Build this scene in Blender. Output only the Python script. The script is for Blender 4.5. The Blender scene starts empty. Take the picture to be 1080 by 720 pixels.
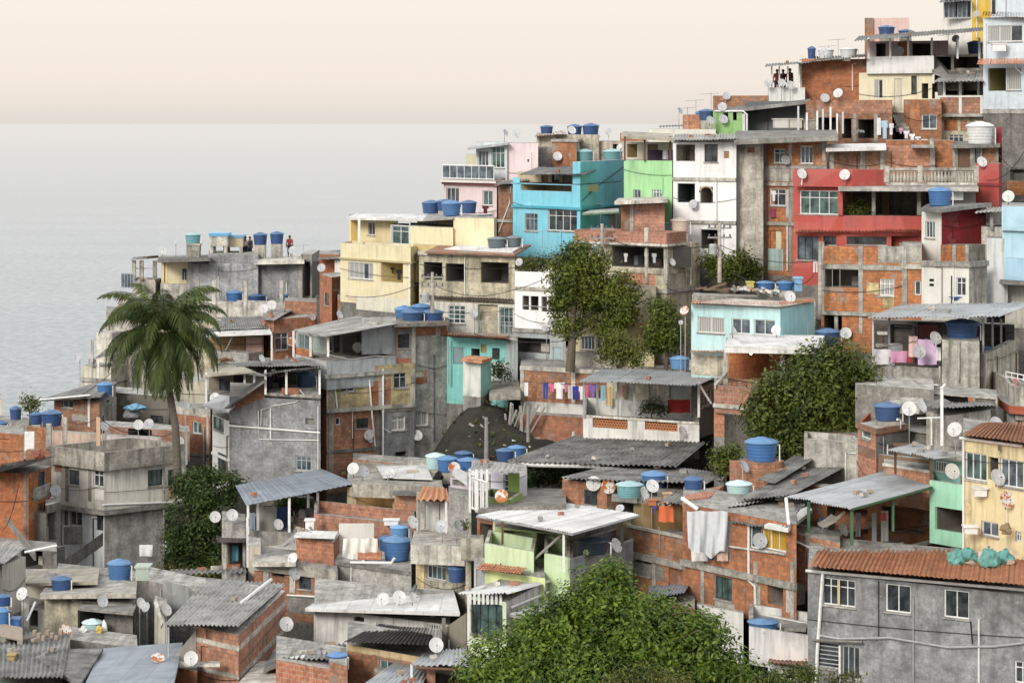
import bpy, bmesh, math, random, re
from mathutils import Vector, Matrix, noise
random.seed(11)
R = math.radians
F, HZ, CAMZ = 2778.0, 128.0, 75.0
YK = 1.0     # depth factor of the house being built
HOUSES = []
scene = bpy.context.scene
col = scene.collection

def P(px, py, Y):
    Y = Y * YK
    return Vector(((px - 540) / F * Y, Y, CAMZ - (py - HZ) / F * Y))
def lin(c):
    return c / 12.92 if c <= .04045 else ((c + .055) / 1.055) ** 2.4
def hexc(h, k=1.0):
    h = h.lstrip('#')
    return tuple(min(.86, lin(int(h[i:i + 2], 16) / 255) * k) for i in (0, 2, 4))

# ------------------------------------------------------------------ materials
MATS = {}
def newmat(name):
    m = bpy.data.materials.new(name); m.use_nodes = True
    nt = m.node_tree; nt.nodes.clear()
    out = nt.nodes.new('ShaderNodeOutputMaterial')
    b = nt.nodes.new('ShaderNodeBsdfPrincipled')
    b.inputs['Specular IOR Level'].default_value = .25
    nt.links.new(b.outputs[0], out.inputs[0])
    return m, nt, b
def nd(nt, t, **kw):
    n = nt.nodes.new('ShaderNode' + t)
    for k, v in kw.items():
        if k in ('operation', 'data_type', 'blend_type', 'sky_type', 'bands_direction'): setattr(n, k, v)
        else: n.inputs[k].default_value = v
    return n
def mixc(nt, fac, a, b, blend='MIX'):
    n = nt.nodes.new('ShaderNodeMix'); n.data_type = 'RGBA'; n.blend_type = blend
    for s, v in ((n.inputs[0], fac), (n.inputs[6], a), (n.inputs[7], b)):
        if isinstance(v, bpy.types.NodeSocket): nt.links.new(v, s)
        elif isinstance(v, (int, float)): s.default_value = v
        else: s.default_value = (*v[:3], 1)
    return n.outputs[2]
def ramp(nt, fac, stops):
    n = nt.nodes.new('ShaderNodeValToRGB'); nt.links.new(fac, n.inputs[0])
    e = n.color_ramp.elements
    while len(e) < len(stops): e.new(.5)
    for i, (p, v) in enumerate(stops):
        e[i].position = p; e[i].color = (v, v, v, 1) if isinstance(v, (int, float)) else (*v, 1)
    return n.outputs[0]
def noi(nt, vec, scale, detail=4, rough=.6):
    n = nt.nodes.new('ShaderNodeTexNoise'); n.inputs['Scale'].default_value = scale
    n.inputs['Detail'].default_value = detail; n.inputs['Roughness'].default_value = rough
    nt.links.new(vec, n.inputs['Vector']); return n.outputs['Fac']
def uvec(nt, sx=1, sy=1):
    u = nt.nodes.new('ShaderNodeUVMap')
    if sx == 1 and sy == 1: return u.outputs[0]
    m = nt.nodes.new('ShaderNodeMapping'); m.inputs['Scale'].default_value = (sx, sy, 1)
    nt.links.new(u.outputs[0], m.inputs[0]); return m.outputs[0]
def pvec(nt):
    return nt.nodes.new('ShaderNodeNewGeometry').outputs['Position']
def bump(nt, b, h, strength=.4, dist=.03):
    n = nt.nodes.new('ShaderNodeBump'); n.inputs['Strength'].default_value = strength
    n.inputs['Distance'].default_value = dist
    nt.links.new(h, n.inputs['Height']); nt.links.new(n.outputs[0], b.inputs['Normal'])

def vary(nt, c, k, tone=True):
    '''each wall weathers differently: own tone, rain streaks under the top edge, damp foot'''
    if tone:
        oi = nt.nodes.new('ShaderNodeObjectInfo')
        hs = nt.nodes.new('ShaderNodeHueSaturation'); nt.links.new(c, hs.inputs['Color'])
        mr = nt.nodes.new('ShaderNodeMapRange'); mr.inputs['To Min'].default_value = .78; mr.inputs['To Max'].default_value = 1.16; nt.links.new(oi.outputs['Random'], mr.inputs[0]); nt.links.new(mr.outputs[0], hs.inputs['Value'])
        m2 = nt.nodes.new('ShaderNodeMath'); m2.operation = 'FRACT'; m3 = nt.nodes.new('ShaderNodeMath'); m3.operation = 'MULTIPLY'; m3.inputs[1].default_value = 7.13
        nt.links.new(oi.outputs['Random'], m3.inputs[0]); nt.links.new(m3.outputs[0], m2.inputs[0])
        m4 = nt.nodes.new('ShaderNodeMapRange'); m4.inputs['To Min'].default_value = .86; m4.inputs['To Max'].default_value = 1.12; nt.links.new(m2.outputs[0], m4.inputs[0]); nt.links.new(m4.outputs[0], hs.inputs['Saturation'])
        c = hs.outputs[0]
    tc = nt.nodes.new('ShaderNodeTexCoord'); sp = nt.nodes.new('ShaderNodeSeparateXYZ'); nt.links.new(tc.outputs['Generated'], sp.inputs[0])
    st = noi(nt, uvec(nt, 2.4, .16), 1, 7, .72)
    a = ramp(nt, sp.outputs[2], [(.5, 0), (1, 1)]); d = ramp(nt, st, [(.47, 0), (.7, .62 * k)])
    f = nt.nodes.new('ShaderNodeMath'); f.operation = 'MULTIPLY'; nt.links.new(a, f.inputs[0]); nt.links.new(d, f.inputs[1])
    c = mixc(nt, f.outputs[0], c, (.055, .05, .043))
    w = noi(nt, uvec(nt), 1.6, 5, .7); a2 = ramp(nt, sp.outputs[2], [(0, 1), (.28, 0)]); d2 = ramp(nt, w, [(.4, 0), (.62, .55 * k)])
    f2 = nt.nodes.new('ShaderNodeMath'); f2.operation = 'MULTIPLY'; nt.links.new(a2, f2.inputs[0]); nt.links.new(d2, f2.inputs[1])
    return mixc(nt, f2.outputs[0], c, (.09, .08, .066))
def m_paint(key):
    dirt = 2 if '~' in key else (0 if '!' in key else 1)
    c = hexc(key[:7], .95); g0 = .3 * c[0] + .55 * c[1] + .15 * c[2]; c = tuple(x * .84 + g0 * .16 for x in c)
    m, nt, b = newmat('painted_plaster')
    g = sum(c) / 3
    uv = uvec(nt)
    mott = noi(nt, uv, .9, 6, .65)
    colr = mixc(nt, ramp(nt, mott, [(.32, 0), (.72, 1)]), [x * (.93 - .07 * dirt) for x in c], [min(.85, x * 1.04) for x in c])
    rp = noi(nt, uvec(nt, .45, .6), 1.0, 2, .4)
    colr = mixc(nt, ramp(nt, rp, [(.52, 0), (.535, [0, .22, .4][dirt])]), colr, [min(.84, x * .8 + .13) for x in c])
    st = noi(nt, uvec(nt, 3.2, .28), 1.0, 5, .6)
    k = [.0, .34, .85][dirt]
    sf = ramp(nt, st, [(.5, 0), (.72, k)])
    colr = mixc(nt, sf, colr, [x * .35 + .035 for x in c])
    big = noi(nt, uv, .35, 5, .7)
    bf = ramp(nt, big, [(.56, 0), (.66, [.1, .3, .7][dirt])])
    colr = mixc(nt, bf, colr, [x * .45 + g * .12 + .03 for x in c])
    pe = noi(nt, uv, 2.3, 7, .7)
    pf = ramp(nt, pe, [(.66, 0), (.69, [0, .35, .8][dirt])])
    colr = mixc(nt, pf, colr, (.25, .235, .21))
    colr = vary(nt, colr, [.15, .5, .95][dirt], False)
    nt.links.new(colr, b.inputs['Base Color']); b.inputs['Roughness'].default_value = .8
    bump(nt, b, noi(nt, uv, 9, 4), .25, .02)
    return m
def m_brick(key):
    v = {'brick': ((.55, .205, .088), (.34, .11, .052), 0), 'brickr': ((.43, .14, .07), (.26, .078, .043), 0),
         'brickd': ((.33, .135, .072), (.16, .07, .045), .45), 'brickw': ((.56, .23, .105), (.36, .135, .065), .36),
         'brickn': ((.50, .17, .095), (.35, .115, .068), 0)}[key]
    m, nt, b = newmat('clay_brick')
    uv = uvec(nt)
    # slight wobble of the courses
    wob = nt.nodes.new('ShaderNodeMixRGB'); wob.blend_type = 'ADD'; wob.inputs[0].default_value = .03
    nz = nt.nodes.new('ShaderNodeTexNoise'); nz.inputs['Scale'].default_value = 1.3
    nt.links.new(uv, nz.inputs['Vector']); nt.links.new(uv, wob.inputs[1]); nt.links.new(nz.outputs['Color'], wob.inputs[2])
    br = nt.nodes.new('ShaderNodeTexBrick'); nt.links.new(wob.outputs[0], br.inputs['Vector'])
    br.inputs['Scale'].default_value = 1; br.inputs['Brick Width'].default_value = .30; br.inputs['Row Height'].default_value = .20
    br.inputs['Mortar Size'].default_value = .02; br.inputs['Mortar Smooth'].default_value = .3; br.inputs['Bias'].default_value = 0
    br.inputs['Color1'].default_value = (*v[0], 1); br.inputs['Color2'].default_value = (*v[1], 1)
    br.inputs['Mortar'].default_value = (.20, .135, .095, 1) if key != 'brickn' else (.40, .31, .25, 1)
    fine = noi(nt, uv, 14, 4, .7)
    c = mixc(nt, ramp(nt, fine, [(.35, .0), (.75, .6)]), br.outputs['Color'], (.52, .29, .17))
    lo = noi(nt, uv, 3.4, 3, .6)
    c = mixc(nt, ramp(nt, lo, [(.42, 0), (.62, .5)]), c, (.17, .075, .045))
    a = noi(nt, uv, .55, 6, .7)
    c = mixc(nt, ramp(nt, a, [(.5, 0), (.7, .6)]), c, (.10, .052, .036))
    st = noi(nt, uvec(nt, 2.6, .3), 1, 5)
    c = mixc(nt, ramp(nt, st, [(.56, 0), (.78, .55)]), c, (.075, .055, .045))
    sm = noi(nt, uv, .8, 7, .72)
    c = mixc(nt, ramp(nt, sm, [(.585 - .1 * v[2], 0), (.62 - .1 * v[2], .75)]), c, (.26, .235, .21))
    c = vary(nt, c, 1)
    nt.links.new(c, b.inputs['Base Color']); b.inputs['Roughness'].default_value = .9
    bump(nt, b, br.outputs['Fac'], -.5, .02)
    return m
def m_conc(key):
    base = {'conc': (.40, .375, .325), 'concd': (.215, .205, .188), 'concl': (.54, .51, .45), 'stucco': (.345, .335, .315),
            'stuccob': (.295, .30, .31), 'olive': (.48, .44, .34), 'tan': (.52, .425, .245), 'slab': (.40, .385, .355),
            'mould': (.40, .385, .34)}[key]
    m, nt, b = newmat('weathered_concrete' if key in ('conc', 'concd', 'concl', 'slab', 'mould') else 'rendered_wall')
    uv = uvec(nt)
    a = noi(nt, uv, 1.1, 8, .68)
    c = mixc(nt, ramp(nt, a, [(.34, 0), (.66, 1)]), [x * .55 for x in base], [min(.8, x * 1.35) for x in base])
    fg = noi(nt, uv, 5.5, 5, .75)
    c = mixc(nt, ramp(nt, fg, [(.36, .55), (.5, 0)]), c, [x * .5 for x in base])
    c = mixc(nt, ramp(nt, fg, [(.54, 0), (.68, .45)]), c, [min(.7, x * 1.6 + .03) for x in base])
    heavy = key in ('mould', 'olive', 'concl')
    st = noi(nt, uvec(nt, 2.2, .22), 1, 6, .6)
    ge = nt.nodes.new('ShaderNodeNewGeometry'); sn = nt.nodes.new('ShaderNodeSeparateXYZ'); nt.links.new(ge.outputs['Normal'], sn.inputs[0])
    vf = ramp(nt, sn.outputs[2], [(.2, 1), (.7, 0)]); sm = nt.nodes.new('ShaderNodeMath'); sm.operation = 'MULTIPLY'; nt.links.new(vf, sm.inputs[0])
    nt.links.new(ramp(nt, st, [(.5, 0), (.66, .6 if heavy or key == 'conc' else .34)]), sm.inputs[1])
    c = mixc(nt, sm.outputs[0], c, (.06, .055, .046))
    bl = noi(nt, uv, 1.3, 6, .75); sm2 = nt.nodes.new('ShaderNodeMath'); sm2.operation = 'SUBTRACT'; sm2.inputs[0].default_value = 1; nt.links.new(vf, sm2.inputs[1])
    sm3 = nt.nodes.new('ShaderNodeMath'); sm3.operation = 'MULTIPLY'; nt.links.new(sm2.outputs[0], sm3.inputs[0]); nt.links.new(ramp(nt, bl, [(.48, 0), (.62, .6)]), sm3.inputs[1])
    c = mixc(nt, sm3.outputs[0], c, [x * .38 for x in base])      # puddle and soot stains on the flat tops
    e = noi(nt, uv, .45, 6, .7)
    c = mixc(nt, ramp(nt, e, [(.52, 0), (.68, .6)]), c, [x * .36 for x in base])
    p = noi(nt, uv, 2.1, 7, .72)
    c = mixc(nt, ramp(nt, p, [(.61, 0), (.64, .6)]), c, (.46, .395, .30))
    c = vary(nt, c, 1)
    nt.links.new(c, b.inputs['Base Color']); b.inputs['Roughness'].default_value = .9
    bump(nt, b, noi(nt, uv, 6, 6, .7), .8, .06)
    return m
def m_roof(key):
    v = {'fibre': ((.32, .315, .30), (.11, .107, .10)), 'fibred': ((.29, .285, .27), (.085, .083, .08)), 'fibrel': ((.47, .46, .435), (.22, .21, .195)),
         'metal': ((.50, .505, .51), (.32, .33, .34)), 'metalb': ((.33, .37, .42), (.22, .25, .29)), 'white': ((.74, .735, .72), (.54, .53, .51)),
         'tile': ((.80, .37, .20), (.58, .25, .135)), 'tiled': ((.13, .105, .10), (.05, .044, .043)), 'tileo': ((.66, .32, .17), (.42, .20, .115)),
         'beige': ((.47, .43, .35), (.27, .25, .20))}[key]
    m, nt, b = newmat('roof_sheet' if not key.startswith('tile') else 'roof_tile')
    pv = pvec(nt)
    a = noi(nt, pv, .8, 7, .7)
    c = mixc(nt, ramp(nt, a, [(.34, 1), (.66, 0)]), v[0], v[1])
    s = noi(nt, uvec(nt, 1.6, .16), 1, 5)
    c = mixc(nt, ramp(nt, s, [(.5, 0), (.72, .5)]), c, [x * .5 for x in v[1]])
    br = nt.nodes.new('ShaderNodeTexBrick'); nt.links.new(uvec(nt), br.inputs['Vector'])
    br.offset = 0; br.inputs['Scale'].default_value = 1
    w, hh = (.24, .42) if key.startswith('tile') else (1.05, 2.2)
    br.inputs['Brick Width'].default_value = w; br.inputs['Row Height'].default_value = hh; br.inputs['Mortar Size'].default_value = .012
    br.inputs['Color1'].default_value = (1, 1, 1, 1); br.inputs['Color2'].default_value = (.78, .78, .78, 1); br.inputs['Mortar'].default_value = (.5, .5, .5, 1)
    c = mixc(nt, 1.0, c, br.outputs['Color'], 'MULTIPLY')
    p = noi(nt, pv, 5, 5, .75)
    c = mixc(nt, ramp(nt, p, [(.62, 0), (.72, .5)]), c, (.11, .10, .085) if key in ('metal', 'white', 'fibrel', 'tile', 'tileo', 'beige') else (.33, .32, .29))
    nt.links.new(c, b.inputs['Base Color']); b.inputs['Roughness'].default_value = .45 if key in ('metal', 'metalb') else .85
    if key in ('metal', 'metalb'): b.inputs['Metallic'].default_value = .25
    return m
def m_simple(name, c, rough=.5, var=.25, spec=.3, scale=4):
    m, nt, b = newmat(name); pv = pvec(nt)
    a = noi(nt, pv, scale, 5, .65)
    cc = mixc(nt, ramp(nt, a, [(.3, 0), (.7, 1)]), [x * (1 - var) for x in c], [min(.85, x * (1 + var * .6)) for x in c])
    oi = nt.nodes.new('ShaderNodeObjectInfo'); g0 = sum(c) / 3
    cc = mixc(nt, ramp(nt, oi.outputs['Random'], [(0, 0), (1, .42)]), cc, [x * .62 + g0 * .16 + .02 for x in c])      # fading and grime differ from piece to piece
    gr = noi(nt, pv, scale * 2.3, 5, .7)
    cc = mixc(nt, ramp(nt, gr, [(.58, 0), (.72, .35)]), cc, [x * .45 + .05 for x in c])
    nt.links.new(cc, b.inputs['Base Color']); b.inputs['Roughness'].default_value = rough; b.inputs['Specular IOR Level'].default_value = spec
    return m
def m_glass(c, rough=.12):
    m, nt, b = newmat('window_glass'); pv = pvec(nt)
    a = noi(nt, pv, 1.7, 3, .6)
    cc = mixc(nt, ramp(nt, a, [(.38, 0), (.62, 1)]), [x * .45 for x in c], [x * 1.5 for x in c])
    nt.links.new(cc, b.inputs['Base Color']); b.inputs['Roughness'].default_value = rough; b.inputs['Specular IOR Level'].default_value = .5
    return m
def m_curtain(c):
    m, nt, b = newmat('curtained_glass'); uv = uvec(nt)
    w = nt.nodes.new('ShaderNodeTexWave'); w.inputs['Scale'].default_value = 2.2; w.inputs['Distortion'].default_value = 1.5
    nt.links.new(uv, w.inputs['Vector'])
    cc = mixc(nt, w.outputs['Fac'], [x * .5 for x in c], c)
    nt.links.new(cc, b.inputs['Base Color']); b.inputs['Roughness'].default_value = .2; b.inputs['Specular IOR Level'].default_value = .5
    return m
def m_leaf(c1, c2, c3, rgb_scale=.55):
    m, nt, b = newmat('leaves')
    gi = nt.nodes.new('ShaderNodeNewGeometry')
    n = noi(nt, gi.outputs['Position'], rgb_scale, 3, .6)
    c = mixc(nt, ramp(nt, n, [(.36, 0), (.64, 1)]), c1, c2)
    c = mixc(nt, ramp(nt, gi.outputs['Random Per Island'], [(.45, 0), (1, .8)]), c, c3)
    nt.links.new(c, b.inputs['Base Color']); b.inputs['Roughness'].default_value = .5; b.inputs['Specular IOR Level'].default_value = .3
    tr = nt.nodes.new('ShaderNodeBsdfTranslucent'); nt.links.new(c, tr.inputs[0])
    mx = nt.nodes.new('ShaderNodeMixShader'); mx.inputs[0].default_value = .22
    out = [x for x in nt.nodes if x.type == 'OUTPUT_MATERIAL'][0]
    nt.links.new(b.outputs[0], mx.inputs[1]); nt.links.new(tr.outputs[0], mx.inputs[2]); nt.links.new(mx.outputs[0], out.inputs[0])
    return m
def m_lattice():
    m, nt, b = newmat('clay_lattice'); uv = uvec(nt)
    br = nt.nodes.new('ShaderNodeTexBrick'); nt.links.new(uv, br.inputs['Vector']); br.inputs['Scale'].default_value = 1
    br.inputs['Brick Width'].default_value = .16; br.inputs['Row Height'].default_value = .14; br.inputs['Mortar Size'].default_value = .035
    br.inputs['Color1'].default_value = (.05, .022, .014, 1); br.inputs['Color2'].default_value = (.11, .04, .02, 1); br.inputs['Mortar'].default_value = (.36, .15, .07, 1)
    nt.links.new(br.outputs['Color'], b.inputs['Base Color']); b.inputs['Roughness'].default_value = .9
    bump(nt, b, br.outputs['Fac'], .8, .04)
    return m
def m_rust():
    m, nt, b = newmat('rusty_metal'); pv = pvec(nt)
    a = noi(nt, pv, 3.5, 4, .6)
    c = mixc(nt, ramp(nt, a, [(.47, 0), (.52, 1)]), (.55, .54, .52), (.40, .13, .035))
    nt.links.new(c, b.inputs['Base Color']); b.inputs['Roughness'].default_value = .6
    return m
SIMPLE = dict(
    pvc=((.78, .77, .74), .45), steel=((.34, .35, .36), .45), dark=((.018, .018, .02), .7), iron=((.05, .05, .052), .5), wood=((.17, .11, .07), .8),
    woodg=((.26, .245, .225), .85), whitef=((.72, .72, .71), .4), alu=((.42, .43, .44), .35), brownf=((.12, .06, .035), .5),
    dish=((.40, .41, .43), .4), dishw=((.56, .56, .55), .45), lnb=((.10, .10, .105), .5), trunk=((.12, .095, .07), .9), palmt=((.12, .10, .08), .9),
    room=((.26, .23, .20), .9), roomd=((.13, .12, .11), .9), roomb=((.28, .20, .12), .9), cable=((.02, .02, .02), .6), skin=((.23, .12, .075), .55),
    hair=((.012, .01, .009), .5), tarp=((.08, .25, .48), .5), bulb=((.8, .7, .5), .4), rubble=((.33, .26, .20), .9), curb=((.2, .19, .18), .9),
    cyanpipe=((.2, .47, .62), .4), bag=((.10, .30, .27), .45))
def mat(key):
    if key in MATS: return MATS[key]
    if key[0] == '#': m = m_paint(key)
    elif key[0] == '=': m = m_simple('fabric' if key[1] != '=' else 'plastic', (lambda c: tuple(x * .8 + .2 * (.3 * c[0] + .55 * c[1] + .15 * c[2]) for x in c))(hexc(key.lstrip('='))), .8 if key[1] != '=' else .38, .14)
    elif key.startswith('brick'): m = m_brick(key)
    elif key in ('conc', 'concd', 'concl', 'stucco', 'stuccob', 'olive', 'tan', 'slab', 'mould'): m = m_conc(key)
    elif key in ('fibre', 'fibred', 'fibrel', 'metal', 'metalb', 'white', 'tile', 'tiled', 'tileo', 'beige'): m = m_roof(key)
    elif key == 'lattice': m = m_lattice()
    elif key == 'rust': m = m_rust()
    elif key == 'gd': m = m_glass((.045, .052, .058))
    elif key == 'gb': m = m_glass((.085, .11, .13))
    elif key == 'gg': m = m_glass((.06, .10, .095))
    elif key == 'gc': m = m_curtain((.42, .42, .40))
    elif key == 'gw': m = m_curtain((.60, .62, .66))
    elif key == 'gy': m = m_curtain((.55, .33, .03))
    elif key == 'go': m = mat('roomd')
    else: m = m_simple(key, *SIMPLE[key])
    MATS[key] = m
    return m

# ------------------------------------------------------------------ mesh builder
UP = Vector((0, 0, 1))
class MB:
    def __init__(s): s.v = []; s.f = []; s.m = []; s.uv = []; s.mats = []; s.sm = []
    def mi(s, key):
        if key not in s.mats: s.mats.append(key)
        return s.mats.index(key)
    def face(s, pts, key, uv=None, smooth=False):
        n = len(s.v); s.v += [Vector(p) for p in pts]; s.f.append(tuple(range(n, n + len(pts)))); s.m.append(s.mi(key)); s.sm.append(smooth)
        if uv is None:
            a, b, c = [Vector(p) for p in pts[:3]]
            nn = (b - a).cross(c - a)
            if nn.length > 1e-9: nn.normalize()
            if abs(nn.z) < .75:
                t = UP.cross(nn)
                t = t.normalized() if t.length > 1e-6 else Vector((1, 0, 0))
                uv = [(Vector(p).dot(t), p[2]) for p in pts]
            else: uv = [(p[0], p[1]) for p in pts]
        s.uv += list(uv)
    def hexa(s, o, a, b, c, key):      # parallelepiped, a x b . c > 0
        o = Vector(o); a = Vector(a); b = Vector(b); c = Vector(c)
        if a.cross(b).dot(c) < 0: a, b = b, a
        p = [o, o + a, o + a + b, o + b, o + c, o + a + c, o + a + b + c, o + b + c]
        for q in ((3, 2, 1, 0), (4, 5, 6, 7), (0, 1, 5, 4), (1, 2, 6, 5), (2, 3, 7, 6), (3, 0, 4, 7)): s.face([p[i] for i in q], key)
    def box(s, x0, x1, y0, y1, z0, z1, key):
        s.hexa((x0, y0, z0), (x1 - x0, 0, 0), (0, y1 - y0, 0), (0, 0, z1 - z0), key)
    def tube(s, pts, r, key, n=6, cap=True, r2=None):
        pts = [Vector(p) for p in pts]; rings = []
        for i, p in enumerate(pts):
            d = (pts[min(i + 1, len(pts) - 1)] - pts[max(i - 1, 0)])
            d = d.normalized() if d.length > 1e-8 else UP
            a = d.cross(UP) if abs(d.z) < .95 else d.cross(Vector((1, 0, 0)))
            a.normalize(); b = d.cross(a)
            rr = r if r2 is None else r + (r2 - r) * i / max(1, len(pts) - 1)
            rings.append([p + a * math.cos(2 * math.pi * k / n) * rr + b * math.sin(2 * math.pi * k / n) * rr for k in range(n)])
        for q, w in zip(rings, rings[1:]):
            for k in range(n): s.face([q[k], w[k], w[(k + 1) % n], q[(k + 1) % n]], key, smooth=True)
        if cap: s.face(rings[0], key); s.face(rings[-1][::-1], key)
    def lathe(s, prof, key, n=20, o=(0, 0, 0), closed=False):
        o = Vector(o)
        for (r0, z0), (r1, z1) in zip(prof, prof[1:]):
            for k in range(n):
                a0 = 2 * math.pi * k / n; a1 = 2 * math.pi * (k + 1) / n
                p = [o + Vector((r0 * math.cos(a0), r0 * math.sin(a0), z0)), o + Vector((r0 * math.cos(a1), r0 * math.sin(a1), z0)),
                     o + Vector((r1 * math.cos(a1), r1 * math.sin(a1), z1)), o + Vector((r1 * math.cos(a0), r1 * math.sin(a0), z1))]
                if r0 < 1e-6: p = [p[0], p[2], p[3]]
                elif r1 < 1e-6: p = p[:3]
                s.face(p, key, smooth=True)
    def mesh(s, name, off=Vector((0, 0, 0)), merge=False):
        me = bpy.data.meshes.new(name)
        me.from_pydata([tuple(p - off) for p in s.v], [], s.f)
        uvl = me.uv_layers.new(name='UVMap')
        uvl.data.foreach_set('uv', [x for q in s.uv for x in q])
        for k in s.mats: me.materials.append(mat(k))
        me.polygons.foreach_set('material_index', s.m)
        me.polygons.foreach_set('use_smooth', s.sm)
        if merge:
            bm = bmesh.new(); bm.from_mesh(me); bmesh.ops.remove_doubles(bm, verts=bm.verts, dist=1e-4); bm.to_mesh(me); bm.free()
        me.update()
        return me
    def build(s, name, parent=None, merge=False, off=None):
        if not s.f: return None
        if off is None: off = world_loc(parent) if parent else Vector((0, 0, 0))
        o = bpy.data.objects.new(name, s.mesh(name, off, merge)); col.objects.link(o)
        if parent: o.parent = parent
        return o
def world_loc(o):
    l = Vector((0, 0, 0))
    while o: l = l + o.location; o = o.parent
    return l
def tag(o, label, cat, group=None):
    o['label'] = label; o['category'] = cat
    if group: o['group'] = group
    return o
def thing(name, label, cat, loc, group=None):
    o = bpy.data.objects.new(name, None); col.objects.link(o); o.location = loc; o.empty_display_size = .3
    return tag(o, label, cat, group)
def single(mb, name, label, cat, base, group=None, merge=False):
    o = bpy.data.objects.new(name, mb.mesh(name, Vector(base), merge)); col.objects.link(o); o.location = base
    return tag(o, label, cat, group)

# ------------------------------------------------------------------ houses
BASES = []
def nrm(a, b):
    d = (b - a).normalized(); return Vector((d.y, -d.x, 0))
def offs(pts, d):
    out = []
    for i, p in enumerate(pts):
        ns = []
        if i > 0: ns.append(nrm(pts[i - 1], p))
        if i < len(pts) - 1: ns.append(nrm(p, pts[i + 1]))
        if len(ns) == 1: out.append(p + ns[0] * d)
        else:
            m = ns[0] + ns[1]
            m = m / max(.35, m.length_squared) * 2
            out.append(p + m * d)
    return out
def offs_closed(pts, d):
    q = offs([pts[-1]] + pts + [pts[0]], d)
    return q[1:-1]
def onplane(A, B, px):
    t = (B - A).normalized(); k = (px - 540) / F
    u = (k * A.y - A.x) / (t.x - k * t.y)
    return u, A.y + t.y * u

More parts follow.
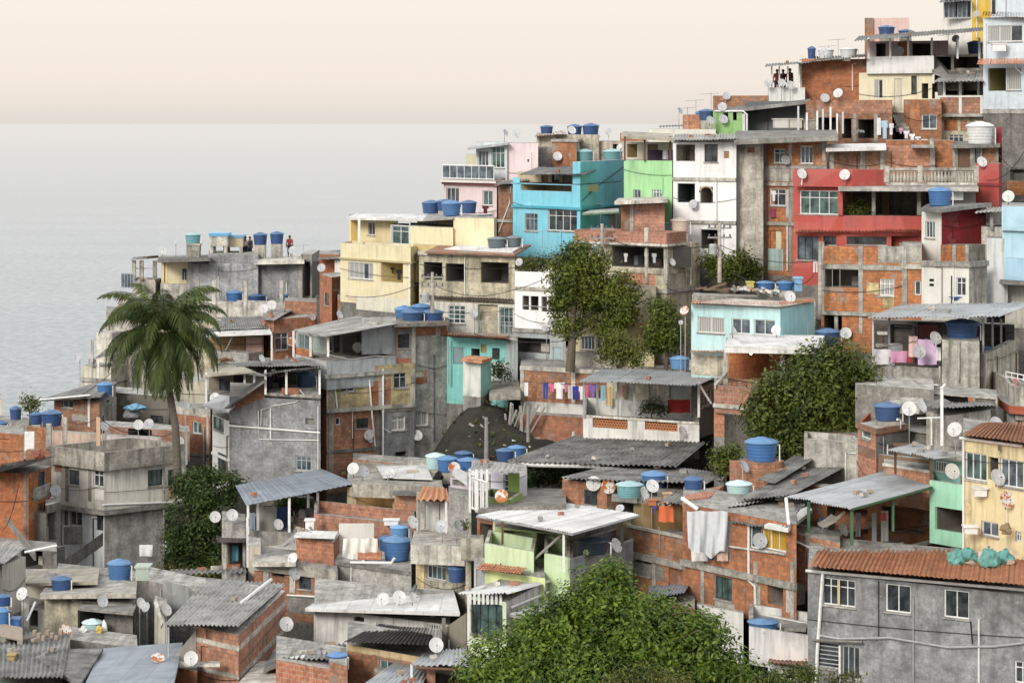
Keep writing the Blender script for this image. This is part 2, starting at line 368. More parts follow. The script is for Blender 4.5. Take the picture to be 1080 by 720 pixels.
class House:
    def __init__(s, name, label, cat='house', group=None):
        s.root = thing(name, label, cat, (0, 0, 0), group); s.set = False; s.roofs = []; s.foot = []; s.fac = []; HOUSES.append(s)
    def _loc(s, v):
        if not s.set: s.root.location = v; s.set = True
    def block(s, pts, top, bot, mats, ops=(), d=5.0, cap='slab', par=0.0, ext=1, ref=0, thick=.16):
        W = [Vector(((px - 540) / F * Y * YK, Y * YK, 0)) for px, Y in pts]
        n = len(W)
        zt = P(pts[ref][0], top, pts[ref][1]).z; zv = P(pts[ref][0], bot, pts[ref][1]).z; zb = zv
        if n == 2: back = [W[1] * ((W[1].y + d) / W[1].y) - (W[1] - W[0]) * .01, W[0] * ((W[0].y + d) / W[0].y) + (W[1] - W[0]) * .01]
        elif n == 3: back = [W[0] + W[2] - W[1]]
        else: back = [W[-1] + Vector((0, d, 0)), W[0] + Vector((0, d, 0))]
        ring = W + back
        c = sum(ring, Vector()) / len(ring)
        if ext > 0: BASES.append((c.x, c.y, zv))
        s._loc(Vector((c.x, c.y, zb)))
        s.W, s.px, s.zt = W, [p[0] for p in pts], zt
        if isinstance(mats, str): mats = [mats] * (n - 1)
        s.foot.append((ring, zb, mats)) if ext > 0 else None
        mb = MB()
        segops = [[] for _ in range(n - 1)]
        for o in ops:
            cx = (o[0] + o[2]) / 2
            i = 0
            for k in range(n - 1):
                if s.px[k] <= cx <= s.px[k + 1] or (s.px[k] >= cx >= s.px[k + 1]): i = k
            A, B = W[i], W[i + 1]; L = (B - A).length
            u0, y0 = onplane(A, B, o[0]); u1, y1 = onplane(A, B, o[2]); ym = (y0 + y1) / 2
            z1 = CAMZ - (o[1] - HZ) / F * ym; z0 = CAMZ - (o[3] - HZ) / F * ym
            u0, u1 = max(.04, min(u0, L - .04)), max(.04, min(u1, L - .04)); z0, z1 = max(zb + .05, min(z0, zt - .05)), max(zb + .05, min(z1, zt - .05))
            if u1 - u0 > .12 and z1 - z0 > .08: segops[i].append((u0, u1, z0, z1, o[4]))
        for i in range(n - 1):
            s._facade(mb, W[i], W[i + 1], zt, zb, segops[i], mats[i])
        full = ring + [ring[0]]
        for i in range(n - 1, len(ring)):
            a, b = full[i], full[i + 1]
            mb.face([(a.x, a.y, zb), (b.x, b.y, zb), (b.x, b.y, zt), (a.x, a.y, zt)], mats[-1] if i == n - 1 and n == 2 else mats[0])
        if par > 0:
            inn = offs_closed(ring, -thick); zc = zt - par
            m0 = mats[0]
            for i in range(len(ring)):
                j = (i + 1) % len(ring); a, b, e, f = ring[i], ring[j], inn[j], inn[i]
                mb.face([(a.x, a.y, zt), (b.x, b.y, zt), (e.x, e.y, zt), (f.x, f.y, zt)], 'conc')
                mb.face([(e.x, e.y, zc), (f.x, f.y, zc), (f.x, f.y, zt), (e.x, e.y, zt)], m0)
            mb.face([(p.x, p.y, zc) for p in inn], cap)
        else:
            mb.face([(p.x, p.y, zt) for p in ring], cap)
        s.wall = mb.build('wall', s.root)
        s.mats = mats
        return s
    def _facade(s, mb, A, B, zt, zb, ops, key):
        s.fac.append((A, B, zt, zb, ops))
        t = (B - A).normalized(); L = (B - A).length; n = nrm(A, B); ru = random.uniform(0, 40)
        def pt(u, z, k=0): q = A + t * u - n * k; return (q.x, q.y, z)
        us = sorted({0, L, *[o[0] for o in ops], *[o[1] for o in ops]}); zs = sorted({zb, zt, *[o[2] for o in ops], *[o[3] for o in ops]})
        for ua, ub in zip(us, us[1:]):
            for za, zc in zip(zs, zs[1:]):
                if ub - ua < 1e-4 or zc - za < 1e-4: continue
                um, zm = (ua + ub) / 2, (za + zc) / 2
                if any(o[0] < um < o[1] and o[2] < zm < o[3] for o in ops): continue
                mb.face([pt(ua, za), pt(ub, za), pt(ub, zc), pt(ua, zc)], key, [(ua + ru, za), (ub + ru, za), (ub + ru, zc), (ua + ru, zc)])
        for (u0, u1, z0, z1, kind) in ops:
            k0 = kind[0]
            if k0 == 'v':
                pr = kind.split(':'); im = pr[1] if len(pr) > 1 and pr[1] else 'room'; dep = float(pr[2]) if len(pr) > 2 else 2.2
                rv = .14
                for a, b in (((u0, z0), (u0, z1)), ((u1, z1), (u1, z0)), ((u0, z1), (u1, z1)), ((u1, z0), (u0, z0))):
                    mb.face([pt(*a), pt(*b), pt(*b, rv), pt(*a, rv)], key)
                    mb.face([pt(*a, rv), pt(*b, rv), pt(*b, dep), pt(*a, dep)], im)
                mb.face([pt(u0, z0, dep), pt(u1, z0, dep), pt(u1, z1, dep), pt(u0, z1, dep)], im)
                if im in ('room', 'roomd') and u1 - u0 > 1.0 and z1 - z0 > .8 and random.random() < .8:
                    x = u0 + .15     # things standing in the dark room: shelves, fridge, hanging cloth
                    while x < u1 - .3:
                        w = random.uniform(.25, .6); hh = random.uniform(.3, .85) * (z1 - z0)
                        ck = random.choice(['woodg', 'wood', '=8a8f96', '=6a5548', '=3c4a66', '=b9b2a4', '=7a3a34', 'steel'])
                        if random.random() < .6:
                            q = A + t * x - n * (dep - .15)
                            fm = MB(); fm.hexa((q.x, q.y, z0 + .004), t * min(w, u1 - x - .06), n * random.uniform(.25, .5), (0, 0, hh), ck); fm.build('furnishing', s.root)
                        x += w + random.uniform(.05, .5)
                continue
            rv = .11
            for a, b in (((u0, z0), (u0, z1)), ((u1, z1), (u1, z0)), ((u0, z1), (u1, z1)), ((u1, z0), (u0, z0))):
                mb.face([pt(*a), pt(*b), pt(*b, rv), pt(*a, rv)], key if k0 != 'w' else 'slab')
            if k0 == 'x':
                xm = kind.split(':')[1]
                mb.face([pt(u0, z0, rv), pt(u1, z0, rv), pt(u1, z1, rv), pt(u0, z1, rv)], xm); continue
            if k0 == 'd':
                dk = kind.split(':')[1] if ':' in kind else 'brownf'
                db = MB(); db.hexa(pt(u0, z0, rv), t * (u1 - u0), -n * -.04, (0, 0, z1 - z0), dk)
                w = (u1 - u0); hh = z1 - z0
                for fy in (.08, .54):
                    db.hexa(pt(u0 + w * .15, z0 + hh * fy, rv - .041), t * w * .7, n * .012, (0, 0, hh * .38), dk)
                do = db.build('door', s.root)
                hb = MB(); hb.hexa(pt(u0 + w * .82, z0 + hh * .47, rv - .05), t * .05, n * .05, (0, 0, .04), 'steel'); hb.build('handle', do)
                mb.face([pt(u0, z0, rv + .02), pt(u1, z0, rv + .02), pt(u1, z1, rv + .02), pt(u0, z1, rv + .02)], 'roomd')
                continue
            g = re.match(r'w(\d*)x?(\d*)([WBDA]?)([dbgcwyo]?)', kind)
            nc = int(g.group(1) or 2); nr = int(g.group(2) or 1); fr = {'W': 'whitef', 'B': 'brownf', 'D': 'iron', 'A': 'alu', '': 'whitef'}[g.group(3)]
            gl = g.group(4)
            fb = MB(); w = u1 - u0; hh = z1 - z0; fw = .05
            def bar(ua, ub, za, zc, k=rv - .05, th=.05):
                fb.hexa(pt(ua, za, k + th), t * (ub - ua), n * th, (0, 0, zc - za), fr)
            bar(u0, u1, z0, z0 + fw); bar(u0, u1, z1 - fw, z1); bar(u0, u0 + fw, z0 + fw, z1 - fw); bar(u1 - fw, u1, z0 + fw, z1 - fw)
            for c in range(1, nc): bar(u0 + w * c / nc - .02, u0 + w * c / nc + .02, z0 + fw, z1 - fw, rv - .045, .04)
            for r_ in range(1, nr):
                zz = z0 + hh * r_ / nr if nr > 2 else z0 + hh * .7
                bar(u0 + fw, u1 - fw, zz - .018, zz + .018, rv - .043, .036)
            fo = fb.build('window', s.root)
            pb = MB()
            for c in range(nc):
                gk = 'g' + (gl or random.choice('ddgbcdbw'))
                if gl == 'c' and random.random() < .25: gk = 'gd'
                ua, ub = u0 + w * c / nc, u0 + w * (c + 1) / nc
                pb.face([pt(ua, z0, rv - .01), pt(ub, z0, rv - .01), pt(ub, z1, rv - .01), pt(ua, z1, rv - .01)], gk)
            pb.build('pane', fo)
            if w > .7:
                sb = MB(); sb.hexa(pt(u0 - .06, z0 - .07, .03), t * (w + .12), n * .1, (0, 0, .065), 'slab'); sb.build('sill', fo)
    def band(s, y, th=.16, out=.07, key='slab', name='slab', ref=0, W=None, px=None):
        W = W or s.W; px = px or s.px
        z1 = CAMZ - (y - HZ) / F * W[ref].y; z0 = z1 - th
        o = offs(W, out); i_ = offs(W, -.03); mb = MB()
        for k in range(len(W) - 1):
            a, b, c, e = o[k], o[k + 1], i_[k + 1], i_[k]
            f = lambda p, z: (p.x, p.y, z)
            mb.face([f(a, z0), f(b, z0), f(b, z1), f(a, z1)], key); mb.face([f(a, z1), f(b, z1), f(c, z1), f(e, z1)], key); mb.face([f(e, z0), f(c, z0), f(b, z0), f(a, z0)], key)
        for k in (0, -1):
            mb.face([(o[k].x, o[k].y, z0), (o[k].x, o[k].y, z1), (i_[k].x, i_[k].y, z1), (i_[k].x, i_[k].y, z0)], key)
        mb.build(name, s.root); return s
    def _seg(s, px):
        for k in range(len(s.W) - 1):
            if min(s.px[k], s.px[k + 1]) - .5 <= px <= max(s.px[k], s.px[k + 1]) + .5: return k
        return 0
    def fpt(s, px, py, out=0.0):
        k = s._seg(px); A, B = s.W[k], s.W[k + 1]; u, Y = onplane(A, B, px)
        q = A + (B - A).normalized() * u + nrm(A, B) * out
        return Vector((q.x, q.y, CAMZ - (py - HZ) / F * Y))
    def cols(s, xs, y0, y1, w=.22, out=.025, key='slab'):
        for px in xs:
            k = s._seg(px); A, B = s.W[k], s.W[k + 1]; t = (B - A).normalized(); n = nrm(A, B)
            p = s.fpt(px, y1); q = s.fpt(px, y0)
            mb = MB(); mb.hexa(p - t * w / 2 - n * .05, t * w, n * (.05 + out), (0, 0, q.z - p.z), key); mb.build('column', s.root)
        return s
    def pipe(s, pts, r=.05, out=.07, key='pvc', name='pipe'):
        mb = MB(); mb.tube([s.fpt(x, y, out) for x, y in pts], r, key); mb.build(name, s.root); return s
    def patch(s, x0, y0, x1, y1, key, out=.012, name='wall_patch'):
        a, b, c, e = s.fpt(x0, y1, out), s.fpt(x1, y1, out), s.fpt(x1, y0, out), s.fpt(x0, y0, out)
        b.z = a.z; c.z = e.z
        mb = MB(); mb.face([a, b, c, e], key)
        n = nrm(Vector((a.x, a.y, 0)), Vector((b.x, b.y, 0)))
        mb.face([e, c, c - n * .03, e - n * .03], key)
        mb.build(name, s.root); return s
    def roof(s, c, key='fibre', kind='corr', pitch=.2, amp=.035, th=.10, name='roof', flip=False):
        q = [P(*p) for p in c]
        s._loc(sum(q, Vector()) / 4)
        if flip: q = [q[1], q[2], q[3], q[0]]
        NL, NR, FR, FL = q
        mb = MB()
        if kind == 'flat':
            dz = Vector((0, 0, th)); lo = [p - dz for p in q]
            mb.face(q, key); mb.face(lo[::-1], key)
            for i in range(4):
                j = (i + 1) % 4; mb.face([lo[i], lo[j], q[j], q[i]], key)
        else:
            Lw = ((NR - NL).length + (FR - FL).length) / 2; Ls = ((FL - NL).length + (FR - NR).length) / 2
            nn = (NR - NL).cross(FL - NL).normalized()
            if nn.z < 0: nn = -nn
            nw = max(2, round(Lw / pitch)); sub = 4; nu = nw * sub
            rows = 1 if kind == 'corr' else max(1, round(Ls / .42))
            sag = [noise.noise(Vector((i * .9, NL.x, NL.y))) * .03 for i in range(nw + 2)]
            rr = random.Random(int(NL.x * 37 + NL.z * 11)); shl = [(rr.uniform(-.02, .025), rr.uniform(-.05, .14)) for _ in range(nu // (sub * 5) + 2)]
            for r in range(rows):
                prev = None
                for i in range(nu + 1):
                    f = i / nu; w = math.sin(i / sub * 2 * math.pi) * amp + sag[i // sub]
                    if kind == 'tile': w = abs(math.sin(i / sub * math.pi)) * amp * 1.6 + sag[i // sub]
                    v0, v1 = r / rows, (r + 1) / rows
                    a = NL.lerp(NR, f); b = FL.lerp(FR, f)
                    if kind == 'corr':
                        sh = i // (sub * 5); w += shl[sh][0]; dn = (a - b).normalized() if (a - b).length > 0 else UP; a = a + dn * shl[sh][1]
                    lift = .035 if kind == 'tile' else 0
                    p0 = a.lerp(b, v0) + nn * (w + lift); p1 = a.lerp(b, v1 + (.02 if kind == 'tile' else 0)) + nn * w
                    u = f * Lw
                    if prev: mb.face([prev[0], p0, p1, prev[1]], key, [(prev[2], v0 * Ls), (u, v0 * Ls), (u, v1 * Ls), (prev[2], v1 * Ls)], smooth=(kind == 'corr'))
                    prev = (p0, p1, u)
        o = mb.build(name, s.root, merge=True)
        s.roofs.append(o)
        if kind == 'corr' and (NR - NL).length > 2.5:
            rr = random.Random(int(NL.x * 17 + NR.z * 5))
            for _ in range(rr.randint(1, 5)):
                p = NL.lerp(NR, rr.uniform(.06, .94)).lerp(FL.lerp(FR, rr.uniform(.06, .94)), rr.uniform(.1, .9)) + nn * .05
                wb = MB(); ang = rr.uniform(0, 3.1); ax = Vector((math.cos(ang), math.sin(ang), 0)); wb.hexa(p, ax * rr.uniform(.2, .4), Vector((-ax.y, ax.x, 0)) * .18, nn * rr.uniform(.1, .19), rr.choice(['brickr', 'rubble', 'concl', 'woodg'])); wb.build('weight_brick', s.root)
        return s
    def post(s, px, y0, y1, Y, w=.1, key='pvc', name='post'):
        a = P(px, y1, Y); b = P(px, y0, Y); s._loc(a); mb = MB(); mb.box(a.x - w / 2, a.x + w / 2, a.y, a.y + w, a.z, b.z, key); mb.build(name, s.root); return s
    def beam(s, a, b, r=.045, key='pvc', name='beam'):
        mb = MB(); mb.tube([P(*a), P(*b)], r, key); mb.build(name, s.root); return s
    def boxp(s, name, x0, y0, x1, y1, Y, d, key):
        a = P(x0, y1, Y); b = P(x1, y0, Y); s._loc(a); mb = MB(); mb.box(a.x, b.x, a.y, a.y + d, a.z, b.z, key); mb.build(name, s.root); return s
    def rail(s, p0, p1, h=1.0, n=14, key='whitef', w=.03, name='railing', panel=None):
        A, B = P(*p0), P(*p1); mb = MB(); B.z = A.z if abs(B.z - A.z) < .4 else B.z
        for hh in (0.08, h): mb.tube([A + UP * hh, B + UP * hh], w, key)
        for i in range(n + 1): q = A.lerp(B, i / n); mb.tube([q, q + UP * h], w * .7, key, 4)
        if panel: mb.face([A + UP * .1, B + UP * .1, B + UP * (h - .05), A + UP * (h - .05)], panel)
        mb.build(name, s.root); return s

    def finish(s):
        for ring, zb, mats in s.foot:
            c = sum(ring, Vector()) / len(ring)
            if any(z2 < zb - .5 and (sum(r2, Vector()) / len(r2) - c).length < 6 for r2, z2, m2 in s.foot): continue
            mb = MB()
            for i in range(len(ring)):
                a, b = ring[i], ring[(i + 1) % len(ring)]
                k = mats[0] if isinstance(mats, str) else mats[min(i, len(mats) - 1)]
                mb.face([(a.x, a.y, zb - 5), (b.x, b.y, zb - 5), (b.x, b.y, zb), (a.x, a.y, zb)], k if k in ('brickr', 'stuccob', 'stucco', 'conc', 'concd') else 'concd')
            mb.build('foundation', s.root)

        rng = random.Random(len(s.fac) * 31 + int(s.root.location.x * 13))
        for A, B, zt, zb, ops in s.fac:
            L = (B - A).length; t = (B - A).normalized(); n = nrm(A, B)
            if L < 2.2 or zt - zb < 2.2: continue
            for _ in range(rng.choice([0, 1, 1, 2])):
                u = rng.uniform(.25, L - .25)
                if any(o[0] - .12 < u < o[1] + .12 for o in ops): continue
                z1 = zt - rng.uniform(.05, .3) * (zt - zb); z0 = zb + rng.uniform(0, .25) * (zt - zb); q = A + t * u + n * .06
                p = [(q.x, q.y, z0), (q.x, q.y, z1)]
                if rng.random() < .45:
                    e = A + t * max(.1, min(L - .1, u + rng.uniform(-1.2, 1.2))) + n * .06; p.append((e.x, e.y, z1 + .02))
                mb = MB(); mb.tube(p, rng.choice([.022, .03, .038]), rng.choice(['pvc', 'pvc', 'steel', 'cable', 'brownf']), 5); mb.build('pipe', s.root)
            if rng.random() < .6:
                z = zb + (zt - zb) * rng.uniform(.35, .92); a = A + n * .07; b = B + n * .07; sg = rng.uniform(.05, .4); dz = rng.uniform(-.4, .4)
                mb = MB(); mb.tube([Vector((a.x, a.y, z)).lerp(Vector((b.x, b.y, z + dz)), f / 8) - UP * sg * 4 * (f / 8) * (1 - f / 8) for f in range(9)], .014, 'cable', 4); mb.build('cable', s.root)
# ================================================================== HOUSES
PINK, CYAN, GREEN, CREAM, WHITE, RED, MINT = '#e4cdd0', '#74cde4', '#9bd592', '#e2d4a8', '#ecebea', '#b94a40', '#b4dfe2'
# ---- top of the hill, right
h = House('house', 'bright yellow tower house at the very top right with a glazed balcony')
h.block([(1025, 178), (1045, 178)], -12, 60, '#e2b921', [], d=5)
h.pipe([(1030, -5), (1030, 40)])
h.block([(993, 179), (1024.5, 178)], 20, 60, '#dcd8d0', [], d=5, par=.0)
h.rail((996, 20, 177.9), (1024, 20, 177.9), 1.35, 6, 'alu', .035, panel='gb')
h.roof([(990, 3, 177), (1025, 1, 177), (1024, -2, 182), (993, -1, 182)], 'fibre')
for x in (996, 1009, 1022): h.post(x, 2, 20, 177.9, .09, 'alu')

h = House('house', 'pale blue house at the top right edge of the photo beside the yellow tower')
h.block([(1045.3, 177.5), (1090, 175)], -14, 40, '#cdd6dd', [(1046, -2, 1050, 15, 'w1x2Dd')], d=6)

h = House('house', 'light blue house at the right edge with white air conditioner and tiled window hood')
h.block([(1037, 166), (1090, 163)], 19, 117, '#cdd9e2', [(1042, 27, 1078, 44, 'w3Wc'), (1042, 72, 1061, 96, 'v:#8d8345:2'), (1062, 71, 1077, 95, 'w1Wc')], d=6)
h.roof([(1036, 17.5, 165.5), (1092, 21, 162), (1092, 15, 169), (1037, 13, 170)], 'tileo', 'tile')
h.roof([(1030, 69, 164), (1081, 68, 162), (1081, 62.5, 163.2), (1032, 63, 165.6)], 'tile', 'tile', name='awning')
h.pipe([(1040, 25), (1040, 66)]); h.pipe([(1072, 60), (1072, 72), (1079, 78)])
h.band(115, .3, .05)

h = House('house', 'cream house with long white terrace parapet under a long grey sheet canopy')
h.block([(906, 174), (983, 171)], 77, 121, '#e3d8b4', [(922, 84, 931, 104, 'w2x1Wc'), (943, 83, 951.5, 117, 'd:#cfc9b6'), (961, 80, 967, 100, 'w1x2Bd'), (972, 88, 979, 104, 'v:roomd:1')], d=7)
h.boxp('meter_box', 931.5, 84, 935.5, 90, 173, .3, 'woodg')
h.block([(914, 173.3), (985, 170.5)], 60, 78, '#dfdfdd', [], d=7, par=1.0)
h.roof([(900, 43.5, 171), (1038, 33, 167), (1037, 29, 176), (906, 38, 179)], 'fibred', 'corr')
for x in (916, 939, 958, 983, 1010, 1033): h.post(x, 40, 62, 172.2 if x < 990 else 170, .12)
h.block([(915, 178.5), (1000, 176.2)], 44, 70, '#d9b8b5', [(924, 46, 934, 60, 'v:roomd:1'), (947, 42, 958, 60, 'x:#d57f2d'), (962, 46, 981, 61, 'v:roomd:1.5')], d=3)
h.block([(985.5, 172.5), (1040, 171)], 58, 96, 'conc', [(987, 60, 1003, 74, 'v:roomd:3'), (1006, 60, 1033, 72, 'v:roomd:3')], d=7)
h.roof([(983, 76, 170), (1005, 84, 169), (1005, 80, 172), (985, 57, 173)], 'slab', 'flat', name='stair_wall')
h.block([(912, 184), (959, 183)], 19.5, 60, '#d8b6ae', [], d=4)
h.block([(912, 183.9), (921, 183.6)], 19.2, 60, 'brickw', [], d=4)

h = House('house', 'brick terrace house with white posts under grey sheets left of the light blue house')
h.block([(993, 168.3), (1040, 166.5)], 122, 160, 'olive', [(1000, 142, 1016, 151, 'w3x2Wd')], d=6)
h.patch(996, 126, 1010, 138, 'brickw'); h.patch(1013, 127, 1020, 138, 'brickw')
h.block([(989, 168), (1037, 166)], 101, 121, 'brickw', [], d=6, par=.9)
h.cols([990, 1013, 1035.5], 101, 121, .2, .03, '#d9d7d2'); h.band(101, .12, .05, '#d9d7d2'); h.band(120, .2, .06)
h.roof([(984, 86.5, 167), (1037, 85.5, 165.5), (1037, 72, 172), (1005, 74, 173)], 'fibrel')
for x in (996, 1013, 1032): h.post(x, 86, 101.5, 167.9, .13)
h.block([(989, 171.4), (1039, 170.7)], 78, 122, 'concd', [(994, 88, 1010, 100, 'v:roomd:2'), (1016, 88, 1033, 100, 'v:roomd:2')], d=3)

h = House('brick_house', 'brick house with an open dark balcony under a thin roof sheet behind the small tanks')
h.block([(843, 176), (880, 175), (914, 174)], 63, 106, ['brickr', 'brickr'], [(845, 67, 877, 83, 'v:roomd:2.5')], d=7)
h.patch(880.5, 90, 905, 105, 'conc'); h.patch(844, 93, 879, 105, 'conc')
h.cols([844, 877], 64, 92, .2, .03, '#d9d7d2')
h.roof([(841, 67, 174.5), (914, 60, 172.6), (913, 57, 180), (846, 62, 181)], 'fibred')
h.block([(811, 175), (849, 174.5)], 92.5, 110, '#d5d7d3', [], d=5, par=.8)
h.roof([(806, 71, 174), (846, 67.5, 173.5), (846, 65, 180), (808, 68, 180)], 'fibre')
for x in (814, 822, 831, 843): h.post(x, 70, 93, 174.8, .09)

h = House('house', 'dark grey painted house with curved concrete roof edge below the terrace of people')
h.block([(786, 173), (820, 172), (852, 171.5)], 107, 150, ['#62676c', '#62676c'], [], d=6)
h.roof([(752, 118, 171), (855, 106, 170), (855, 103, 178), (756, 113, 178)], 'fibre', 'flat', th=.2)
h.block([(752, 176), (811, 175)], 101, 120, 'brickw', [], d=4)
h.block([(851, 171.7), (884, 170.5)], 106, 140, 'brickw', [], d=4); h.cols([852, 866], 106, 138)

for i, x in enumerate((842, 851, 862, 868, 876, 883, 889)): h.post(x, 112 + (i * 7) % 9, 141, 166.5 - i * .25, .11, 'pvc' if i % 3 else 'dishw')
h = House('house', 'small lime green house with stained wall between satellite dishes and dark grey house')
h.block([(752, 171), (783, 170.5)], 117, 150, '#8fc06f~', [(763, 118, 768, 128, 'v:roomd:1'), (773, 118, 777, 127, 'v:roomd:1')], d=5)
h.pipe([(754, 117.3), (784, 117.3), (788, 121), (788, 138)], .06)
h.block([(720, 172.5), (738, 172)], 121, 145, 'brick', [], d=3.5)
h.block([(684, 172), (755, 170.3)], 136.3, 150, '#d6d4c6', [], d=6)
h.roof([(694, 134.5, 175), (724, 133.5, 175), (724, 131.5, 179), (696, 132.5, 179)], 'fibre')

h = House('brick_house', 'long raw brick house with dark openings above the red house and clothesline')
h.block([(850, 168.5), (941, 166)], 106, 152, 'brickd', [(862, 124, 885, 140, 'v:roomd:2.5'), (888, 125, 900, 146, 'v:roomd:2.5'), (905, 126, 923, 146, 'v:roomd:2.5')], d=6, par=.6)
h.patch(861, 105.8, 941, 120, 'brick'); h.patch(898, 126, 903, 146, 'brickw')
h.cols([901.5, 924], 120, 150, .25, .04)
h.block([(953, 168), (993, 166.8)], 105, 152, 'brickd', [(972, 121, 988, 136, 'w2x1Wb')], d=5)
h.patch(960, 106, 970, 134, 'brickw')
h.block([(941.3, 170), (953, 169.7)], 119, 150, 'concd', [], d=3)
for i in range(6):
    h.boxp('step', 942 + i * 1.2, 121 + i * 3, 954 + i * 1.2, 124.3 + i * 3, 168.6 - i * .3, 1.5, 'conc')
h.roof([(898, 140, 164.4), (912, 139.5, 164.2), (911, 137, 166), (899, 137, 166)], 'fibre')

h = House('house', 'grey rendered house at the right edge below the light blue house with tilted window')
h.block([(1040, 167), (1092, 164)], 118, 185, 'brickw', [(1069, 131, 1084, 153, 'w2x1Ag')], d=6)
h.patch(1055, 155, 1085, 176, 'conc'); h.band(118.5, .25, .08)
h.block([(1040, 165), (1092, 162.5)], 176, 235, 'concd', [(1065, 179, 1090, 190, 'v:roomd:3')], d=6)
h.patch(1062, 191, 1090, 206, 'brickw')

# ---- ridge behind the cyan and green houses
h = House('house', 'cream wall roof house with orange tiles and blue tanks behind the cyan house')
h.block([(566, 190), (632, 188)], 142, 185, 'olive', [], d=6)
h.roof([(564, 145.5, 189), (598, 142.5, 188.4), (594, 138.5, 193), (567, 141, 193.5)], 'tileo', 'tile')
h.block([(582, 186), (608, 185), (612, 189)], 147, 185, ['brickd', 'conc'], [], d=4); h.band(147, .18, .12)
h.block([(567, 187), (582.5, 186.5)], 155, 185, 'concd', [], d=3.5)
h.block([(606, 184.5), (660, 183)], 170.5, 190, 'brick', [], d=5)
h.block([(632, 188.5), (690, 186)], 149, 185, '#cbb9a6~', [(646, 152, 652, 162, 'v:roomd:1')], d=6)
h.block([(654, 190), (682, 189)], 140.5, 170, 'brick', [], d=5)

h = House('house', 'pale pink house with white glazed balcony and tall blank pink tower')
h.block([(468, 186), (524, 181.5), (526, 184)], 192, 246, [PINK, PINK], [(470.5, 198, 484, 213, 'w3Wd'), (509, 201, 519.5, 216.5, 'w2x1Wg')], d=6)
h.band(190, .3, .22, '#b8746c', name='slab')
h.block([(464, 185.4), (523, 180.8), (525, 183)], 189.3, 192, ['#d9cfc8', '#d9cfc8'], [], d=6, ext=0)
h.rail((467, 189, 185.2), (521, 190.5, 180.9), 1.0, 7, 'whitef', .045, panel='gb')
h.block([(535, 182.5), (567.5, 181)], 151, 200, PINK, [(556, 168, 558, 171, 'v:roomd:.3')], d=5)
h.block([(502, 184), (535, 182.2)], 150, 190, '#c9d1d3', [(504, 159, 515, 177, 'w3Wb'), (518, 155, 532, 177, 'w3x2Wg')], d=4.5)
h.roof([(493, 156, 183), (536, 150.5, 181.5), (535, 148, 188), (497, 153, 188)], 'metal', 'flat', th=.15)
h.block([(491.5, 188), (503, 187.6)], 163, 185, '#c9c39f', [], d=3)

h = House('brick_house', 'narrow dark brick house squeezed between the pink house and the cyan house')
h.block([(525.5, 178), (541.5, 176.5)], 195, 262, 'brickd', [], d=6)
h.roof([(521, 195.5, 176.8), (557, 190.5, 175.5), (556, 187, 180), (526, 191.5, 181)], 'fibred')
h.band(231, .2, .1); h.pipe([(540, 196), (538, 215), (527, 245)], .05)

h = House('house', 'bright cyan house with open upper veranda and grey corrugated roof')
h.block([(541, 174), (612, 168.5), (658.5, 178)], 193, 270, [CYAN, '#6ccbdc'],  # right face in a slightly darker cyan, its shade put into the paint
        [(549, 186, 603, 201.5, 'v:#b9a883:2.2'), (553.5, 225, 567, 243.5, 'w3x2Ab'), (578, 221, 608.5, 243.5, 'w4x2Wd')], d=7)
h.block([(541, 173.9), (548, 173.3)], 187, 193.2, CYAN, [], d=.3, ext=0)
h.block([(604, 169.3), (612, 168.6), (658.5, 178)], 170.5, 194, [CYAN, '#6ccbdc'], [], d=7, ext=0)
h.block([(546, 178.5), (606, 173.8)], 181, 203, '#b9a883', [(571, 184, 578, 200, 'd:brownf'), (582, 184, 590, 193, 'w1Bd'), (593, 184, 602, 202, 'd:woodg')], d=.4, ext=0)
h.roof([(548, 184, 173), (617, 184, 167.4), (636, 176, 174.5), (567, 176.5, 179.5)], 'fibred')
h.W = [Vector(((x - 540) / F * y * YK, y * YK, 0)) for x, y in ((541, 174), (612, 168.5), (658.5, 178))]; h.px = [541, 612, 658.5]
h.band(216, .16, .16, '#2fa5bd'); h.pipe([(613.5, 212), (630, 196), (657, 176)], .02, .04, 'dark')
h.pipe([(592, 243), (592, 260)], .05, .05, CYAN)
h.block([(620, 170.5), (656, 176.5)], 222, 262, '#aab2a4', [(622, 226, 651, 242, 'v:#7d8d83:1.2')], d=.4)
h.roof([(614, 225, 167), (653, 223, 170.5), (652, 219.5, 173), (622, 221.5, 170)], 'white', 'flat', th=.12, name='awning')

h = House('house', 'lime green house with plaid laundry on a roof terrace under a rusty timber canopy')
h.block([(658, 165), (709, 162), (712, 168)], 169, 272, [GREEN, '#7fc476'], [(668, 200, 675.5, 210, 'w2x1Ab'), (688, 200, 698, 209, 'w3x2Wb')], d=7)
h.pipe([(699, 187), (699, 205)], .06, .05, GREEN)
h.block([(658, 168), (709, 165)], 150, 170, '#cfc8b2', [(661, 152, 672, 166, 'v:#b7a06d:1'), (683, 152, 694, 168, 'd:wood')], d=3, ext=0)
h.roof([(655, 143, 164), (710, 146, 161), (709, 141, 168), (657, 138.5, 170)], 'beige', 'flat', th=.18)
for x in (659, 680, 707): h.post(x, 144, 170, 163.5 if x < 700 else 162.4, .12, 'brownf')

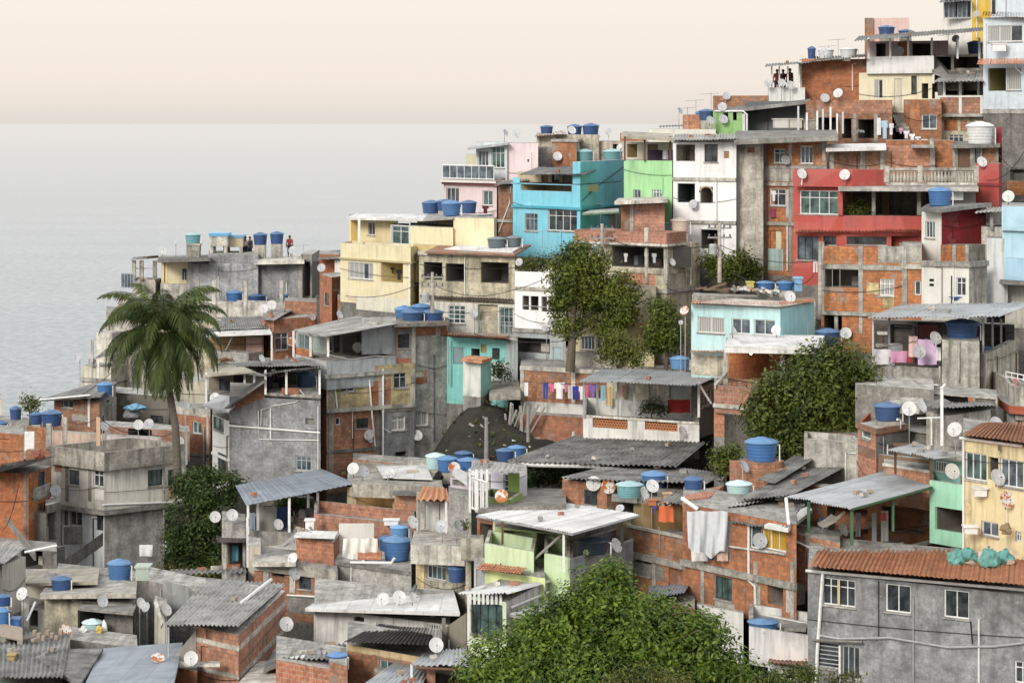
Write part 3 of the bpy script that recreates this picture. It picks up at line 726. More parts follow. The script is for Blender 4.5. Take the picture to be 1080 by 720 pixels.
h = House('house', 'tall white three storey house with an arched window and open upper windows')
h.block([(710, 160), (776.5, 158)], 147, 275, WHITE,
        [(713, 152.5, 733, 170, 'v:conc:2'), (743, 152, 757, 171, 'w2x3Dd'), (763.5, 159.5, 769, 167, 'x:brickw'), (714.5, 193.5, 733, 213.5, 'v:#37534a:2'), (738.5, 197, 752, 214, 'v:room:1.6'), (739, 242, 757, 262, 'v:roomd:2')], d=7)
h.band(187, .2, .12, 'mould'); h.band(232, .2, .12, 'mould'); h.band(146.5, .2, .15, 'mould')
h.cols([735.5], 190, 214, .25, .05, WHITE); h.pipe([(756, 190), (756, 232)], .05, .06, '#e6e5e3'); h.pipe([(763, 234), (763, 262)])
ab = MB(); n = 10
c0 = h.fpt(745.2, 203, .06); rr = 6.9 / F * 160
ab.tube([c0 + Vector((rr * math.cos(math.pi * k / n), 0, rr * .9 * math.sin(math.pi * k / n))) for k in range(n + 1)], .06, '#b8a37c'); ab.build('window_arch', h.root)
h.roof([(709, 148, 158.8), (778, 146.5, 156.8), (777, 141, 165), (712, 141.5, 167)], 'fibrel')

h = House('house', 'tall windowless grey concrete tower house right of the white house')
h.block([(776.8, 158.6), (805, 158)], 146.5, 290, 'conc', [(788, 155.5, 796, 161, 'x:brickd')], d=6)
h.pipe([(778.5, 148), (778.5, 270)], .05, .05, 'steel')
h.roof([(774, 147.5, 157), (884, 143, 154.5), (882, 137, 164), (776, 138, 167)], 'concd', 'flat', th=.3)

h = House('brick_house', 'brick house with two concrete floor slabs between grey tower and red house')
h.block([(805.3, 159), (838, 157.6), (872, 156.5)], 147, 290, ['brickw', 'brickw'],
        [(816, 157, 827.5, 172, 'w2x2Wb'), (844, 154, 857.5, 172.5, 'w3x1Wb'), (812, 199, 828.5, 217, 'w2x2Wd'), (812, 243, 824, 268, 'x:#cfcfae~')], d=7)
h.patch(806, 174.5, 838, 191, 'conc'); h.patch(838.5, 174.5, 871, 190, 'conc'); h.band(192, .22, .14, 'mould'); h.band(233.5, .22, .14, 'mould'); h.band(175, .14, .05)
h.cols([806.5, 833.5, 869], 147, 175); h.cols([806.5, 833.5], 192, 280); h.patch(810, 262, 826, 285, '#a9c3bb~'); h.patch(829, 200, 834, 230, '#b7b9b8~')
h.pipe([(831, 236), (831, 285)], .05)

# ---- red house
h = House('house', 'deep red house with open dark veranda and red parapets above a brick front')
h.block([(837, 152), (889, 150), (972, 149)], 226, 300, [RED, RED],
        [(841, 249, 863, 274, 'w3x1Db'), (868, 249, 882, 258, 'w3Dd'), (893, 249.5, 935, 258, 'w6Dd'), (940, 249, 970, 262, 'v:roomd:1.5')], d=8)
h.block([(837, 152.05), (885, 150.2)], 196, 226.4, RED, [(843.5, 201, 884, 226, 'w4x2Wg')], d=7, ext=0)
h.block([(886, 156), (976, 155)], 196, 229, 'roomb', [(900, 203, 930, 226, 'v:roomd:2'), (938, 203, 966, 226, 'v:roomd:2')], d=1, ext=0)
h.W = [Vector(((x - 540) / F * y * YK, y * YK, 0)) for x, y in ((837, 151.9), (889, 149.9), (972, 148.9))]; h.px = [837, 889, 972]
h.cols([886.5], 196, 227, .3, .04, RED)
h.post(921.5, 196, 227, 150.2, .2, 'slab'); h.post(969.5, 196, 227, 149.6, .2, 'slab')
h.block([(836, 151.3), (899, 149.3), (935, 150.5)], 178.5, 196.5, [RED, RED], [], d=7, ext=0, par=.5)
h.roof([(884, 197, 148.8), (1032, 197.5, 147.6), (1030, 193.5, 155), (888, 193, 157)], 'slab', 'flat', th=.25, name='terrace_slab')
h.roof([(837, 245.8, 150.6), (973, 244.8, 147.9), (973, 242.4, 148.9), (837, 243, 151.8)], 'tile', 'tile', name='eave_tiles')
h.pipe([(846, 195), (848, 178)], .04)
bb = MB()
for i in range(26):
    q = P(936 + i * 3.6, 192.5, 149.0)
    bb.lathe([(.05, 0), (.09, .12), (.10, .28), (.045, .5), (.07, .62), (.07, .7)], 'conc', 8, q)
a = P(934, 192.6, 149.0); b = P(1030, 192.6, 149.0)
bb.box(a.x, b.x, 148.85, 149.15, a.z + .7, a.z + .84, 'conc'); bb.box(a.x, b.x, 148.85, 149.15, a.z - .12, a.z, 'concl')
for x in (935, 970, 1029): q = P(x, 192.6, 149); bb.box(q.x - .13, q.x + .13, 148.8, 149.2, q.z, q.z + .95, 'conc')
bb.build('balustrade', h.root)

h = House('brick_house', 'brick back wall with white gutter roof above the red parapet')
h.block([(874, 157), (934, 156), (986, 155.5)], 153, 197, ['brickd', 'brick'], [], d=5)
h.cols([877, 910, 931, 983.5], 153, 180, .28, .05); h.patch(936, 149, 960, 153, 'brickw')
h.roof([(871, 156.5, 155.4), (935, 155, 154.4), (934, 151, 156.5), (873, 152, 157.8)], 'white', 'flat', th=.2)
h.block([(934, 156.6), (1006, 155.6)], 148, 180, 'brick', [(962, 153, 981, 176, 'x:brickd')], d=4); h.cols([983], 146, 177, .25, .06)
h.roof([(961, 154, 154.6), (985, 154, 154.2), (985, 152.5, 156), (961, 152.5, 156.4)], 'slab', 'flat', th=.12)

h = House('house', 'unfinished concrete stair house with a doorway and red side wall under a white tank')
h.block([(1005, 153.5), (1053, 152)], 152.5, 195, 'conc', [(1010, 157, 1023, 177, 'd:brownf'), (1028, 156, 1034, 172, 'w1x2Db'), (1036, 156, 1050, 172, 'x:brickw')], d=6)
h.roof([(1003, 153, 152.7), (1055, 152, 151.2), (1054, 148.5, 159), (1006, 149, 160)], 'concd', 'flat', th=.2)
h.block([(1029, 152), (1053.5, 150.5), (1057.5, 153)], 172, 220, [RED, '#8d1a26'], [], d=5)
h.block([(1050, 153.5), (1056.8, 152.8)], 134, 175, '#99202b', [], d=3); h.W = [Vector(((x - 540) / F * y * YK, y * YK, 0)) for x, y in ((1029, 152), (1053.5, 150.5), (1057.5, 153))]; h.px = [1029, 1053.5, 1057.5]
h.band(193, .15, .08, '#8d1a26'); h.block([(1003, 151), (1029, 150)], 197.5, 220, '#c7c3b8', [], d=4)

h = House('house', 'off white annex with dark red shed and grey roof carrying a blue tank')
h.block([(972, 147), (993, 145.5), (1040, 147)], 219, 278, ['#d8d6ce', '#7b1720'], [(976, 233.5, 986, 251, 'w3Wg'), (1004, 233, 1013, 252, 'x:#8c1c27')], d=5)
h.roof([(971, 219.5, 145.6), (994, 220.5, 144.6), (1046, 214, 146.4), (979, 214.5, 149)], 'fibred', 'flat', th=.2)
h.roof([(1027, 224.5, 144.5), (1060, 222, 144), (1060, 217.5, 147.5), (1034, 219, 148)], 'fibrel')
h.block([(992, 145), (1021, 144.2), (1042, 145.6)], 258, 282, ['brickw', 'mould'], [], d=4); h.cols([1006.5, 1020], 258, 276, .2, .04)
h.post(1046, 224, 242, 145, .16, 'slab')
h.block([(1035, 145.5), (1062, 145)], 239, 284, 'mould', [], d=4)

h = House('house', 'pale sky blue house at the right edge beside a grey white wall')
h.block([(1057, 143), (1092, 141.5)], 218, 300, '#a8d0e2', [], d=6)
h.block([(1056.5, 142.7), (1092, 141.2)], 217, 243, '#a8d0e2', [], d=6, ext=0); h.block([(1061.5, 142.4), (1092, 141.1)], 272, 296, '#9cc7de', [], d=6, ext=0)
h.roof([(1054, 296, 141.6), (1092, 298, 140.5), (1092, 294.5, 143), (1056, 293.5, 144)], 'concd', 'flat', th=.18)
h.block([(1041, 143.4), (1063, 142.8)], 251, 325, '#cfd2d1~', [], d=5)
h.block([(1060, 143.6), (1092, 142.3)], 298, 345, '#c9c6bb~', [], d=5)

h = House('brick_house', 'orange brick house with concrete frame and white window beside an off white bay')
h.block([(866, 145), (952, 143)], 259.5, 370, 'brickw', [(867.5, 283, 906, 303, 'v:room:2.5'), (928, 294, 943, 312, 'w3x2Wc'), (869, 331, 888, 352, 'v:roomd:2')], d=7, par=.8)
h.patch(926, 259.3, 951.5, 277, 'mould'); h.patch(946, 330, 951, 350, 'concl'); h.patch(914, 298, 927, 310, 'tan', name='wall_patch'); h.patch(931, 313, 943, 325, 'tan')
h.cols([866.8, 908, 954], 260, 330, .25, .05); h.cols([882, 908], 328, 352, .2, .04); h.band(278, .28, .08, 'mould'); h.band(327.5, .22, .16, 'mould')
h.pipe([(870, 283), (870, 303)], .02, .02, 'steel'); h.pipe([(878, 283), (878, 303)], .02, .02, 'steel'); h.pipe([(886, 283), (886, 303)], .02, .02, 'steel')
h.block([(951.5, 143), (972.5, 142.5)], 259.5, 350, 'brickw', [(964.5, 296, 971, 311, 'w1x1Wg')], d=6); h.patch(952, 259.3, 972, 277, 'mould'); h.cols([954.5], 278, 330, .25, .05); h.band(278, .28, .12, 'mould')
h.block([(972, 142.4), (1022, 141), (1041, 142.4)], 277.5, 350, ['#d5d3c9', 'conc'], [(980, 294, 985, 297, 'l' if 0 else 'v:roomd:.3'), (980, 299, 985, 302, 'v:roomd:.3'), (1008.5, 292.5, 1019, 312, 'w2x2Wd')], d=6)
h.band(274.5, .3, .14, 'mould'); h.pipe([(1006, 280), (1006, 325)], .03)

# ---- yellow / olive / white middle band
h = House('house', 'pale yellow house with roof terrace penthouse and glass door facing the sea')
h.block([(359, 173), (433, 167), (443, 169.5)], 256, 318, [CREAM, '#cdbb88'], [(367.5, 277, 393.5, 294, 'w5Wc'), (401.5, 277, 425, 297.5, 'v:#cdb877:1.8')], d=7, par=.95)  # right side a deeper yellow: shade away from the light is painted in
h.patch(376, 311, 432, 326, '#d9d4bf') ; h.band(271, .12, .14, '#b9a878'); h.pipe([(433, 278), (433, 330)], .06)
h.block([(368, 178), (420, 174)], 229, 258, '#e3cf98', [(370.5, 233, 377, 254, 'd:#c9a445'), (388, 234.5, 395.5, 248, 'w2x1Wd'), (412, 236, 419, 257, 'v:roomd:1')], d=5)
h.block([(412, 172.5), (433, 170.8)], 237, 259, '#cfd8d8', [(413, 237.5, 431, 257.5, 'w2x2Wg')], d=.3, ext=0)
h.roof([(366, 229.5, 176), (447, 231, 170.5), (456, 226, 178), (376, 225, 184)], 'white', 'flat', th=.15)
h.post(378.7, 230, 256, 173.5, .16, '#e8e4d8')
h.block([(432.5, 170), (478, 167.5)], 238.5, 262, CREAM, [(447, 232, 463, 236, 'v:roomd:.5')], d=6, ext=1)
h.block([(478.3, 167.8), (521, 166.2), (524, 169)], 229.5, 262, [CREAM, '#c9b987'], [], d=7)  # right side again darkened in the paint as shade
h.block([(440, 174), (480, 172)], 230, 262, '#dcca97', [(446, 234, 462, 237.5, 'w4Wb')], d=5)
h.roof([(446, 231.5, 169.5), (478, 229.5, 167.6), (519, 226, 174), (452, 225.5, 178)], 'fibrel', 'flat', th=.12)
h.band(258.5, .12, .05, '#d8c892')
h.block([(436, 168.8), (524, 166.4)], 258, 275, '#c9b272', [], d=6)

h = House('brick_house', 'dark brick house with dark grey sheet roof left of the yellow house')
h.block([(337, 184), (350, 180), (376, 184)], 289, 355, ['brickr', 'brickd'], [(342, 309, 347, 322, 'w1x2Dd')], d=7)
h.block([(337, 188), (358, 187)], 268, 300, 'brickr', [], d=5)
h.roof([(335, 274, 186), (360, 273, 185), (360, 264, 193), (339, 265, 194)], 'fibred')
h.block([(353, 186), (360, 185.6)], 274, 300, '#d8d4cc', [], d=4)
h.block([(356, 180), (376, 178.6)], 311, 345, 'brickd', [], d=4)
h.block([(377, 175.4), (402, 173.4)], 312, 345, '#cfc9b6~', [(379, 314, 388, 335, 'd:#dcdad2'), (389, 315, 397, 335, 'd:woodg')], d=5)

h = House('house', 'olive grey house with three empty window openings below the cyan house')
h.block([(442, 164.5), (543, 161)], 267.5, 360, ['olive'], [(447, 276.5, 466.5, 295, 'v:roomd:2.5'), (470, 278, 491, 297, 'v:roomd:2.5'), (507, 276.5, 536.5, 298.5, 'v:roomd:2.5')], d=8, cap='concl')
h.band(264.5, .25, .14, 'concl'); h.pipe([(490.5, 268), (490.5, 340)], .03, .05)
h.roof([(443, 314, 164), (541, 319, 160.4), (541, 315.5, 161.2), (443, 310.5, 164.9)], 'tiled', 'tile', name='eave_tiles')
h.block([(442, 164.2), (543, 160.7)], 317, 360, '#d2cfc3~', [(472.5, 322, 490.5, 341, 'w3x4Wg'), (504, 321, 525, 357, 'v:#8fd9c4:1.5'), (526.5, 324, 541, 353, 'w3x3Ag')], d=8)
h.rail((504, 356, 160.9), (541, 355.5, 160.2), 1.0, 14, 'alu', .015)
h.roof([(448, 265.5, 163.6), (543, 268.5, 160.5), (560, 258, 167.5), (467, 256, 170)], 'brickd', 'flat', th=.1)
h.roof([(468, 262.5, 165), (541, 265, 161.6), (553, 258.2, 166), (489, 257.5, 168)], 'white', 'flat', th=.1)

h = House('house', 'narrow white house with planted roof terrace beside the big dark tree')
h.block([(543, 159.5), (597, 157.5)], 286, 355, WHITE, [(551, 312, 568, 327, 'v:room:2'), (571, 313, 593, 329, 'v:room:2')], d=6, par=.9)
h.cols([559, 578], 312, 327, .12, .02, WHITE); h.band(302, .2, .1, 'mould'); h.pipe([(551, 322), (594, 325)], .03, .03, 'steel')
h.block([(541, 158.8), (596.5, 156.8)], 347, 388, '#a9b1b1~', [(544, 356.5, 580, 372, 'v:roomd:1.5'), (583, 366, 592, 380, 'd:#9fb4bd')], d=6); h.band(345.5, .25, .1, 'mould')

h = House('brick_house', 'olive walled house with brick terrace parapets and pergola of drying clothes')
h.block([(606, 158), (703, 153), (738, 157)], 284, 375, ['olive', 'olive'], [], d=8)
h.patch(654, 282.5, 691, 299, 'brickn'); h.band(299.5, .25, .08, 'mould')
h.block([(606, 157.9), (703, 152.9), (738, 156.9)], 254.5, 284.5, ['olive', 'olive'], [(645, 260.5, 700, 282, 'v:roomd:2.5'), (717, 260, 726, 268, 'x:olive')], d=8, ext=0)
h.cols([638, 682, 702.5], 254, 299, .22, .05, 'concl'); h.pipe([(727.5, 255), (727.5, 300)], .04)
h.block([(605.5, 157.5), (703, 152.5), (724, 155)], 242, 255, ['brickn', 'brickn'], [], d=8, ext=0, par=.8); h.band(253.5, .14, .1, 'concl')
h.cols([682], 240, 256, .25, .06, 'concl')
h.block([(669, 157.4), (701, 156.4)], 211.5, 250, 'brickn', [], d=5)
h.block([(655, 158), (669.5, 157.4)], 213, 250, 'brickd', [], d=4.5); h.cols([666.7], 213, 246, .25, .06, 'concl')
h.roof([(648, 212.5, 156.4), (704, 210, 155), (702, 207, 163), (652, 209, 164.5)], 'concl', 'flat', th=.2)

h = House('house', 'small cream house with orange eave tiles half hidden behind the trees')
h.block([(604, 154.5), (690, 152)], 340, 395, '#dccf9c', [(612.5, 354, 627, 369, 'w4x1Wb'), (629, 354, 634, 368, 'w1Wb')], d=6)
h.roof([(602, 341.5, 153.6), (692, 345, 151), (692, 340, 153.3), (602, 336.5, 156)], 'tile', 'tile', name='eave_tiles')
h.block([(602, 155), (692, 152.4)], 300, 340, 'olive', [], d=5)
h.block([(596, 153.4), (650, 151.7)], 372, 396, 'mould', [], d=5)

# ---- far left cluster
h = House('house', 'large unfinished grey block house by the sea with tanks on its flat roof')
h.block([(198, 205), (272, 203)], 277, 345, 'stuccob', [], d=7)
h.block([(220, 204.5), (272.5, 203)], 268, 345, 'stuccob', [], d=6.5)
h.block([(271, 203.6), (317, 202)], 275.5, 345, 'stuccob', [], d=8); h.cols([222, 270, 317], 270, 316, .35, .08, 'conc')
h.roof([(268, 275, 202), (321, 274, 200.6), (320, 268, 212), (272, 269, 213)], 'concl', 'flat', th=.3)
h.block([(317.3, 203), (329, 202.6), (337, 210)], 268, 345, ['concd', 'concd'], [(320, 276, 327, 312, 'v:roomd:2')], d=7)
h.block([(208, 201), (300, 198.5), (330, 199.5)], 317, 345, ['concl', 'brickr'], [], d=4, par=1.3)
h.cols([208.5, 226, 259, 297], 296, 334, .3, .05, 'concl')
h.roof([(166, 273.5, 203), (222, 272, 202), (221, 268.5, 213), (170, 269.5, 213)], 'concd', 'flat', th=.25)

h = House('house', 'yellow walled sea view terrace house with blue garment left of the grey block')
h.block([(169, 206), (199, 205)], 299, 345, 'concl', [], d=7)
h.block([(170, 206.5), (199, 205.5)], 272.5, 300, '#dccb9f', [(173, 276, 175, 298, 'x:#b59a5a')], d=5, ext=0)
h.cols([176, 197], 273, 299, .2, .05, '#dccb9f')

h = House('house', 'open concrete pavilion with orange tiled roof at the far left edge of the ridge')
h.block([(139.5, 208), (164, 206.5), (170, 209)], 294, 350, ['concl', 'concl'], [], d=5, par=.3)
h.roof([(138, 275, 207), (168, 272.5, 205.5), (167, 270, 212), (141, 272, 213)], 'tileo', 'tile')
for x in (141, 149, 163): h.post(x, 275, 295, 207.5 - (x - 140) * .06, .3, 'conc')
h.beam((141, 283, 208), (163, 283, 206.5), .04, 'steel')
h.rail((128, 304, 206), (141, 304, 205), 1.2, 4, 'alu', .03, panel='gb')
h.block([(125, 204), (166, 202), (172, 205)], 311, 350, ['brick', 'conc'], [], d=6); h.band(310, .3, .2, 'concl'); h.patch(126, 316, 135, 335, 'concl')

h = House('house', 'low pale concrete house stepping down to the sea beside the palm tree')
h.block([(112, 199), (160, 196.5)], 329, 400, 'concl', [], d=6)
h.block([(101, 197), (118, 196), (140, 199)], 350, 400, ['concl', 'mould'], [], d=6)
h.block([(86, 188), (117, 186.5), (135, 189)], 385.5, 415, ['#d3ccb8~', 'mould'], [], d=5); h.band(397.5, .3, .12, 'mould')
h.block([(89, 188.2), (116, 186.8)], 398, 420, '#a4d3cc', [], d=5)
h.roof([(100, 378, 187), (128, 372, 185), (130, 365, 191), (112, 368, 192)], 'fibred')
h.post(96.8, 358, 386, 187, .2, 'concl'); h.post(103.5, 380, 399, 186, .12)

h = House('brick_house', 'orange brick house with small lean-to roof above the shaded ochre terrace')
h.block([(276, 184), (289, 181.5), (335, 184)], 333.5, 400, ['brick', 'brick'], [(290.5, 350.5, 304, 369, 'w2x2Wb')], d=6)
h.roof([(275, 337, 182.5), (289.5, 338, 180), (310, 326, 185.5), (283, 327, 189)], 'fibrel')
h.cols([287.5], 348, 382, .25, .06, '#d8d4cc'); h.block([(300, 187), (334, 186)], 317.5, 345, 'brick', [], d=4)
h.block([(297, 186.5), (308, 186)], 328, 345, 'brick', [], d=3)

h = House('house', 'house with a shaded ochre terrace and pink side wall under streaked roof sheets')
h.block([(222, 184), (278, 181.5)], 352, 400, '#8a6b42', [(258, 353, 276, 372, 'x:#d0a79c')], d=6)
h.block([(226, 182), (262, 180.3), (277, 181.5)], 370, 400, ['stucco', 'stucco'], [], d=3, par=1)
h.roof([(216, 353.5, 181), (287, 351, 178.5), (284, 345.5, 182), (220, 348, 185)], 'white', 'flat', th=.12)
h.roof([(212, 349, 184), (282, 346, 181), (275, 333, 192), (215, 335.5, 195)], 'fibre')
h.beam((247, 351, 180.5), (238, 370, 181), .05, 'woodg'); h.post(286.5, 352, 380, 178.6, .12)
h.block([(160, 188), (226, 186)], 338, 400, 'olive', [(183, 380, 195, 395, 'v:roomd:1')], d=6)
h.block([(150, 178), (240, 174)], 398, 440, '#bcb59f~', [(165, 405, 175, 418, 'w2Wb')], d=6)

# ---- middle block
YK = 0.955
h = House('house', 'grey and white terrace house with large grey sheet roof right of the ochre terrace')
h.block([(309, 167), (344.5, 161.5), (418, 165)], 373, 402, ['#c9cac6~', '#aab0b5~'], [], d=7)
h.foot.clear()
h.block([(313, 166.9), (344.3, 162.3)], 403, 520, 'brickr', [], d=3)
h.block([(381.5, 164.5), (418, 165.5)], 341.5, 374, '#aab0b5~', [], d=5, ext=0)
h.block([(350, 166.5), (384, 167.8)], 348, 374, '#8c8d84', [(352, 352, 359, 372, 'w1Bd'), (362, 353, 380, 371, 'v:roomd:2')], d=.5, ext=0)
h.block([(312, 171.5), (344, 167)], 350, 374, '#a5aba5', [(314, 352, 326, 368, 'w2Ag'), (328, 354, 342, 370, 'x:#93a096')], d=.5, ext=0)
h.roof([(308.5, 348.5, 166), (344.5, 355, 160.2), (418, 341.5, 163.8), (377, 333.5, 172)], 'fibrel')
for x, y, Y in ((309.5, 349, 166.5), (327.5, 352, 163.7), (346, 355, 161.5)): h.post(x, y, 376, Y, .14)
h.W = [Vector(((x - 540) / F * y * YK, y * YK, 0)) for x, y in ((309, 167), (344.5, 161.5), (418, 165))]; h.px = [309, 344.5, 418]
h.pipe([(346, 374), (370, 379), (395, 375), (417, 376)], .02, .04, 'whitef'); h.band(386.5, .22, .2, 'mould')
h.block([(312, 166.6), (330, 163.9)], 366, 388, 'brickw', [], d=.6, ext=0)
YK = 1.0

YK = 0.955
h = House('house', 'tan plastered house over an orange brick storey with hanging drain pipes')
h.block([(344.5, 162), (437, 165.5)], 388.5, 431, 'tan', [(359, 397, 374, 413, 'w2x2Wd'), (390, 392.5, 396, 401.5, 'w1x3Wd'), (415.5, 393, 429, 409, 'w2x2Ad')], d=7)
h.patch(391, 402, 399.5, 428, 'brickr'); h.patch(404, 400, 412, 428, 'brickr'); h.band(431, .25, .12, 'mould')
h.cols([349, 401.5, 435], 389, 431, .3, .05, 'conc'); h.pipe([(345, 390), (352, 402), (355, 430)]); h.pipe([(403.5, 389), (403.5, 500)], .05); h.pipe([(389, 400), (392, 440), (395, 470)], .05)
h.block([(344.5, 162.3), (402, 164.5)], 432, 520, 'brick', [(354, 440, 359, 448, 'w1x1Wc'), (376, 441, 388.5, 451.5, 'w3Dd'), (360, 495, 366, 500, 'x:tan')], d=7)
h.cols([349, 399], 432, 505, .3, .05, 'conc'); h.pipe([(371, 434), (371, 462), (366, 464)], .03); h.band(475, .2, .07, 'concd')
h.block([(402, 164.2), (437, 165.6)], 432, 505, 'stuccob', [(413, 439, 427.5, 453.5, 'w2x2Wc'), (417, 476, 429, 481, 'v:roomd:.6')], d=7); h.band(431, .2, .05, 'conc')
h.pipe([(405, 452), (411, 456)], .03, .06, '#e6e5e3')
YK = 1.0

YK = 0.955
h = House('house', 'tall slim grey plastered house with brick patches carrying clustered blue tanks')
h.block([(436.5, 166), (471.5, 167.5), (474, 171)], 342, 500, ['stucco', 'stucco'], [(438, 391, 446.5, 397.5, 'x:#d8d3b4'), (438.5, 434, 451.5, 448.5, 'w2Wc')], d=7)
h.patch(437.2, 346, 459.5, 354.5, 'brickr'); h.patch(464.5, 346, 471, 355, 'brickr'); h.patch(438.5, 398, 447, 405.5, 'brickr'); h.patch(447.2, 390, 450.5, 404, 'brickr')
h.pipe([(440, 385), (458, 389), (471, 385)], .015, .06, 'dark')
h.block([(417.5, 165.2), (437, 165.8)], 342, 390, 'stucco', [(419.5, 352, 432, 367, 'w2x1Dd')], d=6); h.patch(417.8, 347, 419.3, 384, 'brickr'); h.patch(419, 378, 433, 384, 'brickr')
h.cols([435.8], 342, 470, .25, .06, 'conc')
h.roof([(415, 341.5, 164), (474, 339.5, 166.4), (470, 330, 175), (405, 334, 172)], 'concd', 'flat', th=.2)
h.patch(418, 344, 434, 347.5, 'brickr')
YK = 1.0

YK = 0.96
h = House('house', 'grey rendered gable house with sloping roof edge and covered terrace holding a dark tank')
h.block([(242, 158.5), (338, 156)], 417.5, 510, 'stuccob', [(322, 441, 331.5, 447.5, 'x:concd'), (273, 440, 282, 448, 'w1x3Ac'), (312, 481, 328, 496, 'w3x2Ab')], d=8)
h.block([(283, 157.3), (338.2, 155.8)], 414, 418, 'stuccob', [], d=8, ext=0)
h.band(414, .15, .08, 'conc', W=[Vector(((x - 540) / F * y * YK, y * YK, 0)) for x, y in ((281, 157.3), (338.2, 155.8))], px=[281, 338.2])
h.W = [Vector(((x - 540) / F * y * YK, y * YK, 0)) for x, y in ((242, 158.5), (338, 156))]; h.px = [242, 338]
g = MB(); a, b, c, e = h.fpt(242, 434, .01), h.fpt(280, 419, .01), h.fpt(280, 400, .01), h.fpt(242, 430, .01)
n = Vector((0, .3, 0)); g.face([a, b, c, e], 'brick'); g.face([e, c, c + n, e + n], 'brick'); g.build('gable', h.root)
h.roof([(236, 431, 157.5), (280, 400, 156.3), (278, 396.5, 162), (236, 425, 164)], 'fibred', 'flat', th=.14)
h.block([(280, 163), (338, 161.5)], 391, 416, '#544a42', [(285, 394, 300, 414, 'v:roomd:1.5'), (322, 393, 336, 408, 'v:roomd:1')], d=2, ext=0)
h.roof([(250, 386.5, 157.5), (342, 385.5, 154.8), (328, 378, 164), (238, 382, 166)], 'fibre')
h.roof([(277, 394.5, 156.6), (342, 386.8, 154.4), (320, 376.5, 163), (254, 385, 165)], 'fibred')
for x in (280, 302, 337): h.post(x, 390, 416, 156.8 - (x - 280) * .02, .12)
h.boxp('brick_parapet', 297, 409, 315.5, 415.5, 156.4, .2, 'brickr')
h.W = [Vector(((x - 540) / F * y * YK, y * YK, 0)) for x, y in ((242, 158.5), (338, 156))]; h.px = [242, 338]
h.pipe([(276, 448), (276, 432), (286, 430), (286, 463)]); h.pipe([(242, 448.5), (338, 456)], .06); h.pipe([(273, 433), (274, 463), (337, 464)], .03); h.pipe([(336, 428), (336, 506)], .03); h.pipe([(287, 428), (312, 424), (323, 418), (316, 410)], .03)
h.block([(224, 162), (242, 158.4)], 437, 512, '#d8dad6', [(224.8, 437.5, 236, 454, 'w2x1Dg'), (229.5, 478, 238.5, 499, 'w2x1Dd')], d=6); h.band(476, .15, .08, '#d8dad6')
h.roof([(214, 427, 160), (241, 433.5, 156.5), (256, 419, 160.5), (231, 416, 165)], 'white', 'flat', th=.1)
YK = 1.0

h = House('house', 'shaded terrace house with white posts and thin roof right of the palm crown')
h.block([(217, 168), (282, 165)], 416, 475, '#7b766c', [], d=3)
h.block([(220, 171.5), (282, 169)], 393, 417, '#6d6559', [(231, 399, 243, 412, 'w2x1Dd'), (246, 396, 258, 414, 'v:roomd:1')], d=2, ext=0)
h.roof([(215, 395.5, 167), (270, 390.5, 164.5), (265, 386, 171), (219, 389, 173)], 'beige', 'flat', th=.14)
for x in (217.5, 258, 268): h.post(x, 393, 432, 167.5 - (x - 217) * .03, .12)

h = House('brick_house', 'low orange brick house with white window just right of the palm trunk')
h.block([(184, 166), (222, 163.5)], 433, 505, 'brick', [(203, 444.5, 212.5, 457, 'w2Wg')], d=6); h.patch(185, 428, 221.5, 436, 'concl')
h.cols([219.5], 433, 500, .2, .05, 'conc'); h.band(474, .2, .05, 'concd'); h.patch(198, 476, 219, 500, 'concd')
h.pipe([(216, 450), (216, 500)], .05, .08, 'steel')

# ---- aqua courtyard
YK = 0.945
h = House('house', 'turquoise house with dark doorway behind the little white hut')
h.block([(471.5, 168.5), (536, 166)], 355, 425, '#77cbc6', [(478, 366, 489, 384, 'd:#7f959c'), (497, 367.5, 506, 385, 'v:roomd:1'), (519, 367, 527, 379, 'w1x3Dd'), (507, 363, 513, 372, 'x:#a98c4a')], d=6)
h.roof([(470, 354.5, 166.6), (537, 358.5, 164.4), (537, 353, 168), (472, 349.5, 170.5)], 'tile', 'tile', name='eave_tiles')
h.block([(534, 165.5), (546, 165)], 358, 420, '#9ba8a5~', [], d=5); h.patch(515, 381, 535, 405, '#c4d0cf~')
h.pipe([(474, 357), (474, 405)], .05, .1, 'steel')
h.roof([(516, 415, 160), (549, 414, 160), (547, 399, 166), (518, 399, 167)], 'conc', 'flat', th=.4, name='terrace_slab')
YK = 1.0

YK = 0.945
h = House('hut', 'tiny peeling white and turquoise hut with a terracotta lid roof')
h.block([(488.5, 161), (507, 160), (518, 162.5)], 378.5, 417, ['#d4d8cf~', '#8ccac3'], [], d=3)
h.roof([(487, 377.5, 160.3), (508, 380, 159.2), (519, 377, 161.8), (494, 374.5, 163.6)], 'tileo', 'flat', th=.18)
YK = 1.0

h = House('brick_house', 'long low brick wall house with white base behind hanging laundry')
h.block([(549, 153), (645, 150)], 386, 470, 'brickw', [], d=6)
h.patch(549.3, 422.5, 645, 436, '#c6c4be~'); h.cols([551, 605], 386, 425, .25, .05, 'concl'); h.band(385.5, .25, .08, 'concl')
h.block([(546, 151.5), (617, 149.5)], 436, 475, 'brickr', [], d=3)
h.block([(512, 152), (546, 151)], 446, 475, 'brickd', [], d=4)
h.block([(640, 152.5), (770, 148.6)], 386, 440, 'olive', [], d=5)

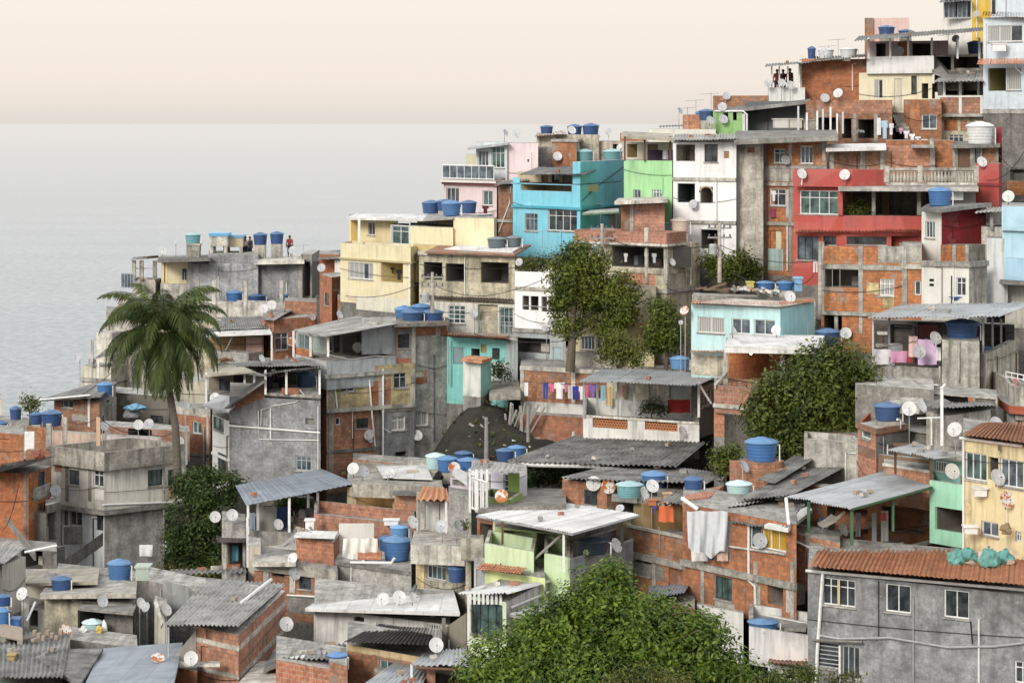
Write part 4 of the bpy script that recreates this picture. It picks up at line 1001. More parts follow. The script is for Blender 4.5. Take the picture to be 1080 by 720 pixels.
h = House('house', 'white roof terrace house with clay lattice parapet under a light sheet canopy')
h.block([(615, 139.5), (737.5, 136)], 437.5, 475, '#d5d3cd~', [(625, 441, 662, 451.5, 'x:lattice'), (680, 443, 714.5, 454, 'x:lattice')], d=9, par=.9)
h.band(437, .12, .05, 'concl')
h.block([(640, 148), (742, 145)], 402, 440, 'olive', [(706, 407, 725, 420, 'x:#b9c2be')], d=1)
h.roof([(610, 402, 138.3), (737.5, 406, 134.4), (764.5, 393.5, 144), (637, 387.5, 147.5)], 'metal')
for x, Y in ((616, 139.3), (630, 142), (652, 139), (669, 138.5), (737, 136.4)): h.post(x, 403, 440, Y, .12, 'steel' if x < 700 else 'pvc')
h.boxp('brick_patch', 715, 457, 738, 470, 137, .4, 'brickd')
h.block([(738, 137.5), (755, 140)], 408, 462, '#9d988c', [(740.5, 411, 751, 428, 'w3x2Wb')], d=4)
h.beam((738, 406, 135), (750, 425, 135.5), .06)

h = House('house', 'pale mint house with three windows and a clay tile roof rim')
h.block([(729, 141), (823, 137.5), (859, 142)], 320.5, 400, [MINT, '#97cdd2'], [(736, 334.5, 764, 351, 'w2Wc'), (771.5, 336, 791, 352, 'w2Wb'), (795, 337, 817.5, 353, 'w2Wb')], d=8, cap='concl')  # darker mint on the right face paints in its shaded side
for q in ([(727, 321, 140.2), (824, 322.5, 136.7), (822, 319, 138.4), (730, 317.5, 142)], [(823, 322.5, 136.8), (861, 318.5, 141.4), (857, 316, 143), (821, 319.2, 138.6)]):
    h.roof(q, 'tile', 'tile', name='eave_tiles')
h.roof([(728, 372.5, 140), (765, 373, 138.6), (765, 370.5, 139.6), (728, 370, 141)], 'tile', 'tile', name='eave_tiles'); h.patch(729.5, 373, 770, 395, 'olive')
h.block([(730, 149), (860, 145)], 311, 340, 'conc', [], d=2)

YK = 0.965
h = House('brick_house', 'open brick garage room lit by a bulb under a flat white roof')
h.block([(765, 137), (866, 133.5)], 368, 432, 'brickr', [(767, 369, 824, 405, 'v:brickr:4'), (828, 369, 862, 405, 'v:brickr:4')], d=7)
h.cols([766, 826], 368, 406, .25, .05, 'concl'); h.roof([(764, 364.5, 135.8), (866, 366, 132.6), (870, 353.5, 142), (770, 352.5, 144)], 'white', 'flat', th=.35)
h.block([(753, 133.5), (800, 131.8)], 406, 435, 'brickn', [], d=4, par=1); h.band(425, .2, .1, 'concl'); h.block([(753, 133.8), (764, 133.4)], 427, 460, 'brick', [(762, 430, 763.5, 445, 'v:roomd:1')], d=3)
h.roof([(753, 405, 133.6), (755, 406, 133.2), (768, 391, 136.6), (766, 390, 136.9)], 'concl', 'flat', th=.2, name='parapet_cap')
YK = 1.0

# ---- terrace with sheet roof on the right
h = House('house', 'concrete terrace house with wide grey canopy and drying pink bedsheets')
h.block([(925, 133), (993, 131)], 384.5, 430, 'mould', [], d=9, par=1)
h.block([(993.5, 130), (1033, 128.7)], 358, 430, 'mould', [], d=3.2); h.pipe([(1012, 360), (1012, 402)], .07, .08, 'mould')
h.block([(1033.2, 129.8), (1040, 129.5), (1074, 139)], 373, 430, ['mould', 'olive'], [], d=6, par=.8)
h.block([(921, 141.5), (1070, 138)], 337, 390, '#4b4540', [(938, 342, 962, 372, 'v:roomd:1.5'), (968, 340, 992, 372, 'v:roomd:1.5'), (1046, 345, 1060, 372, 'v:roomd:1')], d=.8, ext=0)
h.roof([(914, 335.5, 131), (1055, 333.5, 127.6), (1092, 319, 137), (951, 321, 141)], 'metal')
for x, y1, Y in ((921, 390, 132.9), (938, 386, 133.5), (1037, 382, 130.2), (1047, 372, 134), (1056, 370, 136)): h.post(x, 336, y1, Y, .1, 'steel')
h.boxp('shelf', 925, 363, 936, 366, 134, .5, 'concl'); h.boxp('shelf', 926, 350, 936, 353, 136, .4, 'concl'); h.boxp('washing_machine', 940, 363, 952, 374, 134.5, .6, 'whitef')
h.beam((921, 389, 132.7), (921, 337, 131.5), .05)
h.W = [Vector(((x - 540) / F * y * YK, y * YK, 0)) for x, y in ((925, 133), (993, 131))]; h.px = [925, 993]
h.pipe([(926, 404), (991, 406), (992, 386)], .06)

h = House('house', 'round cornered concrete balcony house at the right edge with red garment')
h.block([(1059.5, 128), (1063, 125.5), (1071, 123.6), (1092, 122.8)], 398, 432, ['mould', 'mould', 'mould'], [], d=4, par=1)
h.block([(1052, 128), (1055, 126), (1064, 123.6), (1092, 122.4)], 417, 425, ['#b5552f', '#b5552f', '#b5552f'], [], d=4, ext=0)
h.block([(1056, 128.5), (1062, 124.5), (1092, 122.6)], 425, 470, ['#d5d6d3', '#d5d6d3'], [(1070, 438, 1085, 450, 'w2Wd')], d=4)
h.rail((1061, 398.5, 125.6), (1092, 399, 122.8), .3, 5, 'whitef', .03)

# ---- in front of the round tree
h = House('house', 'dark concrete house with tall stained grey wall and rust red ramp below the round tree')
h.block([(902, 125.5), (985, 123)], 405, 450, 'concd', [], d=5)
h.block([(950, 126), (1052, 122.5)], 412, 450, 'concl', [(975, 414, 1023, 425, 'v:concd:1'), (1028, 410, 1050, 430, 'x:concd')], d=4)
h.block([(848, 122.5), (906, 120.5)], 462, 520, 'mould', [], d=3, par=.3)
h.block([(846, 127), (912, 124)], 452, 480, '#b0432a', [], d=3)
g = MB(); g.hexa(P(906, 466, 123.5), P(934, 420, 127) - P(906, 450, 123.5), Vector((0, .3, 0)), Vector((0, 0, .8)), '#b0432a'); g.build('ramp_wall', h.root)
h.roof([(938, 424, 121.5), (975, 425, 121), (972, 413.5, 126), (940, 415, 127)], 'concl', 'flat', th=.5)
h.roof([(970, 430, 120.5), (1004, 424, 121.5), (985, 414, 126), (965, 416, 126)], 'concd', 'flat', th=.3)

h = House('hut', 'grey white rendered hut with rippled roof sheet behind the yellow house')
h.block([(977, 118), (999, 116.3), (1045, 119)], 434, 500, ['conc', 'concl'], [], d=5)
h.roof([(981, 430.5, 115.6), (1049, 427.5, 117.6), (1046, 423, 124), (990, 425, 123.5)], 'fibre')
h.pipe([(984, 440), (984, 470)]); h.post(993.5, 408, 470, 115.5, .12); h.beam((993.5, 409, 115.5), (997, 405, 115.5), .06); h.beam((968, 441, 117.4), (993, 440, 115.6), .04)

h = House('brick_house', 'small brick tower with tilted white window and blue tank on top')
h.block([(904.5, 120), (924, 117.5), (958, 119.5)], 446, 515, ['brickn', 'brickw'], [(908, 450, 918, 462, 'w1Wb')], d=5); h.band(445, .25, .1, 'brickd', name='ledge')
h.patch(924.5, 460, 958, 485, 'concd'); h.pipe([(948, 452), (948, 443), (945, 442)], .06); h.patch(905, 468, 923, 478, 'brickd')
h.block([(944, 121), (978, 119.5)], 452, 500, 'conc', [(958, 438, 977, 470, 'x:concd')], d=3); h.boxp('plank_wall', 940, 467, 977, 482, 118.5, .15, 'wood')

h = House('house', 'pale green walled house with barred window and light sheet canopy beside the yellow house')
h.block([(932, 115.5), (983, 113)], 489, 530, 'brickw', [], d=4); h.band(488, .12, .08, 'concl')
h.block([(926, 117.5), (983, 115.5)], 479, 500, 'wood', [], d=.3)
h.block([(983, 113.5), (1016, 112.4)], 484, 520, '#7fb5b0', [(986, 485, 1000, 498, 'w5Wb')], d=4)
h.roof([(936, 474, 112.5), (985, 483, 110.6), (1014, 480.5, 112), (968, 466.5, 117)], 'metal')
h.post(944.5, 475, 500, 113.2, .1, 'brownf'); h.post(982, 482, 512, 111, .1, 'brownf')
h.block([(980.5, 111), (1017, 109.5)], 506, 572, '#9adcbb', [(986, 536, 1016, 560, 'v:roomd:2')], d=4, par=.4)
h.roof([(830, 524, 111), (898.5, 536, 107.4), (983, 512.5, 110.5), (933, 497, 116.5)], 'metal', name='roof')
h.post(853, 529, 562, 110, .12, '#3c6b4c'); h.post(898.5, 535, 575, 107.6, .12, '#3c6b4c'); h.post(942, 524, 560, 109.3, .1, '#3c6b4c'); h.beam((898.5, 537, 107.5), (983, 514, 110.6), .06, '#3c6b4c')
h.block([(855, 117), (985, 114)], 512, 575, 'brickd', [(872, 535, 915, 562, 'v:roomd:2'), (930, 535, 975, 562, 'v:roomd:2')], d=1)

h = House('house', 'pale yellow house at the right edge with terracotta roof and long window band')
h.block([(1015.5, 107), (1092, 103.5)], 461, 590, '#dfcf9b~', [(1017.5, 477.5, 1040.5, 506, 'w3Wg'), (1042, 482, 1053, 506, 'v:roomd:1'), (1054.5, 484.5, 1079, 513.5, 'w3Wb'), (1035, 550, 1053, 565, 'w2x1Wb'), (1071, 560, 1077, 571, 'w2x2Wd')], d=7)
h.roof([(1013, 459.5, 106.2), (1094, 470, 102.4), (1094, 446, 110.5), (1036, 446.5, 112.5)], 'tileo', 'tile'); h.pipe([(1015, 461.5), (1080, 470)], .06, .12); h.pipe([(1017.5, 462), (1017.5, 585)], .05)
h.patch(1016, 529, 1024, 542, 'tan')
h.boxp('meter_box', 1053, 470, 1055, 475, 104.9, .1, 'wood')

# ---- brick house centre right
h = House('brick_house', 'long orange brick house with yellow curtains and large grey sheet hanging outside')
h.block([(662, 118), (724, 114.5)], 553, 660, 'brickw', [(668, 587, 686, 606, 'w2x1Ad'), (705, 600, 720, 622, 'x:brickr')], d=5, par=.4)
h.band(552.5, .12, .06, 'mould'); h.band(580, .28, .12, 'mould'); h.cols([690, 726], 583, 650); h.pipe([(696, 555), (697, 580)], .03, .05, 'woodg'); h.patch(663, 590, 700, 604, 'concd')
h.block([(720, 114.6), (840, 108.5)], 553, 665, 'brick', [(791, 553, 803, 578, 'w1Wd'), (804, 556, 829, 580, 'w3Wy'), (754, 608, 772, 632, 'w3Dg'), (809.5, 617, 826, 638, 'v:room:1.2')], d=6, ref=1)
h.band(589, .28, .14, 'mould'); h.cols([769, 742], 549, 592); h.cols([741, 797, 836], 592, 660); h.pipe([(791, 552), (791, 612), (798, 618), (798, 645)], .06); h.pipe([(770, 576), (829, 584)], .06, .06, 'concl')
h.patch(798, 617, 802, 645, 'concl'); h.patch(829, 612, 838, 645, 'mould'); h.patch(754, 632, 775, 640, 'mould')
h.block([(838, 110.5), (886, 107.8)], 562, 620, 'brickw', [], d=3); h.cols([852], 562, 590, .25, .05); h.pipe([(840, 570), (872, 585)], .05)
h.block([(722, 116), (768, 113.8)], 529, 555, 'brickn', [(745, 535, 767, 546, 'v:roomd:1')], d=4, ext=0); h.band(526.5, .3, .15, 'brickn', name='ledge')
h.roof([(769, 551.5, 111.5), (832, 556, 108.6), (850, 532, 114), (800, 528.5, 116.5)], 'fibred')
h.roof([(806, 553, 109.5), (831, 557.5, 108.3), (857, 537, 112.5), (852, 533.5, 113.5)], 'white', 'flat', th=.15, name='gutter')
h.beam((829, 525, 109.5), (832, 553, 108.5), .07); h.beam((719, 525, 114), (736, 537, 113.5), .09)
h.block([(760, 119), (850, 115)], 530, 560, 'concd', [], d=2, ext=0)
h.roof([(768, 534, 113.2), (822, 526, 114.5), (812, 521.5, 117), (768, 526, 116.6)], 'fibrel')

h = House('shack', 'shack under a broad dark corrugated roof with a round brick plinth and blue tank')
h.roof([(778, 527, 114.6), (835, 522, 113), (896, 490, 122), (862, 484, 125)], 'fibred')
h.roof([(800, 506, 118.5), (818, 509, 117), (858, 484, 122), (838, 480, 124)], 'fibred')
h.block([(778, 121.5), (860, 117)], 508, 545, 'concd', [], d=5, ext=1)
p = MB(); c = P(803, 505, 121); p.lathe([(1.3, -2.5), (1.3, .55), (1.05, .6), (1.05, .85), (0, .85)], 'brickw', 24, c); p.build('tank_plinth', h.root)
h.boxp('brick_wall', 770, 486, 800, 508, 120.5, .3, 'brickw')

h = House('shack', 'ochre walled shack cluttered with orange cloth beside the teal water tank')
h.block([(650, 119.5), (678, 118.3), (720, 119.5)], 527, 565, ['#8c7a50', '#a8884f~'], [(655, 530, 668, 550, 'v:roomd:1')], d=4, cap='rubble')
h.block([(640, 123), (722, 121)], 513, 545, 'concd', [(648, 515, 660, 530, 'v:roomd:1')], d=3)
h.roof([(645, 525, 119), (672, 527, 118), (672, 521, 121), (645, 520, 122)], 'fibred', 'flat', th=.15)
h.roof([(720, 527, 115), (748, 524, 116), (763, 512, 120.5), (727, 517, 119)], 'brickn', 'flat', th=.2, name='parapet_cap')

h = House('shack', 'low dark shelter under the very wide ribbed grey roof in the middle of the photo')
h.roof([(533, 486.5, 131), (714, 491.5, 126), (745, 466, 136), (606, 459.5, 140.5)], 'fibred', pitch=.26, amp=.05)
h.block([(548, 136), (720, 131)], 490, 520, '#5b6a36', [(556, 492, 596, 515, 'v:roomd:2'), (604, 492, 616, 507, 'v:roomd:2')], d=5)
h.post(549, 489, 517, 130.8, .18, 'concl'); h.beam((548, 489.5, 130.8), (634, 491.5, 128.5), .1, 'pvc')

h = House('shack', 'brick shack with ribbed grey roof and dark window behind a white dish pair')
h.block([(593, 124.5), (640, 122.5), (700, 124)], 505, 545, ['brick', 'brickd'], [(616, 517, 630, 532, 'w2Dd')], d=5)
h.roof([(591, 504, 123.6), (745, 510, 119), (764, 499.5, 125), (664, 486, 131)], 'fibre', pitch=.24, amp=.045)
h.block([(693, 121), (740, 119.5)], 515, 540, 'concd', [], d=3)
h.roof([(699, 528, 117), (722, 532, 116.2), (735, 520, 119), (712, 517, 120)], 'fibred')

h = House('house', 'cream house with flat grey slab roof behind the white diamond canopy')
h.block([(520, 123), (597, 121)], 537, 590, '#dcd8c0', [(545, 554, 563, 570, 'w3Wg')], d=6)
h.roof([(504, 537, 121), (597, 531, 119.5), (597, 515, 129), (550, 514, 131)], 'concd', 'flat', th=.3)
h.block([(503, 124), (524, 123)], 545, 590, 'brickd', [(506, 552, 519, 575, 'v:roomd:1')], d=4)

h = House('house', 'white railed balcony house with lilac doorway and little ribbed awning')
h.roof([(492, 496, 123), (545, 498, 121.5), (547, 489.5, 125), (501, 488, 127)], 'fibrel', pitch=.3, amp=.05)
h.rail((495.5, 536, 123.3), (513, 542, 121.3), 1.5, 6, 'whitef', .05)
for x in (495.5, 502.5, 508, 513.5): h.post(x, 495, 540, 123 - (x - 495) * .06, .11, 'whitef')
h.block([(497, 128.5), (556, 126.5)], 495, 545, '#d4d0dd', [(503, 499, 518, 517, 'w4Wc'), (531, 498, 540, 520, 'w2x3Ad')], d=4)
h.block([(503, 124), (538, 122.5), (551, 125)], 522, 545, ['#6d7b45', '#8fae4e'], [], d=4, par=.6); h.block([(536, 125.5), (548, 125)], 498, 525, '#93b04c', [], d=.4, ext=0)
h.roof([(477, 498, 128), (493, 509, 126.5), (493, 499, 129.5), (480, 491, 132)], 'white', 'flat', th=.15)
h.block([(475, 129.5), (497, 128.5)], 503, 560, '#c5b8c6', [(477, 506, 490, 512, 'x:concd')], d=3)
h.block([(473, 127), (497, 126)], 521, 565, 'stucco', [], d=3)

# ---- light green house and white diamond canopy
h = House('house', 'light green terrace house under a white diamond canopy above the leafy tree')
h.block([(511, 115.5), (563, 113.2), (566, 117)], 572.5, 640, ['#c3d9a9', '#86a64d'], [], d=6, par=1)
h.block([(574, 113.4), (601.5, 112.2)], 583, 640, '#c3d9a9', [], d=5, par=1)
h.block([(601, 112), (668, 117)], 590, 640, '#8f9296~', [], d=5, par=.8); h.block([(655, 116), (668, 117)], 573, 600, '#9b9da0~', [], d=.4, ext=0)
h.block([(522, 120.5), (600, 118)], 555, 600, '#a9c07a', [(530, 560, 560, 585, 'v:woodg:1.5'), (566, 560, 590, 590, 'v:room:2')], d=1)
h.roof([(503, 543, 119), (603.5, 562, 110.8), (674, 542.5, 115.5), (582, 527.5, 124)], 'white', pitch=.2, amp=.03)
h.beam((503, 544.5, 119), (603.5, 563.5, 110.9), .05, 'steel'); h.beam((603.5, 563.5, 110.9), (674, 544, 115.5), .05, 'steel')
h.post(594.5, 561, 603, 111.8, .1); h.post(530, 550, 574, 115.8, .1, 'brownf'); h.post(656, 548, 575, 115.9, .12, 'concd'); h.beam((563, 590, 113.5), (592, 564, 113), .06, 'woodg')
h.roof([(502, 601.5, 113.5), (548, 606, 111.2), (556, 599.5, 113), (509, 594, 115.2)], 'tile', 'tile', name='awning')
h.patch(512, 600, 540, 615, '#cfe08c') if 0 else None
h.block([(512, 113.8), (575, 111.8)], 601, 650, '#cbdc8f', [], d=3)
h.block([(500, 114.4), (512, 113.9)], 598, 640, '#b9b9b2', [(502, 600, 511, 620, 'd:steel')], d=3)

h = House('house', 'white metal roofed house with sliding glass doors and pale green base beside the leafy tree')
h.block([(494, 109.5), (534, 107.8), (601, 116)], 627, 730, ['#cfdfb6', '#c9c7c4~'], [(496.5, 635, 530, 671, 'w4Dg')], d=7)
h.roof([(482, 626, 109.5), (535, 626, 107), (602, 607, 116), (552, 603.5, 118)], 'white')
for i in range(8): h.boxp('gable_strip', 494.5 + i * 4.6, 624.5, 497.2 + i * 4.6, 637, 108.2 - i * .03, .06, 'whitef')
h.roof([(537, 647, 107.2), (560, 651, 108.6), (600, 632, 113.5), (586, 629, 114)], 'white', 'flat', th=.12, name='awning')
h.post(494, 627, 680, 108.7, .1); h.pipe([(538, 640), (598, 615)], .05)

h = House('house', 'weathered cream concrete house with barred window below three satellite dishes')
h.block([(440, 126), (493, 123.5)], 575, 640, 'olive', [(450, 591, 470, 611, 'w4x2Wg')], d=6); h.cols([444], 577, 625, .6, .06, 'tan')
h.roof([(433, 574, 124), (490, 576, 121.5), (489, 563, 128), (437, 559, 131)], 'conc', 'flat', th=.9)
h.boxp('concrete_box', 486, 568, 510, 591, 120.3, 1.2, 'conc'); h.post(494, 591, 640, 121.3, .25, 'olive')
h.block([(439, 131), (475, 130)], 527, 570, 'concl', [(448, 532, 462, 558, 'd:#b9bab5'), (463, 530, 470, 558, 'x:#c9c9c4')], d=3)
h.roof([(438, 527, 129.5), (474, 527.5, 128.3), (471, 514, 132.5), (446, 513, 133.5)], 'tileo', pitch=.35, amp=.07, name='awning'); h.post(470.5, 527, 562, 128.8, .12); h.post(442, 527, 560, 129.8, .12, 'woodg')

h = House('house', 'long dim grey slab house with lit room and stained white patch on its flat roof')
h.block([(366, 142), (466, 138.5)], 513, 565, '#b5a67f', [(376, 514.5, 414, 541, 'v:#d9c59a:2.5'), (446, 517, 456, 530, 'v:roomd:1')], d=7)
h.roof([(371, 510, 141), (467, 513, 137.5), (462, 488, 150), (372, 485, 153)], 'conc', 'flat', th=.7)
h.roof([(404, 503, 142), (456, 505, 140), (450, 490, 147), (397, 491, 149)], 'white', 'flat', th=.05, name='roof_patch')
h.block([(416, 138.6), (442, 137.4)], 519, 560, 'brickw', [], d=3); h.roof([(414, 519, 137.4), (443, 520, 136.4), (442, 515, 140), (416, 515, 141)], 'concd', 'flat', th=.15)
h.block([(372, 152), (440, 149.5)], 484, 515, 'brickd', [], d=3)
h.block([(430, 149), (470, 147.5)], 486, 510, 'mould', [], d=2)

h = House('house', 'terrace house under a big pale sheet canopy with blue tarpaulin and dark water tank')
h.roof([(259.5, 533, 137), (376, 509.5, 142), (339, 494, 148.5), (248, 512, 145)], 'metalb', 'corr', pitch=.3, amp=.02)
h.block([(263, 139), (313, 138)], 559, 610, 'stucco', [], d=6, par=.3)
for x, y, Y in ((261.5, 532, 138.2), (272, 530, 139), (305, 525, 139), (335, 519, 141), (325, 520, 141)): h.post(x, y, 563 if x < 310 else 545, Y, .13)
h.boxp('kitchen_shelf', 315, 538, 332, 556, 141, .6, 'woodg'); h.boxp('stove', 322, 536, 330, 543, 140.8, .5, 'iron')
h.roof([(260, 597, 135.4), (262.5, 598, 135), (262, 546, 138), (259.5, 545, 138.4)], 'white', 'flat', th=.05, name='stair_stringer')
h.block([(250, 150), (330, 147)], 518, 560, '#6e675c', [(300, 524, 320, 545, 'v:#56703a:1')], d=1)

h = House('brick_house', 'brick terrace walls with white sheets and blue tanks in the lower middle')
h.block([(331, 136.5), (438, 132.5)], 541.5, 575, 'brickn', [], d=5, par=.6)
h.block([(312, 131), (352, 129.4), (358, 132)], 566, 592, ['brickn', 'brickr'], [], d=4, cap='white'); h.roof([(310, 564.5, 130.2), (353, 566, 128.7), (357, 560, 133), (315, 558.5, 134.5)], 'white', 'flat', th=.1)
h.boxp('leaning_door', 357.5, 552, 394.5, 573, 132.3, .12, '#d6d3cb')
h.block([(352, 129.6), (434, 126.5)], 591, 630, 'stucco', [], d=6); h.pipe([(371, 618), (371, 592.5), (414, 593), (417, 588)], .07); h.band(591, .18, .1, 'concd')
h.boxp('brick_stack', 377, 583, 402, 590, 128.4, .5, 'brickn')
h.block([(268, 130.5), (356, 127.5)], 592, 650, 'brickw', [(287, 595, 300, 608, 'v:concd:1'), (315.5, 598, 328, 621, 'w1x4Dd'), (318, 628, 333, 634, 'v:roomd:.5')], d=5)
h.band(590, .5, .1, 'conc'); h.cols([281, 309], 592, 625, .35, .05, 'concl'); h.patch(303, 627, 355, 645, 'concd'); h.pipe([(304, 627), (340, 629)], .05)
h.roof([(266, 593, 129.5), (312, 593, 128), (312, 574, 138), (268, 576, 139)], 'concl', 'flat', th=.2)
h.block([(262, 133), (275, 132.5)], 575, 640, '#b9ad9a~', [], d=3)

h = House('house', 'white peeling house with broad white roof and a row of four dishes')
h.block([(331, 119), (475, 115)], 641, 720, '#dad9d6~', [(373, 650, 384, 655, 'v:roomd:.5'), (397, 657, 416, 664, 'w2Wb'), (451, 654, 464, 664, 'w5Wg')], d=8)
h.roof([(322, 641, 118), (485, 646, 113.5), (477, 616, 127), (352, 622.5, 129)], 'white', 'flat', th=.14); h.roof([(432, 624, 118.5), (436, 624.5, 118.4), (440, 616, 124), (437, 616, 124)], 'fibred', 'flat', th=.12, name='roof_seam')
h.boxp('hood', 371.5, 643, 385.5, 650, 117.6, .5, '#c9c3b3')
h.block([(468, 112.5), (493, 109.8)], 664, 725, '#8c8572', [], d=.4) ; h.roof([(467.5, 663, 112.4), (492, 646, 109.9), (492.4, 645.5, 110.2), (468, 662.5, 112.7)], '#8c8572', 'flat', th=1.2, name='parapet_cap'); h.patch(469, 668, 475, 682, 'brickr') ; h.post(468, 652, 690, 111.5, .16, 'concd')

h = House('brick_house', 'brick house with dark clay tile roof at the bottom centre')
h.block([(366, 108), (457, 105)], 684, 735, 'brickw', [(400, 696, 415, 707, 'w2Ag')], d=6); h.patch(366.3, 679, 456.8, 686, '#c9ae7b~'); h.cols([395], 690, 720, .2, .04, 'brickd')
h.roof([(362, 678, 107), (465, 682, 104), (466, 664, 112.5), (397, 660, 115)], 'tiled', 'tile')

h = House('shack', 'low brick shack at the bottom edge with striped roof sheets and a blue lid tank')
h.block([(291, 106.5), (366, 104)], 695, 735, 'brickn', [], d=5)
h.roof([(293, 694, 107), (362, 695, 105), (366, 679, 111), (305, 675, 113)], 'fibred', pitch=.26, amp=.05)
h.roof([(305, 693, 106.8), (321, 693, 106.4), (334, 677, 111.6), (322, 677, 112)], 'white', 'flat', th=.1, name='roof_patch')
h.block([(347.5, 104.6), (366.5, 103.7)], 697, 735, 'brickw', [], d=3)

h = House('shack', 'bottom edge shack with shiny ribbed metal roofs half hidden by the leafy tree')
h.roof([(378, 724, 100), (440, 732, 97), (454, 704, 104), (416, 698, 106)], 'metal', pitch=.3, amp=.04)
h.roof([(433, 700, 101.5), (500, 703, 99), (492, 684, 106), (452, 686, 107)], 'metal', pitch=.25, amp=.035)
h.block([(444, 103), (490, 101)], 704, 740, '#4a3a30', [(460, 708, 488, 735, 'v:roomd:1')], d=3); h.post(434, 700, 735, 101.6, .09, 'pvc'); h.boxp('brick_pier', 450, 705, 459, 735, 101.3, .5, 'brickr'); h.beam((440, 704, 101), (490, 706, 99.6), .06, 'brownf')
h.block([(395, 106), (440, 104.5)], 708, 740, '#8a8378', [], d=3)

# ---- big brick house bottom left
h = House('brick_house', 'big orange brick house with long grey corrugated roof in the lower left')
h.block([(207, 112.5), (251.5, 110.5), (301, 121)], 660, 735, ['brick', 'brick'], [(217, 664, 224, 675, 'x:brickd')], d=9)
h.band(671, .22, .03, 'concl'); h.band(701, .2, .03, 'concl')
h.roof([(172, 659, 111.5), (251.5, 659.5, 109.5), (302, 615, 123), (219, 611, 125.5)], 'fibrel', pitch=.24, amp=.05)
h.block([(175, 111.5), (208, 110.2)], 701, 735, 'brickr', [], d=4)
g = MB(); a, b, c = P(177, 700, 111.4), P(207, 700, 112.4), P(207, 664, 112.4); g.face([a, b, c], '#cfcdc5~'); g.face([a, c, c + Vector((0, .15, 0)), a + Vector((0, .15, 0))], 'concl'); g.build('stair_wall', h.root)
h.post(177.5, 661, 701, 111.4, .08, 'steel'); h.boxp('ledge', 174.5, 699, 232, 703, 110.3, .4, 'concl'); h.beam((254, 636, 117), (286, 611, 122), .08)
h.roof([(251, 720, 108), (292, 722, 107), (300, 695, 114), (272, 697, 115)], 'concl', 'flat', th=.15, name='terrace_slab')
h.roof([(278, 705, 110), (292, 700, 110), (305, 672, 117), (296, 672, 118)], 'fibred', 'flat', th=.15, name='roof_patch')

h = House('shack', 'low shack with smooth blue grey sheet roof at the bottom left')
h.roof([(88, 724, 104.5), (182, 727, 102.5), (193, 677, 116), (108, 683, 117)], 'metalb', 'flat', th=.12)
h.block([(100, 108), (185, 106)], 728, 750, 'concd', [], d=6)
h.roof([(37, 692, 111.5), (84, 722, 105.5), (109, 683, 115), (62, 684, 117.5)], 'fibred', 'flat', th=.14); h.block([(45, 111), (92, 109)], 726, 745, 'concd', [], d=4)
h.roof([(46, 702, 111), (58, 705, 110), (60, 690, 114), (47, 691, 115)], 'concl', 'flat', th=.06, name='roof_patch')

h = House('shack', 'shack with rusty black corrugated roof in the bottom left corner')
h.roof([(-12, 714, 108), (66, 713, 106.5), (74, 668, 118), (-12, 664, 120)], 'fibred', pitch=.26, amp=.05)
h.block([(-12, 110), (66, 108.5)], 716, 745, '#56685f', [], d=5)
for i in range(7): h.boxp('roof_stone', 34 + i * 4.6, 665 + (i % 3) * 3, 37.5 + i * 4.6, 670 + (i % 3) * 3, 117.6 - (i % 3) * .6, .3, 'rubble')

h = House('house', 'low olive grey house with old flat roof and blue tanks in the lower left')
h.block([(47, 127), (143, 124)], 628, 690, 'olive', [(82, 645, 114, 674, 'v:roomd:2')], d=7); h.block([(110, 122.5), (140, 121.5)], 642, 700, 'concd', [], d=3)
h.roof([(42, 627, 126), (143.5, 626, 123), (145, 608, 134), (55, 607, 136)], 'conc', 'flat', th=.2)
h.roof([(20, 615, 130), (103, 613, 128), (105, 599, 136), (27, 600, 138)], 'beige', 'flat', th=.15); h.block([(28, 133), (104, 131)], 614, 650, '#a7a294~', [], d=4)
h.roof([(84, 641, 122), (140, 646, 120.5), (144, 637, 124), (86, 635, 126)], 'concd', 'flat', th=.12, name='awning')
h.block([(74, 118.5), (145, 116.5)], 674, 725, 'concd', [], d=3)
h.block([(23, 130), (48, 129)], 640, 700, '#b0ada2~', [(30, 622, 40, 660, 'v:roomd:1')], d=3)
h.post(26, 628, 668, 122, .3, 'concl'); h.beam((28, 655, 121.5), (37, 635, 123), .06)

h = House('shack', 'narrow weathered plank shed with ribbed roof at the left edge')
h.block([(-12, 127), (2, 126.5), (27, 129)], 594, 650, ['roomd', '#b9b4a6~'], [], d=5)
h.roof([(-14, 596, 125.6), (5, 594, 125), (28, 577, 130.5), (-14, 575, 132)], 'fibrel', pitch=.24, amp=.045)
h.block([(-12, 121), (12, 120)], 640, 690, '#6d675d', [], d=3)
h.block([(-12, 117), (24, 115.5)], 668, 720, '#8f897d~', [(6, 674, 18, 684, 'v:roomd:1')], d=3, cap='rubble')

h = House('house', 'dark mouldy rendered wall house below the dark green tree')
h.block([(157, 126), (218, 122.5)], 612, 680, 'concd', [], d=4); h.patch(172, 612, 200, 640, '#8e9292~')
h.roof([(174, 607, 131), (260, 603, 130), (259, 599, 134), (180, 601, 135)], 'fibred', pitch=.28, amp=.06)
h.block([(163, 121), (176, 120)], 640, 690, '#bdb9a8~', [], d=3)
h.roof([(162, 633, 121), (165, 630, 121.2), (172, 655, 118.6), (170, 660, 118.3)], 'concl', 'flat', th=.15, name='parapet_cap')
h.block([(60, 140), (235, 135)], 600, 640, 'concd', [], d=2)

